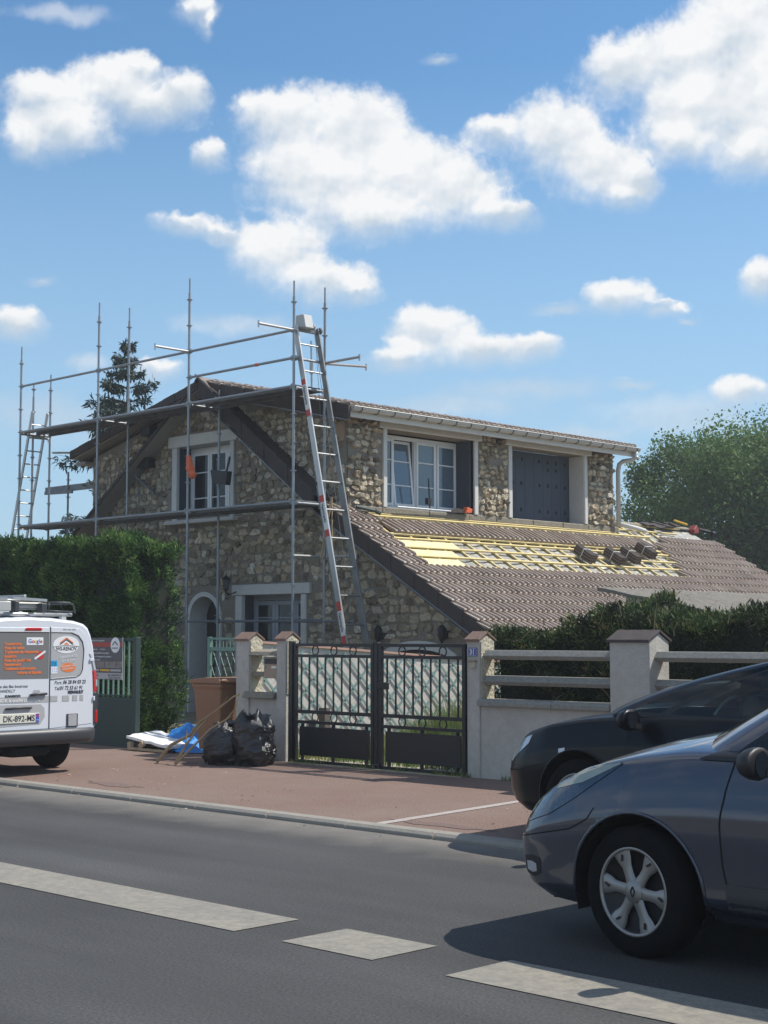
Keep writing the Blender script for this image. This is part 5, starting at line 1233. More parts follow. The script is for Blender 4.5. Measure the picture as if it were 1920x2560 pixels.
# ------------------------------------------------------------------ hedges, trees, grass
def hedge(name, label, cat, x0, x1, y0, y1, ztop, z0, m, n, size, seed, faces='-Y+Z', core_in=.16, spray=5, group=None, twig=0):
    """ztop(x): height; a dark core box with leafy sprays over its skin"""
    global rng
    rng = np.random.default_rng(seed); t = thing(name, label, cat, ((x0 + x1) / 2, (y0 + y1) / 2, z0), group=group); off = wloc(t)
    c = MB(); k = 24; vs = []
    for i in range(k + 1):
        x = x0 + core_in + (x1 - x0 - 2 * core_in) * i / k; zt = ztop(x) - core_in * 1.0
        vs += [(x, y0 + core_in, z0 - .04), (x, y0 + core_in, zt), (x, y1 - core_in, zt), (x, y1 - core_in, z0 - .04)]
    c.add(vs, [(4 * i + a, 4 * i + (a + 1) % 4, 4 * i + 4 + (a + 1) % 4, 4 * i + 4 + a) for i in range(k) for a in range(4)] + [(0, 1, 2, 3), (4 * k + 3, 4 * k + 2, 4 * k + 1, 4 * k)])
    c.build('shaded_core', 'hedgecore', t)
    # sample points on skin
    L, Dp = x1 - x0, y1 - y0; Hh = np.mean([ztop(x0), ztop(x1)]) - z0
    areas = {'front': L * Hh, 'top': L * Dp * 1.3, 'right': Dp * Hh * 1.3, 'left': Dp * Hh * .4, 'back': L * Hh * .35}; tot = sum(areas.values()); P = []; N = []
    for key, a in areas.items():
        q = int(n * a / tot); u = rng.random(q); v = rng.random(q)
        if key in ('front', 'back'):
            x = x0 + L * u; zt = np.array([ztop(xx) for xx in x]); p = np.stack([x, np.full(q, y0 if key == 'front' else y1), z0 + (zt - z0) * v], 1); nn = np.tile([0, -1 if key == 'front' else 1, .25], (q, 1))
        elif key == 'top':
            x = x0 + L * u; zt = np.array([ztop(xx) for xx in x]); p = np.stack([x, y0 + Dp * v, zt], 1); nn = np.tile([0, 0, 1.], (q, 1))
        else:
            xx = x1 if key == 'right' else x0; p = np.stack([np.full(q, xx), y0 + Dp * u, z0 + (ztop(xx) - z0) * v], 1); nn = np.tile([1. if key == 'right' else -1., 0, .3], (q, 1))
        P.append(p); N.append(nn)
    P = np.concatenate(P); N = np.concatenate(N)
    # lumpy surface
    lump = np.array([noise.noise(Vector(p) * 1.1) * .22 + noise.noise(Vector(p) * 3.2) * .13 for p in P])
    P = P + N * (lump - .06 - rng.random(len(P)) * .10)[:, None]
    clump = np.array([noise.noise(Vector(p) * 4.5 + Vector((9, 3, 1))) for p in P])
    V = []; T = []
    for s in range(spray):
        b = N + np.array([0, 0, .55]) + rng.normal(size=N.shape) * .55; b /= np.linalg.norm(b, axis=1)[:, None]
        q = P + rng.normal(size=P.shape) * size * .45
        V.append(leaves(q, size, .24, bias=b, jitter=.4)); T.append(np.clip(.42 + clump * .9 + rng.normal(size=len(P)) * .16 + lump * .6, 0, 1))
    o = quads_mesh('foliage', np.concatenate(V), np.concatenate(T), M[m], t, off=off)
    if twig:
        tw = MB(); rnd = random.Random(seed)
        for k in range(twig):
            x = rnd.uniform(x0, x1); z = rnd.uniform(z0 + .3, ztop(x) - .1); y = y0 - .02; d = Vector((rnd.uniform(-.5, .5), rnd.uniform(-.15, .1), rnd.uniform(.3, 1))).normalized() * rnd.uniform(.15, .45)
            tw.tube([(x, y, z), Vector((x, y, z)) + d * .5 + Vector((rnd.uniform(-.03, .03), 0, 0)), Vector((x, y, z)) + d], [.006, .004, .002], 4)
        tw.build('twig', 'stick', t)
    return t
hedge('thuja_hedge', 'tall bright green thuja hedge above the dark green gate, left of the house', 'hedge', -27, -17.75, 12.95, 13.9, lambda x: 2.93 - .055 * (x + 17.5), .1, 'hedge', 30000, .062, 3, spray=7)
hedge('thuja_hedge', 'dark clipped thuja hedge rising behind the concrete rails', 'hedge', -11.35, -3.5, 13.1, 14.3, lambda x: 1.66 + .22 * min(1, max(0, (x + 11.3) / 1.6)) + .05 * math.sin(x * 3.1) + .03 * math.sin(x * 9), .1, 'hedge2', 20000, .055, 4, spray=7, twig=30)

def spruce(x, y, h, rmax, label, seed, name='spruce_tree', z0=.1, n_lv=26, nd=.16, group=None):
    rnd = random.Random(seed); g = np.random.default_rng(seed); t = thing(name, label, 'tree', (x, y, z0), group=group)
    tr = MB(); tr.tube([(x, y, z0), (x, y, z0 + h * .5), (x, y, z0 + h)], [.16 * h / 10, .09 * h / 10, .012], 8); tr.build('trunk', 'bark', t)
    P = []; B = []; S = []; br = MB()
    for i in range(n_lv):
        f = i / (n_lv - 1); z = z0 + h * (.14 + .85 * f); rad = rmax * (1 - f) ** .85 * rnd.uniform(.75, 1.12) + .12
        nb = 6 if f < .8 else 5
        for k in range(nb):
            a = rnd.random() * 2 * PI; L = rad * rnd.uniform(.65, 1.1); up = rnd.uniform(.0, .25) + .3 * f
            pts = [Vector((x, y, z))]
            for s in range(1, 6):
                q = s / 5; pts.append(Vector((x + math.cos(a) * L * q, y + math.sin(a) * L * q, z + L * (up * q - .42 * q * q + .22 * q ** 4))))
            br.tube(pts, [.03 * h / 10, .022 * h / 10, .016 * h / 10, .01 * h / 10, .008 * h / 10, .003], 4, cap=False)
            m = int(18 + 48 * L)
            for s in range(m):
                q = rnd.uniform(.12, 1) ** .8; j = min(4, int(q * 5)); p = pts[j].lerp(pts[j + 1], q * 5 - j); side = rnd.uniform(-1, 1) * L * .28 * (1 - q * .75)
                p = p + Vector((-math.sin(a), math.cos(a), 0)) * side + Vector((0, 0, -abs(side) * .2 - rnd.random() * .34 * (L / rmax + .2)))
                P.append(p); B.append((math.cos(a) * .5 - math.sin(a) * side * .6, math.sin(a) * .5 + math.cos(a) * side * .6, -.55 if rnd.random() < .75 else .3)); S.append(rnd.random())
    br.build('branches', 'bark', t)
    P = np.array([tuple(p) for p in P]); B = np.array(B); global rng; rng = g
    V = []; T = []
    for s in range(3):
        V.append(leaves(P + g.normal(size=P.shape) * nd * .3, nd, .26, bias=B, jitter=.4)); T.append(np.clip(.45 + g.normal(size=len(P)) * .22, 0, 1))
    quads_mesh('crown', np.concatenate(V), np.concatenate(T), M['needle'], t, off=wloc(t))
    return t
spruce(-36.9, 26.7, 10.2, 3.6, 'tall dark spruce behind the left end of the house', 21, n_lv=21)
spruce(-46.5, 26.0, 4.6, 1.5, 'small dark conifer far left beyond the hedge', 22, n_lv=14, nd=.2)

def broad_tree(x, y, h, r, label, seed, z0=.0, n=26000, ls=.19, group=None, squash=.9):
    global rng
    rnd = random.Random(seed); rng = np.random.default_rng(seed); t = thing('broadleaf_tree', label, 'tree', (x, y, z0), group=group)
    tr = MB(); cz_ = z0 + h - r * squash; tr.tube([(x, y, z0), (x + .1, y, z0 + h * .3), (x, y, cz_)], [.3, .24, .14], 9)
    lobes = []
    for k in range(46):
        d = Vector((rnd.gauss(0, 1), rnd.gauss(0, 1), rnd.gauss(.15, .9))).normalized(); q = rnd.uniform(.45, .86); c = Vector((x, y, cz_)) + Vector((d.x * r * q, d.y * r * q, d.z * r * squash * q)); lobes.append((c, r * rnd.uniform(.16, .32)))
        if k % 3 == 0: tr.tube([(x, y, z0 + h * .35), (Vector((x, y, cz_)) + c) / 2 - Vector((0, 0, r * .15)), c], [.11, .07, .02], 5, cap=False)
    tr.build('trunk', 'bark', t)
    P = []; T = []
    per = n // len(lobes)
    for c, lr in lobes:
        u = unit(per); rad = lr * (rng.random(per) ** .4)[:, None] * (1 + .12 * rng.normal(size=(per, 1)).clip(-2, 2)); P.append(np.array(c) + u * rad); T.append(np.clip(rnd.gauss(.48, .13) + rng.normal(size=per) * .16, 0, 1))
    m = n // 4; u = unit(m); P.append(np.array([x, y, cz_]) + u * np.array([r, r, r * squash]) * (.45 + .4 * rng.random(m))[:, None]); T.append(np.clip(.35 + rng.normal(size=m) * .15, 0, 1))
    P = np.concatenate(P); T = np.concatenate(T)
    quads_mesh('crown', leaves(P, ls, .62), T, M['leaf'], t, off=wloc(t)); return t
GT = 'broad green trees behind the roof on the right'
broad_tree(-29.6, 56, 11.4, 6.1, 'large green leafy tree at the right edge, tallest of the group', 31, n=110000, ls=.13, group=GT)
broad_tree(-32.3, 52.0, 10.2, 5.0, 'round green tree just right of the white downpipe', 32, n=100000, ls=.125, group=GT)
broad_tree(-24.0, 50, 9.5, 4.8, 'green tree cut by the right frame edge behind the far roof corner', 33, n=50000, ls=.13, group=GT)
# low greenery seen past the garden on both sides
hedge('garden_shrubs', 'dark shrubs beyond the house on the far right', 'shrubs', -26, -8, 36, 40, lambda x: 3.4 + .5 * math.sin(x * .9), .0, 'hedge2', 5200, .26, 9, spray=3)
hedge('garden_shrubs', 'distant green shrubs low on the left horizon', 'shrubs', -75, -42, 34, 38, lambda x: 2.9 + .5 * math.sin(x * .7), .0, 'hedge2', 6000, .28, 10, spray=3)
# grass patch behind the gate and tufts at the gate foot
rng = np.random.default_rng(5)
n = 26000; gx_ = rng.uniform(-14.9, -11.2, n); gy_ = 12.75 + rng.random(n) ** .8 * 4.2; base = np.stack([gx_, gy_, np.full(n, .1)], 1)
dens = np.array([noise.noise(Vector((a * 1.2, b * 1.2, 2))) for a, b in zip(gx_, gy_)])
hgt = np.clip(.10 + .62 * np.clip((gx_ + 14.5) / 1.1, 0, 1) * np.clip((gy_ - 13.6) / 1.2, 0, 1) + .12 * dens, .03, .8) * rng.uniform(.6, 1.1, n)
d = np.stack([rng.normal(size=n) * .25, rng.normal(size=n) * .25, np.ones(n)], 1) * hgt[:, None]; s = np.stack([rng.normal(size=n), rng.normal(size=n), np.zeros(n)], 1); s = s / np.linalg.norm(s, axis=1)[:, None] * .006
V = np.stack([base - s, base + s, base + d * .6 + s * .7, base + d], 1)
tag(quads_mesh('tall_grass', V, np.clip(.55 + dens * .8 + rng.normal(size=n) * .2, 0, 1), M['grass']), 'tall green grass growing behind the black gate', 'grass', kind='stuff')
n = 3600; gx_ = rng.uniform(-14.8, -4.0, n); k = rng.random(n); gy_ = np.where(k < .6, 12.40 - np.abs(rng.normal(size=n)) * .035, 12.32 + rng.random(n) * .25); keep = np.array([noise.noise(Vector((a * 2.2, 0, 1))) for a in gx_]) > -.05
gx_, gy_ = gx_[keep], gy_[keep]; n = len(gx_); base = np.stack([gx_, gy_, np.full(n, .1)], 1); d = np.stack([rng.normal(size=n) * .5, -np.abs(rng.normal(size=n)) * .4, np.ones(n)], 1) * rng.uniform(.02, .07, n)[:, None]
s = np.stack([rng.normal(size=n), rng.normal(size=n), np.zeros(n)], 1); s = s / np.linalg.norm(s, axis=1)[:, None] * .005
tag(quads_mesh('weeds', np.stack([base - s, base + s, base + d * .6 + s * .7, base + d], 1), np.clip(.7 + rng.normal(size=n) * .25, 0, 1), M['grass']), 'dry weeds along the foot of the gate and wall', 'weeds', kind='stuff')
th = MB().box(-13.69, -10.95, 12.3, 12.62, .09, .106); structure('gate_threshold', th, mat('pale_threshold', (.42, .36, .25), .9, bump=(30, 5, .5, .01), var=[(6, .7, (.2, .2, .1)), (30, .4, (.3, .26, .2))]))
st_ = MB().box(-14.78, -10.9, 12.62, 18.9, .09, .101); structure('driveway', st_, mat('driveway', (.4, .35, .27), .95, bump=(20, 5, .5, .02), var=[(3, .6, (.25, .25, .14)), (20, .4, (.5, .45, .36))]))

# ------------------------------------------------------------------ shed and far house
sh = thing('garden_shed', 'low shed with grey shingle roof poking above the right hedge', 'shed', (-11.6, 19, .1))
m = MB(); nx_, ny_ = 10, 40; vs = []
def shz(x): return 2.30 - (x + 13.35) * .193
for j in range(ny_ + 1):
    for i in range(nx_ + 1):
        x = -13.35 + 3.0 * i / nx_; y = 18.0 + 8 * j / ny_; vs.append((x, y, shz(x) + .02 * noise.noise(Vector((x * 4, y * 4, 0))) + (.012 if (j + i) % 2 else 0)))
k = len(vs)
m.add(vs + [(p[0], p[1], p[2] - .05) for p in vs], [(j * (nx_ + 1) + i, j * (nx_ + 1) + i + 1, (j + 1) * (nx_ + 1) + i + 1, (j + 1) * (nx_ + 1) + i) for j in range(ny_) for i in range(nx_)] + [(i, i + 1, i + 1 + k, i + k) for i in range(nx_)] + [(0, nx_ + 1, nx_ + 1 + k, k)] + [(j * (nx_ + 1), (j + 1) * (nx_ + 1), (j + 1) * (nx_ + 1) + k, j * (nx_ + 1) + k) for j in range(ny_)])
m.build('roof', 'shingle', sh)
w = MB(); w.prism([(-13.1, .1), (-10.6, .1), (-10.6, 1.7), (-13.1, 2.18)], 'Y', 18.35, 25.5); w.build('wall', 'cream', sh)
fh = thing('far_house', 'distant white house with tiled roof at the far left edge above the hedge', 'house', (-74, 40, 0))
w = MB(); w.prism([(36, 0), (46, 0), (46, 4.5), (41, 6.6), (36, 4.5)], 'X', -84, -72); w.build('wall', 'cream', fh)
w = MB(); w.prism([(35.6, 4.3), (41, 6.7), (41, 6.9), (35.6, 4.5)], 'X', -84.3, -71.7); w.prism([(46.4, 4.3), (41, 6.7), (41, 6.9), (46.4, 4.5)], 'X', -84.3, -71.7); w.build('roof', 'farroof', fh)

# ------------------------------------------------------------------ vehicles
def wheel(parent, x, y, z, side, r, w, rim_r, style, spokes, steer=0.0, rot=0.0):
    """wheel with its axle along world Y; side = -1 faces -Y"""
    t = bpy.data.objects.new('wheel', None); COL.objects.link(t); t.parent = parent; t.location = Vector((x, y, z)) - wloc(parent); t.rotation_euler = (0, 0, steer)
    s = side; m = MB()
    pr = [(rim_r, s * w * .5), (rim_r + .012, s * w * .52), (r - .045, s * w * .52), (r - .012, s * w * .45), (r, s * w * .33), (r, -s * w * .33), (r - .02, -s * w * .48), (rim_r, -s * w * .5)]
    m.lathe(pr, (0, 0, 0), 'Y', 48); m.build('tyre', 'tyre', t, world=False, smooth=True)
    b = MB(); b.lathe([(rim_r + .004, s * w * .5), (rim_r - .012, s * w * .49), (rim_r - .02, s * w * .3), (0, s * w * .28)], (0, 0, 0), 'Y', 40); b.build('rim', 'black', t, world=False, smooth=True)
    h = MB(); yo = s * w * .46
    h.lathe([(rim_r + .001, s * w * .50), (rim_r - .002, s * w * .515), (rim_r - .014, s * w * .50), (rim_r - .016, s * w * .46)], (0, 0, 0), 'Y', 48)
    h.lathe([(0, yo + s * .008), (.052, yo + s * .006), (.06, yo - s * .004), (.06, yo - s * .03)], (0, 0, 0), 'Y', 28)
    for k in range(spokes):
        a = rot + 2 * PI * k / spokes; ca, sa = math.cos(a), math.sin(a)
        prof = ((.045, .034, .004), (.09, .028, .0), (.13, .030, -.001), (.165, .046, .002), (rim_r - .008, .058, .005)) if style == 'flare' else ((.045, .02, 0), (.12, .016, 0), (rim_r - .01, .02, 0.0))
        vs = []
        for (rr, hw, dy) in prof:
            for (q, e) in ((-1, -.014), (-.72, .0), (0, -.006 if style == 'flare' else 0), (.72, .0), (1, -.014)):
                vs.append((ca * rr - sa * hw * q, yo + s * (dy + e), sa * rr + ca * hw * q))
        n = len(prof); h.add(vs, [(5 * i + j, 5 * i + j + 1, 5 * i + 6 + j, 5 * i + 5 + j) for i in range(n - 1) for j in range(4)])
    hc = h.build('hubcap', 'hub', t, world=False, smooth=True)
    if style == 'flare':
        sl = MB()
        for k in range(spokes):
            a = rot + 2 * PI * k / spokes; ca, sa = math.cos(a), math.sin(a); c = Vector((ca * .175, yo + s * .004, sa * .175)); d = Vector((ca, 0, sa)) * .014; q = Vector((-sa, 0, ca)) * .007
            sl.bar(c - d + q, c + d - q, .010, .004, (0, 1, 0))
        sl.build('slot', 'black', hc, world=False)
        em = MB(); c = Vector((0, yo + s * .010, 0)); pts = [(0, .026), (.014, 0), (0, -.026), (-.014, 0)]
        for i in range(4):
            p, q = pts[i], pts[(i + 1) % 4]; em.bar((p[0], c.y, p[1]), (q[0], c.y, q[1]), .006, .003, (0, 1, 0))
        em.build('emblem', 'black', hc, world=False)
    return t
def interp(tab, x):
    if x <= tab[0][0]: return tab[0][1]
    for (a, va), (b, vb) in zip(tab, tab[1:]):
        if x <= b:
            q = (x - a) / (b - a); return va + (vb - va) * q
    return tab[-1][1]
def smooth_tab(tab, x, h=.06):
    return sum(interp(tab, x + d * h) for d in (-1, -.5, 0, .5, 1)) / 5
def car(name, label, X0, Yc, z0, P):
    """a car lying along X with its nose at X0 pointing to -X; P holds the profile tables (x measured from the nose)"""
    root = thing(name, label, 'car', (X0 + P['L'] / 2, Yc, z0)); L = P['L']; half = P['W'] / 2
    wb = lambda x: smooth_tab(P['plan'], x, .05) * half
    zb = lambda x: smooth_tab(P['belt'], x); zc = lambda x: smooth_tab(P['crown'], x); zl = lambda x: smooth_tab(P['low'], x, .03)
    xs = []; x = 0
    while x < L: xs.append(x); x += .01 if x < .12 else (.022 if x < 1.5 else .03)
    xs.append(L)
    NS, NT = 30, 12; verts = []; m = NS + NT + 1
    def nose(x, z): # fore-aft shaping of the nose by height
        return interp(P['nose'], z) * max(0, 1 - x / .7) ** 1.5
    for x in xs:
        w = wb(x); lo, hi = zl(x), zb(x); cr = zc(x)
        for j in range(NS + 1):
            t = j / NS; z = lo + (hi - lo) * t
            sec = 1 - .05 * (1 - t) ** 2.2 - .105 * max(0, t - .5) ** 1.7 / .5 ** 1.7 - (.10 * max(0, .12 - t) / .12)
            crease = .006 * math.exp(-((t - P.get('crease', .62)) / .05) ** 2)
            verts.append((x + nose(x, z), w * sec + crease, z))
        y1 = verts[-1][1]
        for j in range(1, NT + 1):
            t = j / NT; a = t * PI / 2
            y = y1 * (1 - t) ** .9; z = hi + (cr - hi) * math.sin(a) ** .75
            verts.append((x + nose(x, z), y, z))
    # wheel arches
    archs = [(P['hub'][0], P['hubz'], P['arch']), (P['hub'][1], P['hubz'], P['arch'])]
    ins = [None] * len(verts)
    for i, (x, y, z) in enumerate(verts):
        if i % m > NS: continue
        for (ax, az_, ar_) in archs:
            if (x - ax) ** 2 + (z - az_) ** 2 < ar_ ** 2: ins[i] = (ax, az_, ar_)
    faces = []
    for i in range(len(xs) - 1):
        for j in range(m - 1):
            q = (i * m + j, (i + 1) * m + j, (i + 1) * m + j + 1, i * m + j + 1)
            if all(ins[k] is not None for k in q): continue
            faces.append(q)
    for i, a in enumerate(ins):
        if a is None: continue
        x, y, z = verts[i]; d = math.hypot(x - a[0], z - a[1]) or 1e-6; k = a[2] / d; verts[i] = (a[0] + (x - a[0]) * k, y, a[1] + (z - a[1]) * k)
    V = [(X0 + x, Yc - y, z0 + z) for x, y, z in verts]; n0 = len(V); V += [(X0 + x, Yc + y, z0 + z) for x, y, z in verts]
    Fc = [tuple(reversed(f)) for f in faces] + [tuple(n0 + k for k in f) for f in faces]
    # close nose and tail
    for i in (0, len(xs) - 1):
        for j in range(m - 1): Fc.append((i * m + j, i * m + j + 1, n0 + i * m + j + 1, n0 + i * m + j))
    me = bpy.data.meshes.new('body'); me.from_pydata([tuple(Vector(p) - wloc(root)) for p in V], [], Fc); bm = bmesh.new(); bm.from_mesh(me); bmesh.ops.remove_doubles(bm, verts=bm.verts, dist=1e-5); bmesh.ops.recalc_face_normals(bm, faces=bm.faces); bm.to_mesh(me); bm.free()
    body = link('body', me, root, True, (M[P['paint']],))
    tree = BVHTree.FromPolygons([Vector(p) for p in V], Fc)
    def surf(x, z, side, off):
        r = tree.ray_cast(Vector((X0 + x, Yc + side * 2.5, z0 + z)), Vector((0, -side, 0)), 2.5)
        if r[0] is None:
            r = tree.find_nearest(Vector((X0 + x, Yc + side * half, z0 + z)))
        nn = r[1]; nn = nn if nn.y * side > 0 else -nn
        return r[0] + nn * off
    def patch(nm, top, bot, m_, off=.004, nu=24, nv=8, sides=(-1, 1), parent=root, sm=True):
        """surface patch between two side-view polylines (x, z)"""
        def along(pl, u):
            ds = [0]
            for a, b in zip(pl, pl[1:]): ds.append(ds[-1] + math.hypot(b[0] - a[0], b[1] - a[1]))
            s = u * ds[-1]
            for k in range(len(pl) - 1):
                if s <= ds[k + 1] + 1e-9:
                    q = (s - ds[k]) / max(1e-9, ds[k + 1] - ds[k]); return (pl[k][0] + (pl[k + 1][0] - pl[k][0]) * q, pl[k][1] + (pl[k + 1][1] - pl[k][1]) * q)
            return pl[-1]
        for s in sides:
            vs = []
            for i in range(nu + 1):
                a, b = along(top, i / nu), along(bot, i / nu)
                for j in range(nv + 1):
                    q = j / nv; vs.append(surf(a[0] + (b[0] - a[0]) * q, a[1] + (b[1] - a[1]) * q, s, off))
            mm = MB(); mm.add(vs, [(i * (nv + 1) + j, i * (nv + 1) + j + 1, (i + 1) * (nv + 1) + j + 1, (i + 1) * (nv + 1) + j) for i in range(nu) for j in range(nv)])
            mm.build(nm, m_, parent, smooth=sm)
    def seam(nm, pl, wd=.007, sides=(-1, 1), off=.0015, m_='seam'):
        for s in sides:
            pts = []
            for a, b in zip(pl, pl[1:]):
                for k in range(8): pts.append(surf(a[0] + (b[0] - a[0]) * k / 8, a[1] + (b[1] - a[1]) * k / 8, s, off))
            pts.append(surf(*pl[-1], s, off)); mm = MB(); vs = []
            for i, p in enumerate(pts):
                d = (pts[min(i + 1, len(pts) - 1)] - pts[max(0, i - 1)]).normalized(); q = d.cross(Vector((0, 1, 0))).normalized() * wd / 2; vs += [p - q, p + q]
            mm.add(vs, [(2 * i, 2 * i + 1, 2 * i + 3, 2 * i + 2) for i in range(len(pts) - 1)]); mm.build(nm, m_, body)
    # arch lips and wheel wells
    for (ax, az_, ar_) in archs:
        for s in (-1, 1):
            lip = MB(); pts = []
            for k in range(25):
                a = PI * (1.04 - 1.08 * k / 24); px, pz = ax + (ar_ + .006) * math.cos(a), az_ + (ar_ + .006) * math.sin(a); p = surf(px, max(pz, zl(px) + .02), s, .001); pts.append(Vector((X0 + px, p.y, z0 + max(pz, zl(px)))))
            lip.tube(pts, .010, 6); lip.build('arch_lip', P['lip'], root, smooth=True)
        well = MB(); vs = []
        for yy in (Yc - half + .05, Yc + half - .05):
            for k in range(17):
                a = PI * (1.1 - 1.2 * k / 16); vs.append((X0 + ax + ar_ * math.cos(a), yy, z0 + az_ + ar_ * math.sin(a)))
        well.add(vs, [(k, k + 1, 18 + k, 17 + k) for k in range(16)]); well.build('wheel_well', 'seam', root)
    MB().box(X0 + .25, X0 + L - .25, Yc - half + .22, Yc + half - .22, z0 + .2, z0 + .5).build('underbody', 'seam', root)
    # greenhouse: rings of a rounded plan rising to the roof
    G = P['cab']; rings = []; NR = 14
    keys = G['side']     # side divisions as fractions of the side length: pillar, glass ...
    def ring(t):
        xf = G['xf'](t); xr = G['xr'](t); w = G['w'](t); zf = G['z'](t)
        pts = []; bul = G['bulge'] * (1 - .3 * t)
        for k in range(9): q = k / 8; pts.append((xf + bul * (q * .88) ** 2.4, w * q * .88, 0))
        xc = xf + bul * .88 ** 2.4; xs0 = xf + bul * 1.0 + .10
        for k in range(1, 4): q = k / 3; pts.append((xc + (xs0 - xc) * (q ** 1.3), w * (.88 + .12 * math.sin(q * PI / 2)), 0))
        for fr_ in keys: pts.append((xs0 + (xr - .12 - xs0) * fr_, w * (1 - .012 * fr_), 0))
        pts.append((xr - .04, w * .93, 0)); pts.append((xr, w * .80, 0))
        for k in range(1, 5): pts.append((xr + .02 * k / 4, w * .80 * (1 - k / 4), 0))
        return [(p[0], p[1], zf + G['zside'](p[0], t)) for p in pts]
    for i in range(NR + 1): rings.append(ring(i / NR))
    n = len(rings[0]); top = rings[-1]
    # roof cap
    cx_ = sum(p[0] for p in top) / n
    caps = []
    for q, dz in ((.94, .018), (.82, .034), (.6, .052), (.3, .064), (0.001, .068)):
        caps.append([(cx_ + (p[0] - cx_) * (1 - (1 - q) * (1 if q < .9 else .5)), p[1] * q, p[2] + dz * G.get('dome', 1)) for p in top])
    allr = rings + caps
    def grid_part(nm, r0, r1, c0, c1, m_, off=0.0, parent=root, sm=True, thick=0):
        for s in (-1, 1):
            vs = []
            for r_ in range(r0, r1 + 1):
                for c in range(c0, c1 + 1):
                    p = allr[r_][c]; vs.append((X0 + p[0], Yc + s * (p[1] + off), z0 + p[2]))
            w_ = c1 - c0 + 1; mm = MB(); mm.add(vs, [(i * w_ + j, i * w_ + j + 1, (i + 1) * w_ + j + 1, (i + 1) * w_ + j) for i in range(r1 - r0) for j in range(c1 - c0)]); mm.build(nm, m_, parent, smooth=sm)
    def full(nm, r0, r1, c0, c1, m_):
        # both halves in one mesh
        mm = MB()
        for s in (-1, 1):
            vs = []
            for r_ in range(r0, r1 + 1):
                for c in range(c0, c1 + 1):
                    p = allr[r_][c]; vs.append((X0 + p[0], Yc + s * p[1], z0 + p[2]))
            w_ = c1 - c0 + 1; mm.add(vs, [(i * w_ + j, i * w_ + j + 1, (i + 1) * w_ + j + 1, (i + 1) * w_ + j) for i in range(r1 - r0) for j in range(c1 - c0)])
        me = mm.mesh(nm, wloc(root)); bm = bmesh.new(); bm.from_mesh(me); bmesh.ops.remove_doubles(bm, verts=bm.verts, dist=1e-4); bmesh.ops.recalc_face_normals(bm, faces=bm.faces); bm.to_mesh(me); bm.free()
        return link(nm, me, root, True, (M[m_],))
    gm = P.get('glass', 'carglass'); rt = NR - 1
    full('windscreen', 0, rt, 0, 7, gm); full('rear_window', 3, rt, n - 5, n - 1, gm)
    grid_part('pillar', 0, rt, 7, 11, P['paint'])                       # A pillar
    c = 11; 
    for k, kind in enumerate(G['kinds']):
        c1 = c + 1
        if kind == 'g':
            grid_part('side_window', 1, rt, c, c1, gm); grid_part('window_trim', 0, 1, c, c1, 'black')
        elif kind == 'b': grid_part('pillar', 0, rt, c, c1, 'black')
        else: grid_part('pillar', 0, rt, c, c1, P['paint'])
        c = c1
    grid_part('pillar', 0, rt, c, n - 5, P['paint']); full('tailgate', 0, 3, n - 5, n - 1, P['paint'])
    full('roof', rt, len(allr) - 1, 0, n - 1, P['paint'])
    # wheels
    for k, hx in enumerate(P['hub']):
        for s in (-1, 1):
            wheel(root, X0 + hx, Yc + s * (half - P['tw'] / 2 - .015), z0 + P['tr'], s, P['tr'], P['tw'], P['rim'], P['style'], P['spokes'], steer=P.get('steer', 0) if k == 0 else 0, rot=P.get('rot', .3))
    # interior
    I = P['inner']; it = MB()
    it.box(X0 + I['dash'], X0 + I['dash'] + .35, Yc - half + .2, Yc + half - .2, z0 + .62, z0 + I['dz']); it.build('dashboard', 'black', root, bevel=.05, bseg=2)
    for (sx_, sy_) in ((I['seat'], -.38), (I['seat'], .38), (I['seat'] + .85, -.38), (I['seat'] + .85, .38)):
        q = MB(); q.prism([(X0 + sx_ + .1, z0 + .55), (X0 + sx_ + .26, z0 + .55), (X0 + sx_ + .42, z0 + 1.12), (X0 + sx_ + .3, z0 + 1.14)], 'Y', Yc + sy_ - .23, Yc + sy_ + .23)
        q.prism([(X0 + sx_ + .34, z0 + 1.16), (X0 + sx_ + .44, z0 + 1.16), (X0 + sx_ + .47, z0 + 1.32), (X0 + sx_ + .39, z0 + 1.32)], 'Y', Yc + sy_ - .12, Yc + sy_ + .12)
        q.build('seat', mat('seat_cloth', (.05, .055, .055), .9) if 'seat_cloth' not in bpy.data.materials else 'dark', root, bevel=.03, bseg=2) if False else q.build('seat', 'bumper', root, bevel=.03, bseg=2)
    sw = MB(); c_ = Vector((X0 + I['dash'] + .5, Yc - .38, z0 + I['dz'] + .02)); u = Vector((.45, 0, .9)).normalized(); v = Vector((0, 1, 0))
    sw.tube([c_ + u * .18 * math.cos(a) + v * .18 * math.sin(a) for a in [2 * PI * k / 24 for k in range(25)]], .016, 6, cap=False); sw.bar(c_ - v * .17, c_ + v * .17, .04, .02, u.cross(v)); sw.bar(c_ - u * .17, c_, .03, .02, v); sw.lathe([(0, .0), (.05, 0), (.05, .02), (0, .02)], c_, 'X', 12)
    sw.build('steering_wheel', 'steel', root)
    # door mirrors
    for s in (-1, 1):
        x, z = P['mirror']; base = Vector((X0 + x, Yc + s * (wb(x) - .06), z0 + z)); mm = MB(); nu, nv = 16, 10; vs = []
        for j in range(nv + 1):
            for i in range(nu):
                a = 2 * PI * i / nu; b = PI * j / nv; rx_, ry_, rz_ = .075, .115, .078
                vx = -math.cos(b); rr = math.sin(b) ** .7
                vs.append(base + Vector((rx_ * vx * (1.2 if vx < 0 else .25), s * .15 + ry_ * rr * math.cos(a) * s, .02 + rz_ * rr * math.sin(a))))
        mm.add(vs, [(j * nu + i, j * nu + (i + 1) % nu, (j + 1) * nu + (i + 1) % nu, (j + 1) * nu + i) for j in range(nv) for i in range(nu)])
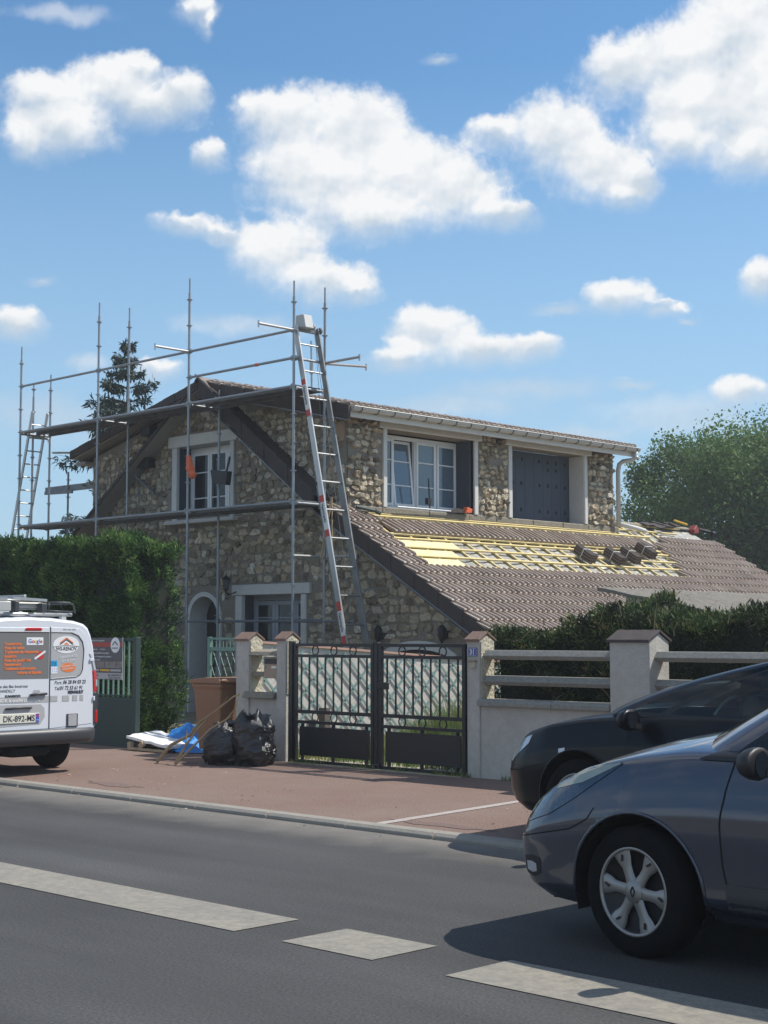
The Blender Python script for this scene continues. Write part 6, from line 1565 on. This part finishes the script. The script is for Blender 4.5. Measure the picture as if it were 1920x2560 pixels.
        mr = mm.build('mirror', P.get('mirror_mat', P['paint']), root, smooth=True); mm = MB(); mm.bar(base + Vector((.0, -s * .05, -.05)), base + Vector((0, s * .12, -.02)), .05, .035); mm.build('mirror_arm', 'black', mr)
        mm = MB(); mm.lathe([(0, .019), (.06, .02)], base + Vector((0, s * .15, .02)), 'X', 16); mm.build('mirror_glass', 'glass', mr)
    return root, patch, seam, surf, body

# grey-blue people carrier passing along the road
Pm = dict(L=4.34, W=1.845, hub=(.92, 3.62), hubz=.315, arch=.395, tr=.325, tw=.205, rim=.220, style='flare', spokes=6, rot=.95, steer=R(-6), paint='carblue', lip='carblue',
          plan=[(0, .68), (.04, .79), (.12, .875), (.28, .94), (.5, .975), (.85, .995), (1.3, 1), (3.4, 1), (4.0, .97), (4.25, .9), (4.34, .78)],
          belt=[(0, .60), (.1, .70), (.25, .80), (.5, .895), (.8, .96), (1.1, 1.0), (1.4, 1.02), (3.0, 1.06), (4.0, 1.08), (4.34, .98)],
          crown=[(0, .66), (.1, .76), (.3, .88), (.6, 1.0), (.9, 1.08), (1.15, 1.12), (1.5, 1.12), (4.0, 1.12), (4.34, 1.0)],
          low=[(0, .25), (.15, .21), (.45, .20), (1.3, .22), (3.2, .22), (3.9, .24), (4.34, .32)],
          nose=[(.2, .10), (.35, .015), (.5, 0), (.62, .02), (.75, .09), (.9, .2), (1.1, .3)], crease=.66,
          cab=dict(xf=lambda t: .98 + 1.0 * t - .06 * math.sin(t * PI), xr=lambda t: 4.25 - .55 * t, w=lambda t: .80 - .20 * t ** 1.2, z=lambda t: 1.0 + .58 * t - .02 * (1 - t), zside=lambda x, t: (.08 * max(0, 1 - max(0, x - .98) / .8) * (1 - t)),
                   bulge=.34, side=(.0, .13, .17, .5, .54, .84, 1.0), kinds=('p', 'g', 'b', 'g', 'b', 'g', 'p')),
          mirror=(1.70, .99), mirror_mat='black', inner=dict(dash=1.25, dz=.98, seat=1.9))
cb1, patch, seam, surf, body = car('family_car', 'grey-blue people carrier driving past in the foreground, cut by the right edge', -5.47, 7.32, 0, Pm)
patch('headlamp', [(.14, .70), (.35, .84), (.60, .925), (.80, .955)], [(.14, .60), (.34, .66), (.52, .76), (.80, .945)], 'hl_inner', nu=26, nv=8)
patch('headlamp_top', [(.36, .845), (.58, .915), (.79, .953)], [(.36, .79), (.56, .84), (.79, .945)], 'hl_amber', off=.006, nu=18, nv=5)
seam('seam', [(.10, .52), (.3, .56), (.5, .60), (.62, .66), (.66, .72)])
seam('seam', [(1.47, 1.0), (1.44, .86), (1.42, .7), (1.43, .5), (1.46, .36), (1.48, .28)], wd=.009)
seam('seam', [(2.5, 1.04), (2.5, .28)]); seam('seam', [(1.42, .30), (2.5, .30), (3.1, .30)])
patch('lower_door_band', [(1.44, .42), (3.1, .42)], [(1.44, .30), (3.1, .30)], 'bumper', off=.003, nu=20, nv=3)  # darker grey band laid over the lower doors, not a separate trim
patch('sill_strip', [(1.30, .275), (3.2, .275)], [(1.30, .235), (3.2, .235)], 'carblue', off=.012, nu=20, nv=3)
patch('fog_lamp', [(.12, .42), (.20, .43), (.27, .42)], [(.12, .33), (.20, .315), (.27, .34)], 'black', off=.003, nu=10, nv=5)
patch('fog_lens', [(.15, .395), (.2, .40), (.24, .39)], [(.15, .35), (.2, .34), (.24, .35)], 'lamp_clear', off=.006, nu=8, nv=4)
patch('quarter_window', [(1.27, 1.0), (1.5, 1.075), (1.72, 1.16)], [(1.27, .995), (1.5, .995), (1.72, .995)], 'black', off=.010, nu=14, nv=5)
# dark parked hatchback
Pg = dict(L=4.2, W=1.76, hub=(.88, 3.46), hubz=.33, arch=.365, tr=.315, tw=.2, rim=.215, style='plain', spokes=10, rot=.2, paint='carblack', lip='carblack',
          plan=[(0, .62), (.04, .72), (.12, .83), (.28, .93), (.5, .975), (.9, 1), (3.3, 1), (3.8, .97), (4.1, .9), (4.2, .8)],
          belt=[(0, .62), (.1, .72), (.25, .80), (.5, .86), (.9, .92), (1.3, .955), (2.5, .98), (3.6, 1.0), (4.2, .92)],
          crown=[(0, .66), (.12, .78), (.3, .86), (.6, .93), (1.0, .985), (1.3, 1.0), (4.0, 1.0), (4.2, .9)],
          low=[(0, .24), (.15, .20), (.45, .19), (1.3, .21), (3.2, .21), (3.8, .24), (4.2, .32)],
          nose=[(.2, .09), (.35, .01), (.5, .0), (.6, .02), (.72, .08), (.85, .15), (1.0, .2)], crease=.72,
          cab=dict(xf=lambda t: .86 + .95 * t + .45 * t ** 3, xr=lambda t: 4.12 - .55 * t, w=lambda t: .79 - .21 * t ** 1.15, z=lambda t: .93 + .455 * t ** .93, zside=lambda x, t: (.05 * max(0, 1 - max(0, x - 1.1) / .8) * (1 - t)),
                   bulge=.30, side=(.0, .09, .12, .48, .52, .80, 1.0), kinds=('b', 'g', 'b', 'g', 'b', 'g', 'p')),
          mirror=(1.44, .925), inner=dict(dash=1.35, dz=.92, seat=1.85))
cb2, patch, seam, surf, body = car('parked_hatchback', 'black hatchback parked on the pavement behind the grey-blue car', -7.86, 10.0, .06, Pg)
patch('headlamp', [(.10, .65), (.22, .735), (.38, .785)], [(.06, .55), (.16, .57), (.36, .72)], 'lamp_clear', nu=16, nv=8)
seam('seam', [(1.33, .94), (1.33, .6), (1.38, .28)]); seam('seam', [(.05, .50), (.3, .52), (.52, .58)])
patch('side_indicator', [(.70, .70), (.76, .71)], [(.70, .67), (.76, .68)], 'lamp_clear', nu=4, nv=3)

# white van
VX = -14.8; VYc = 9.44
van = thing('work_van', 'white roofing van with lettered rear doors and roof rack, parked at the left edge', 'van', (-17.0, VYc, .1))
def vsec(sc_, zs=0):
    """half section of the van body (y from centre, z)"""
    pts = [(.86, .50), (.905, .58), (.915, .85), (.905, 1.1), (.885, 1.3), (.855, 1.5), (.82, 1.62), (.78, 1.70), (.72, 1.745), (.6, 1.775), (.3, 1.805), (0, 1.815)]
    return [(max(0, p[0] - sc_), p[1] - zs * max(0, (p[1] - 1.0)) / .8 + (sc_ * .6 if p[1] < .6 else 0)) for p in pts]
m = MB(); st = [(0.0, .035, .035), (.012, .018, .02), (.035, .006, .008), (.08, 0, 0), (1.0, 0, 0), (2.4, 0, -.02), (2.9, .0, .0), (3.25, .02, .10)]
secs = [[(VX - d, VYc + s * y, z) for s in (1,) for (y, z) in vsec(a, b)] + [(VX - d, VYc - y, z) for (y, z) in reversed(vsec(a, b)[:-1])] for d, a, b in st]
n = len(secs[0]); vs = [p for s in secs for p in s]
m.add(vs, [(i * n + k, i * n + k + 1, (i + 1) * n + k + 1, (i + 1) * n + k) for i in range(len(secs) - 1) for k in range(n - 1)] + [tuple(range(n))])
# bonnet and cab front
m.add([(VX - 3.25, VYc - .86, .5), (VX - 3.25, VYc + .86, .5), (VX - 3.25, VYc + .8, 1.66), (VX - 3.25, VYc - .8, 1.66), (VX - 3.75, VYc - .84, 1.02), (VX - 3.75, VYc + .84, 1.02), (VX - 4.2, VYc - .72, .78), (VX - 4.2, VYc + .72, .78), (VX - 4.25, VYc - .75, .4), (VX - 4.25, VYc + .75, .4)],
      [(0, 1, 2, 3), (3, 2, 5, 4), (4, 5, 7, 6), (6, 7, 9, 8), (0, 3, 4, 6, 8), (1, 9, 7, 5, 2)])
vb = m.build('body', 'vanwhite', van, smooth=False, bevel=.012, bseg=2)
for p in vb.data.polygons: p.use_smooth = True
vb.data.polygons[7 * (n - 1)].use_smooth = False
def vr(name, y0, y1, z0, z1, m_, d=.002, parent=van, th=.003, **k): return MB().box(VX + d - th, VX + d, y0, y1, z0, z1).build(name, m_, parent, **k)
rd = MB().box(VX - .004, VX + .004, 8.66, 9.69, .565, 1.695).build('rear_door', 'vanwhite', van, bevel=.003, label='wide left rear door with number plate')
rs = MB().prism([(9.70, .565), (10.27, .60), (10.285, .85), (10.27, 1.15), (10.235, 1.42), (10.17, 1.62), (10.08, 1.685), (9.70, 1.70)], 'X', VX - .004, VX + .004).build('rear_door', 'vanwhite', van, bevel=.003, label='narrow right rear door with telephone numbers')
def vpoly(name, pts, m_, d, parent): return MB().prism(pts, 'X', VX + d - .002, VX + d).build(name, m_, parent)
vpoly('window_film', [(8.72, 1.13), (9.68, 1.125), (9.68, 1.64), (8.78, 1.645)], 'vangrey', .0065, rd)
vpoly('window_film', [(9.71, 1.125), (10.05, 1.145), (10.10, 1.17), (10.125, 1.22), (10.14, 1.44), (10.12, 1.53), (10.06, 1.60), (9.97, 1.635), (9.71, 1.64)], 'vanlight', .0065, rs)
MB().box(VX, VX + .006, 9.688, 9.702, .565, 1.70).build('door_gap', 'bumper', van)
e = MB(); e.tube([(VX + .007, 9.71, 1.645), (VX + .007, 9.97, 1.64), (VX + .007, 10.065, 1.605), (VX + .007, 10.125, 1.535), (VX + .007, 10.145, 1.44), (VX + .007, 10.13, 1.22), (VX + .007, 10.105, 1.165), (VX + .007, 10.05, 1.14), (VX + .007, 9.71, 1.12)], .006, 5); e.tube([(VX + .007, 8.78, 1.65), (VX + .007, 9.68, 1.645)], .006, 5); e.build('seal', 'bumper', rs)
def vel(name, yc, zc_, ry, rz_, m_, d, parent, n=28): return MB().prism([(yc + ry * math.cos(2 * PI * k / n), zc_ + rz_ * math.sin(2 * PI * k / n)) for k in range(n)], 'X', VX + d - .0015, VX + d).build(name, m_, parent)
vel('logo_oval', 9.905, 1.502, .175, .098, 'whiteink', .0085, rs)
for dz, m_ in ((.0, 'ink'), (.018, 'orangeback')):
    q = MB(); q.bar((VX + .0095, 9.82, 1.505 + dz), (VX + .0095, 9.905, 1.56 + dz), .012, .0015, (1, 0, 0)); q.bar((VX + .0095, 9.905, 1.56 + dz), (VX + .0095, 9.995, 1.505 + dz), .012, .0015, (1, 0, 0)); q.build('logo_roof', m_, rs)
vpoly('logo_gable', [(9.865, 1.502), (9.945, 1.502), (9.905, 1.528)], 'orangeback', .0095, rs)
text('lettering', 'WS-RENOV', .058, 'ink', rs, (VX + .0095, 9.905, 1.437), '+X', 'CENTER', bold=.0008, sx=.92)
q = MB(); q.tube([(VX + .0095, 9.735, 1.478), (VX + .0095, 9.82, 1.489), (VX + .0095, 9.905, 1.492), (VX + .0095, 10.0, 1.489), (VX + .0095, 10.075, 1.478)], .0025, 4); q.build('logo_line', 'ink', rs)
text('lettering', 'DEPANNAGE', .045, 'whiteink', rs, (VX + .009, 9.935, 1.348), '+X', 'CENTER', rot=R(7), sx=.9); text('lettering', 'SOUS 24H', .045, 'whiteink', rs, (VX + .009, 9.935, 1.305), '+X', 'CENTER', rot=R(7), sx=.9)
vel('orange_oval', 9.935, 1.243, .10, .052, 'orangeback', .0085, rs); text('lettering', 'INTERVENTION', .026, 'whiteink', rs, (VX + .0095, 9.935, 1.25), '+X', 'CENTER', rot=R(6)); text('lettering', 'URGENTE 24H/7', .022, 'whiteink', rs, (VX + .0095, 9.935, 1.222), '+X', 'CENTER', rot=R(6))
vr('cyan_sticker', 9.708, 9.79, 1.258, 1.325, 'cyan', .009, rs); q = MB(); q.tube([(VX + .0098, 9.73, 1.275), (VX + .0098, 9.73, 1.308), (VX + .0098, 9.765, 1.308), (VX + .0098, 9.765, 1.275), (VX + .0098, 9.748, 1.27)], .0035, 4); q.build('sticker_mark', 'blue', rs)
vr('white_sticker', 9.708, 9.79, 1.178, 1.256, 'whiteink', .009, rs)
dd = MB()
for k in range(3):
    for j in range(3): dd.box(VX + .009, VX + .0095, 9.722 + k * .024, 9.732 + k * .024, 1.195 + j * .02, 1.202 + j * .02)
dd.build('sticker_dots', 'gb', rs)
text('lettering', 'Port.', .052, 'ink', rs, (VX + .0055, 9.755, 1.058), '+X', shear=.25); text('lettering', '06 28 84 03 23', .058, 'ink', rs, (VX + .0055, 9.87, 1.06), '+X', shear=.2, bold=.0012, sx=.86)
text('lettering', 'Tél.', .052, 'ink', rs, (VX + .0055, 9.755, .992), '+X', shear=.25); text('lettering', '01 72 53 61 91', .058, 'ink', rs, (VX + .0055, 9.83, .994), '+X', shear=.2, bold=.0012, sx=.86)
text('lettering', 'RENAULT', .042, 'bumper', rs, (VX + .006, 9.94, .952), '+X', bold=.0025, sx=1.12, ext=.003)
for a, b in ((9.71, 9.80), (9.865, 9.955), (10.0, 10.065), (10.10, 10.145)): vr('grey_square', a, b, .865, .93, 'vanlight', .007, rs)
vr('grey_band', 8.9, 9.685, .862, .93, 'vanlight', .0065, rd); text('lettering', 'Avec WS-RENOV, la qualité ça compte !', .05, 'whiteink', rd, (VX + .0085, 9.60, .875), '+X', 'RIGHT', shear=.2, bold=.001)
q = MB(); q.box(VX + .002, VX + .012, 9.925, 10.075, .572, .722); q.build('vent_frame', 'bumper', rs, bevel=.003)
q = MB()
for k in range(12): q.box(VX + .012, VX + .016, 9.945, 10.055, .587 + k * .0108, .592 + k * .0108)
q.build('vent_slats', 'whiteink', rs)
# high brake lamp, stickers, left door lettering
q = MB(); q.prism([(9.36 + .018 * 1, 1.66), (9.57, 1.66), (9.588, 1.675), (9.57, 1.692), (9.378, 1.692), (9.36, 1.675)], 'X', VX + .002, VX + .014); q.build('brake_lamp', 'lamp_red', rd, bevel=.004)
for k in range(3): vr('small_sticker', 9.865 + k * .06, 9.91 + k * .06, 1.668, 1.686, 'vanlight', .0065, rs)
vr('white_card', 9.385, 9.60, 1.50, 1.585, 'whiteink', .0085, rd)
gx0 = 9.405
for ch, m_, w_ in (('G', 'gb', .047), ('o', 'gr', .031), ('o', 'gy', .031), ('g', 'gb', .031), ('l', 'gg', .014), ('e', 'gr', .03)):
    text('lettering', ch, .062, m_, rd, (VX + .010, gx0, 1.523), '+X', bold=.0005); gx0 += w_
for k, (tx, xe) in enumerate((('Couverture', 9.31), ('Pose de velux', 9.365), ('Traitement de charpentes', 9.62), ('Isolation', 9.275), ('Pose de gouttières', 9.49), ('Ravalement', 9.34), ('Traitement anti-mousse', 9.60), ('toitures et façades', 9.585))):
    text('lettering', tx, .047, 'orangeink', rd, (VX + .0085, 9.105 if k < 7 else 9.27, 1.498 - k * .0455), '+X', 'LEFT', bold=.0022, sx=.88 if len(tx) > 18 else .95, rot=R(.6))
q = MB().prism([(9.565 + .045 * math.cos(2 * PI * k / 20), 1.385 + .045 * math.sin(2 * PI * k / 20)) for k in range(20)], 'X', VX + .007, VX + .0085); q.build('round_badge', 'gr', rd)
q = MB(); q.bar((VX + .0095, 9.49, 1.345), (VX + .0095, 9.63, 1.43), .022, .001, (1, 0, 0)); q.build('badge_band', 'whiteink', rd)
text('lettering', 'Route des Bas boutrous', .045, 'ink', rd, (VX + .0055, 9.41, 1.032), '+X', 'RIGHT', shear=.2); text('lettering', '77 CHANDILLY', .045, 'ink', rd, (VX + .0055, 9.25, .982), '+X', 'RIGHT', shear=.2)
text('lettering', 'KANGOO', .036, 'bumper', rd, (VX + .006, 9.32, .925), '+X', 'RIGHT', bold=.003, sx=1.2)
q = MB(); q.prism([(9.44 + .06 * 0, .925), (9.47, .90), (9.62, .91), (9.64, .95), (9.58, .965), (9.56, 1.0), (9.49, 1.0), (9.47, .96), (9.43, .955)], 'X', VX + .003, VX + .007); q.build('handle_recess', 'vanlight', rd)
q = MB(); q.tube([(VX + .022, 9.44, .945), (VX + .03, 9.54, .955), (VX + .022, 9.65, .955)], .014, 8); q.build('door_handle', 'bumper', rd, smooth=True)
q = MB(); q.prism([(8.95, .60), (9.58, .62), (9.64, .70), (9.63, .80), (9.58, .84), (8.95, .845)], 'X', VX + .003, VX + .006); q.build('plate_recess', 'vanlight', rd)
q = MB(); q.tube([(VX + .015, 9.13, .80), (VX + .02, 9.30, .81), (VX + .015, 9.46, .805)], .012, 8); q.build('boot_handle', 'bumper', rd, smooth=True)
pt_ = MB().box(VX + .006, VX + .014, 9.02, 9.565, .64, .745); pl_ = pt_.build('number_plate', 'plate', rd, bevel=.003)
text('lettering', 'DK-892-MS', .092, 'ink', pl_, (VX + .0155, 9.505, .66), '+X', 'RIGHT', bold=.001, sx=.92)
MB().box(VX + .014, VX + .0152, 9.515, 9.56, .645, .74).build('plate_band', 'gb', pl_); text('lettering', '77', .03, 'whiteink', pl_, (VX + .0165, 9.537, .655), '+X', 'CENTER')
MB().box(VX + .0152, VX + .0158, 9.525, 9.55, .70, .735).build('plate_badge', 'gr', pl_)
# tail lamp
def wrap(nm, zs, m_, y_in, d=.012, parent=van):
    """lamp wrapping the rear corner: zs list of (z, outer y)"""
    q = MB(); vs = []
    for (z, yo) in zs: vs += [(VX - .004, yo - y_in, z), (VX + d, yo - y_in * .7, z), (VX + d * .4, yo - .004, z), (VX - .12, yo + .012, z)]
    q.add(vs, [(4 * i + k, 4 * i + k + 1, 4 * i + 5 + k, 4 * i + 4 + k) for i in range(len(zs) - 1) for k in range(3)] + [(0, 1, 2, 3), tuple(4 * (len(zs) - 1) + k for k in range(4))]); return q.build(nm, m_, parent, smooth=False, bevel=.004)
tl = wrap('tail_lamp', [(.96, 10.335), (1.0, 10.338), (1.12, 10.335), (1.2, 10.325)], 'lamp_red', .07)
wrap('lens', [(1.02, 10.345), (1.10, 10.342)], 'lamp_clear', .045, d=.016, parent=tl); wrap('lens', [(1.205, 10.325), (1.30, 10.30), (1.40, 10.262)], 'lamp_clear', .055, parent=tl)
MB().prism([(10.29, .58), (10.345, .60), (10.35, .95), (10.28, .95)], 'X', VX - .14, VX + .004).build('corner_trim', 'bumper', van)
wrap('reflector', [(.61, 10.352), (.75, 10.354)], 'lamp_red', .055, d=.012)
q = MB(); q.box(VX, VX + .02, 10.225, 10.275, 1.31, 1.34); q.box(VX, VX + .02, 10.275, 10.30, .86, .91); q.build('hinge', 'vanwhite', van, bevel=.004)
# bumper
q = MB(); pr_ = []
for (y, dx) in ((8.53, -.18), (8.56, .02), (8.65, .07), (9.0, .09), (9.9, .09), (10.18, .07), (10.31, .0), (10.36, -.16)): pr_.append((y, dx))
vs = []
for (z, ex) in ((.39, -.05), (.415, -.01), (.45, .0), (.51, .012), (.55, .0), (.56, -.03)):
    for (y, dx) in pr_: vs.append((VX + dx + ex, y, z))
n = len(pr_)
q.add(vs, [(i * n + k, i * n + k + 1, (i + 1) * n + k + 1, (i + 1) * n + k) for i in range(5) for k in range(n - 1)]); vs2 = [(VX - .25, 8.56, .56), (VX - .25, 10.33, .56)]
q.add([vs[5 * n + k] for k in range(n)] + vs2, [tuple(list(range(n)) + [n + 1, n])]); q.build('bumper', 'bumper', van, smooth=True)
MB().box(VX - .6, VX - .05, 9.25, 9.75, .26, .38).build('exhaust', 'seam', van, bevel=.03)
MB().box(VX - 3.9, VX - .2, 8.8, 10.1, .3, .56).build('underbody', 'seam', van)
for wx in (VX - .78, VX - 3.45):
    wheel(van, wx, 10.22, .377, 1, .315, .195, .2, 'plain', 8); wheel(van, wx, 8.66, .32, -1, .315, .195, .2, 'plain', 8)
# rack
rk = MB(); rk.tube([(VX - .25, 8.75, 1.845), (VX - .25, 10.14, 1.845)], .022, 8); 
bar_ = rk.build('rack_bar', 'alu', van, smooth=True)
for k in (1.3, 2.4): MB().tube([(VX - k, 8.75, 1.88), (VX - k, 10.14, 1.88)], .02, 8).build('rack_bar', 'alu', van, smooth=True)
for y in (8.95, 10.02): MB().box(VX - .28, VX - .22, y - .03, y + .03, 1.76, 1.845).build('rack_foot', 'zinc', van)
rk = MB(); rk.tube([(VX - .2, 9.75, 1.985), (VX - .2, 10.08, 1.985), (VX - .2, 10.13, 1.96), (VX - .2, 10.15, 1.9), (VX - .2, 10.16, 1.86)], .009, 8); rk.tube([(VX - .2, 9.8, 1.98), (VX - .2, 9.8, 1.87)], .007, 6); rk.tube([(VX - .2, 10.12, 1.97), (VX - 2.4, 10.12, 1.97), (VX - 2.45, 10.15, 1.87)], .008, 6); rk.tube([(VX - .2, 9.95, 1.97), (VX - .2, 10.0, 1.88)], .003, 4); rk.tube([(VX - .2, 9.7, 1.89), (VX - .2, 10.13, 1.88)], .008, 6)
rk.build('rack_hoop', 'bumper', van, smooth=True)
lad = thing('folded_ladder', 'bundle of aluminium ladder sections strapped on the roof rack of the white van', 'ladder', (VX - 1.2, 9.3, 1.87))
for (y0, z, l) in ((8.8, 1.90, 2.8), (9.3, 1.90, 2.6), (9.62, 1.90, 2.6), (8.85, 1.98, 2.4), (9.4, 1.985, 2.4)):
    MB().box(VX - l, VX - .05 - random.random() * .08, y0, y0 + .035, z, z + .075).build('stile', 'aludk' if z < 1.95 else 'alu', lad, bevel=.004)
for k in range(3):
    MB().tube([(VX - .1, 8.82, 1.93 + .035 * k), (VX - .1, 9.62, 1.93 + .035 * k)], .014, 8).build('rung', 'alu', lad)
q = MB(); q.bar((VX - .04, 9.22, 2.02), (VX - .04, 9.66, 2.0), .04, .03); q.bar((VX - .04, 8.8, 2.0), (VX - .04, 9.15, 2.01), .04, .03); q.build('end_bar', 'alu', lad)
q = MB(); q.box(VX - .1, VX - .02, 8.85, 9.2, 1.875, 1.985); q.build('case', 'zinc', lad, bevel=.01); MB().box(VX - .14, VX - .015, 9.24, 9.30, 1.86, 1.99).build('bracket', 'bumper', lad, bevel=.01); MB().box(VX - .14, VX - .015, 9.58, 9.66, 1.86, 1.97).build('bracket', 'bumper', lad, bevel=.01)

# ------------------------------------------------------------------ summer haze in the air
hz_m = bpy.data.materials.new('haze'); hz_m.use_nodes = True; t = hz_m.node_tree; t.nodes.remove(t.nodes['Principled BSDF'])
pvn = t.nodes.new('ShaderNodeVolumePrincipled'); pvn.inputs['Color'].default_value = (.92, .95, 1, 1); pvn.inputs['Density'].default_value = .0010; pvn.inputs['Anisotropy'].default_value = .2
t.links.new(pvn.outputs[0], t.nodes['Material Output'].inputs['Volume'])
hzo = MB().box(-120, 30, -12, 110, -1.4, 15).build('haze', hz_m); tag(hzo, 'thin summer haze in the air over the street', 'haze', kind='stuff')
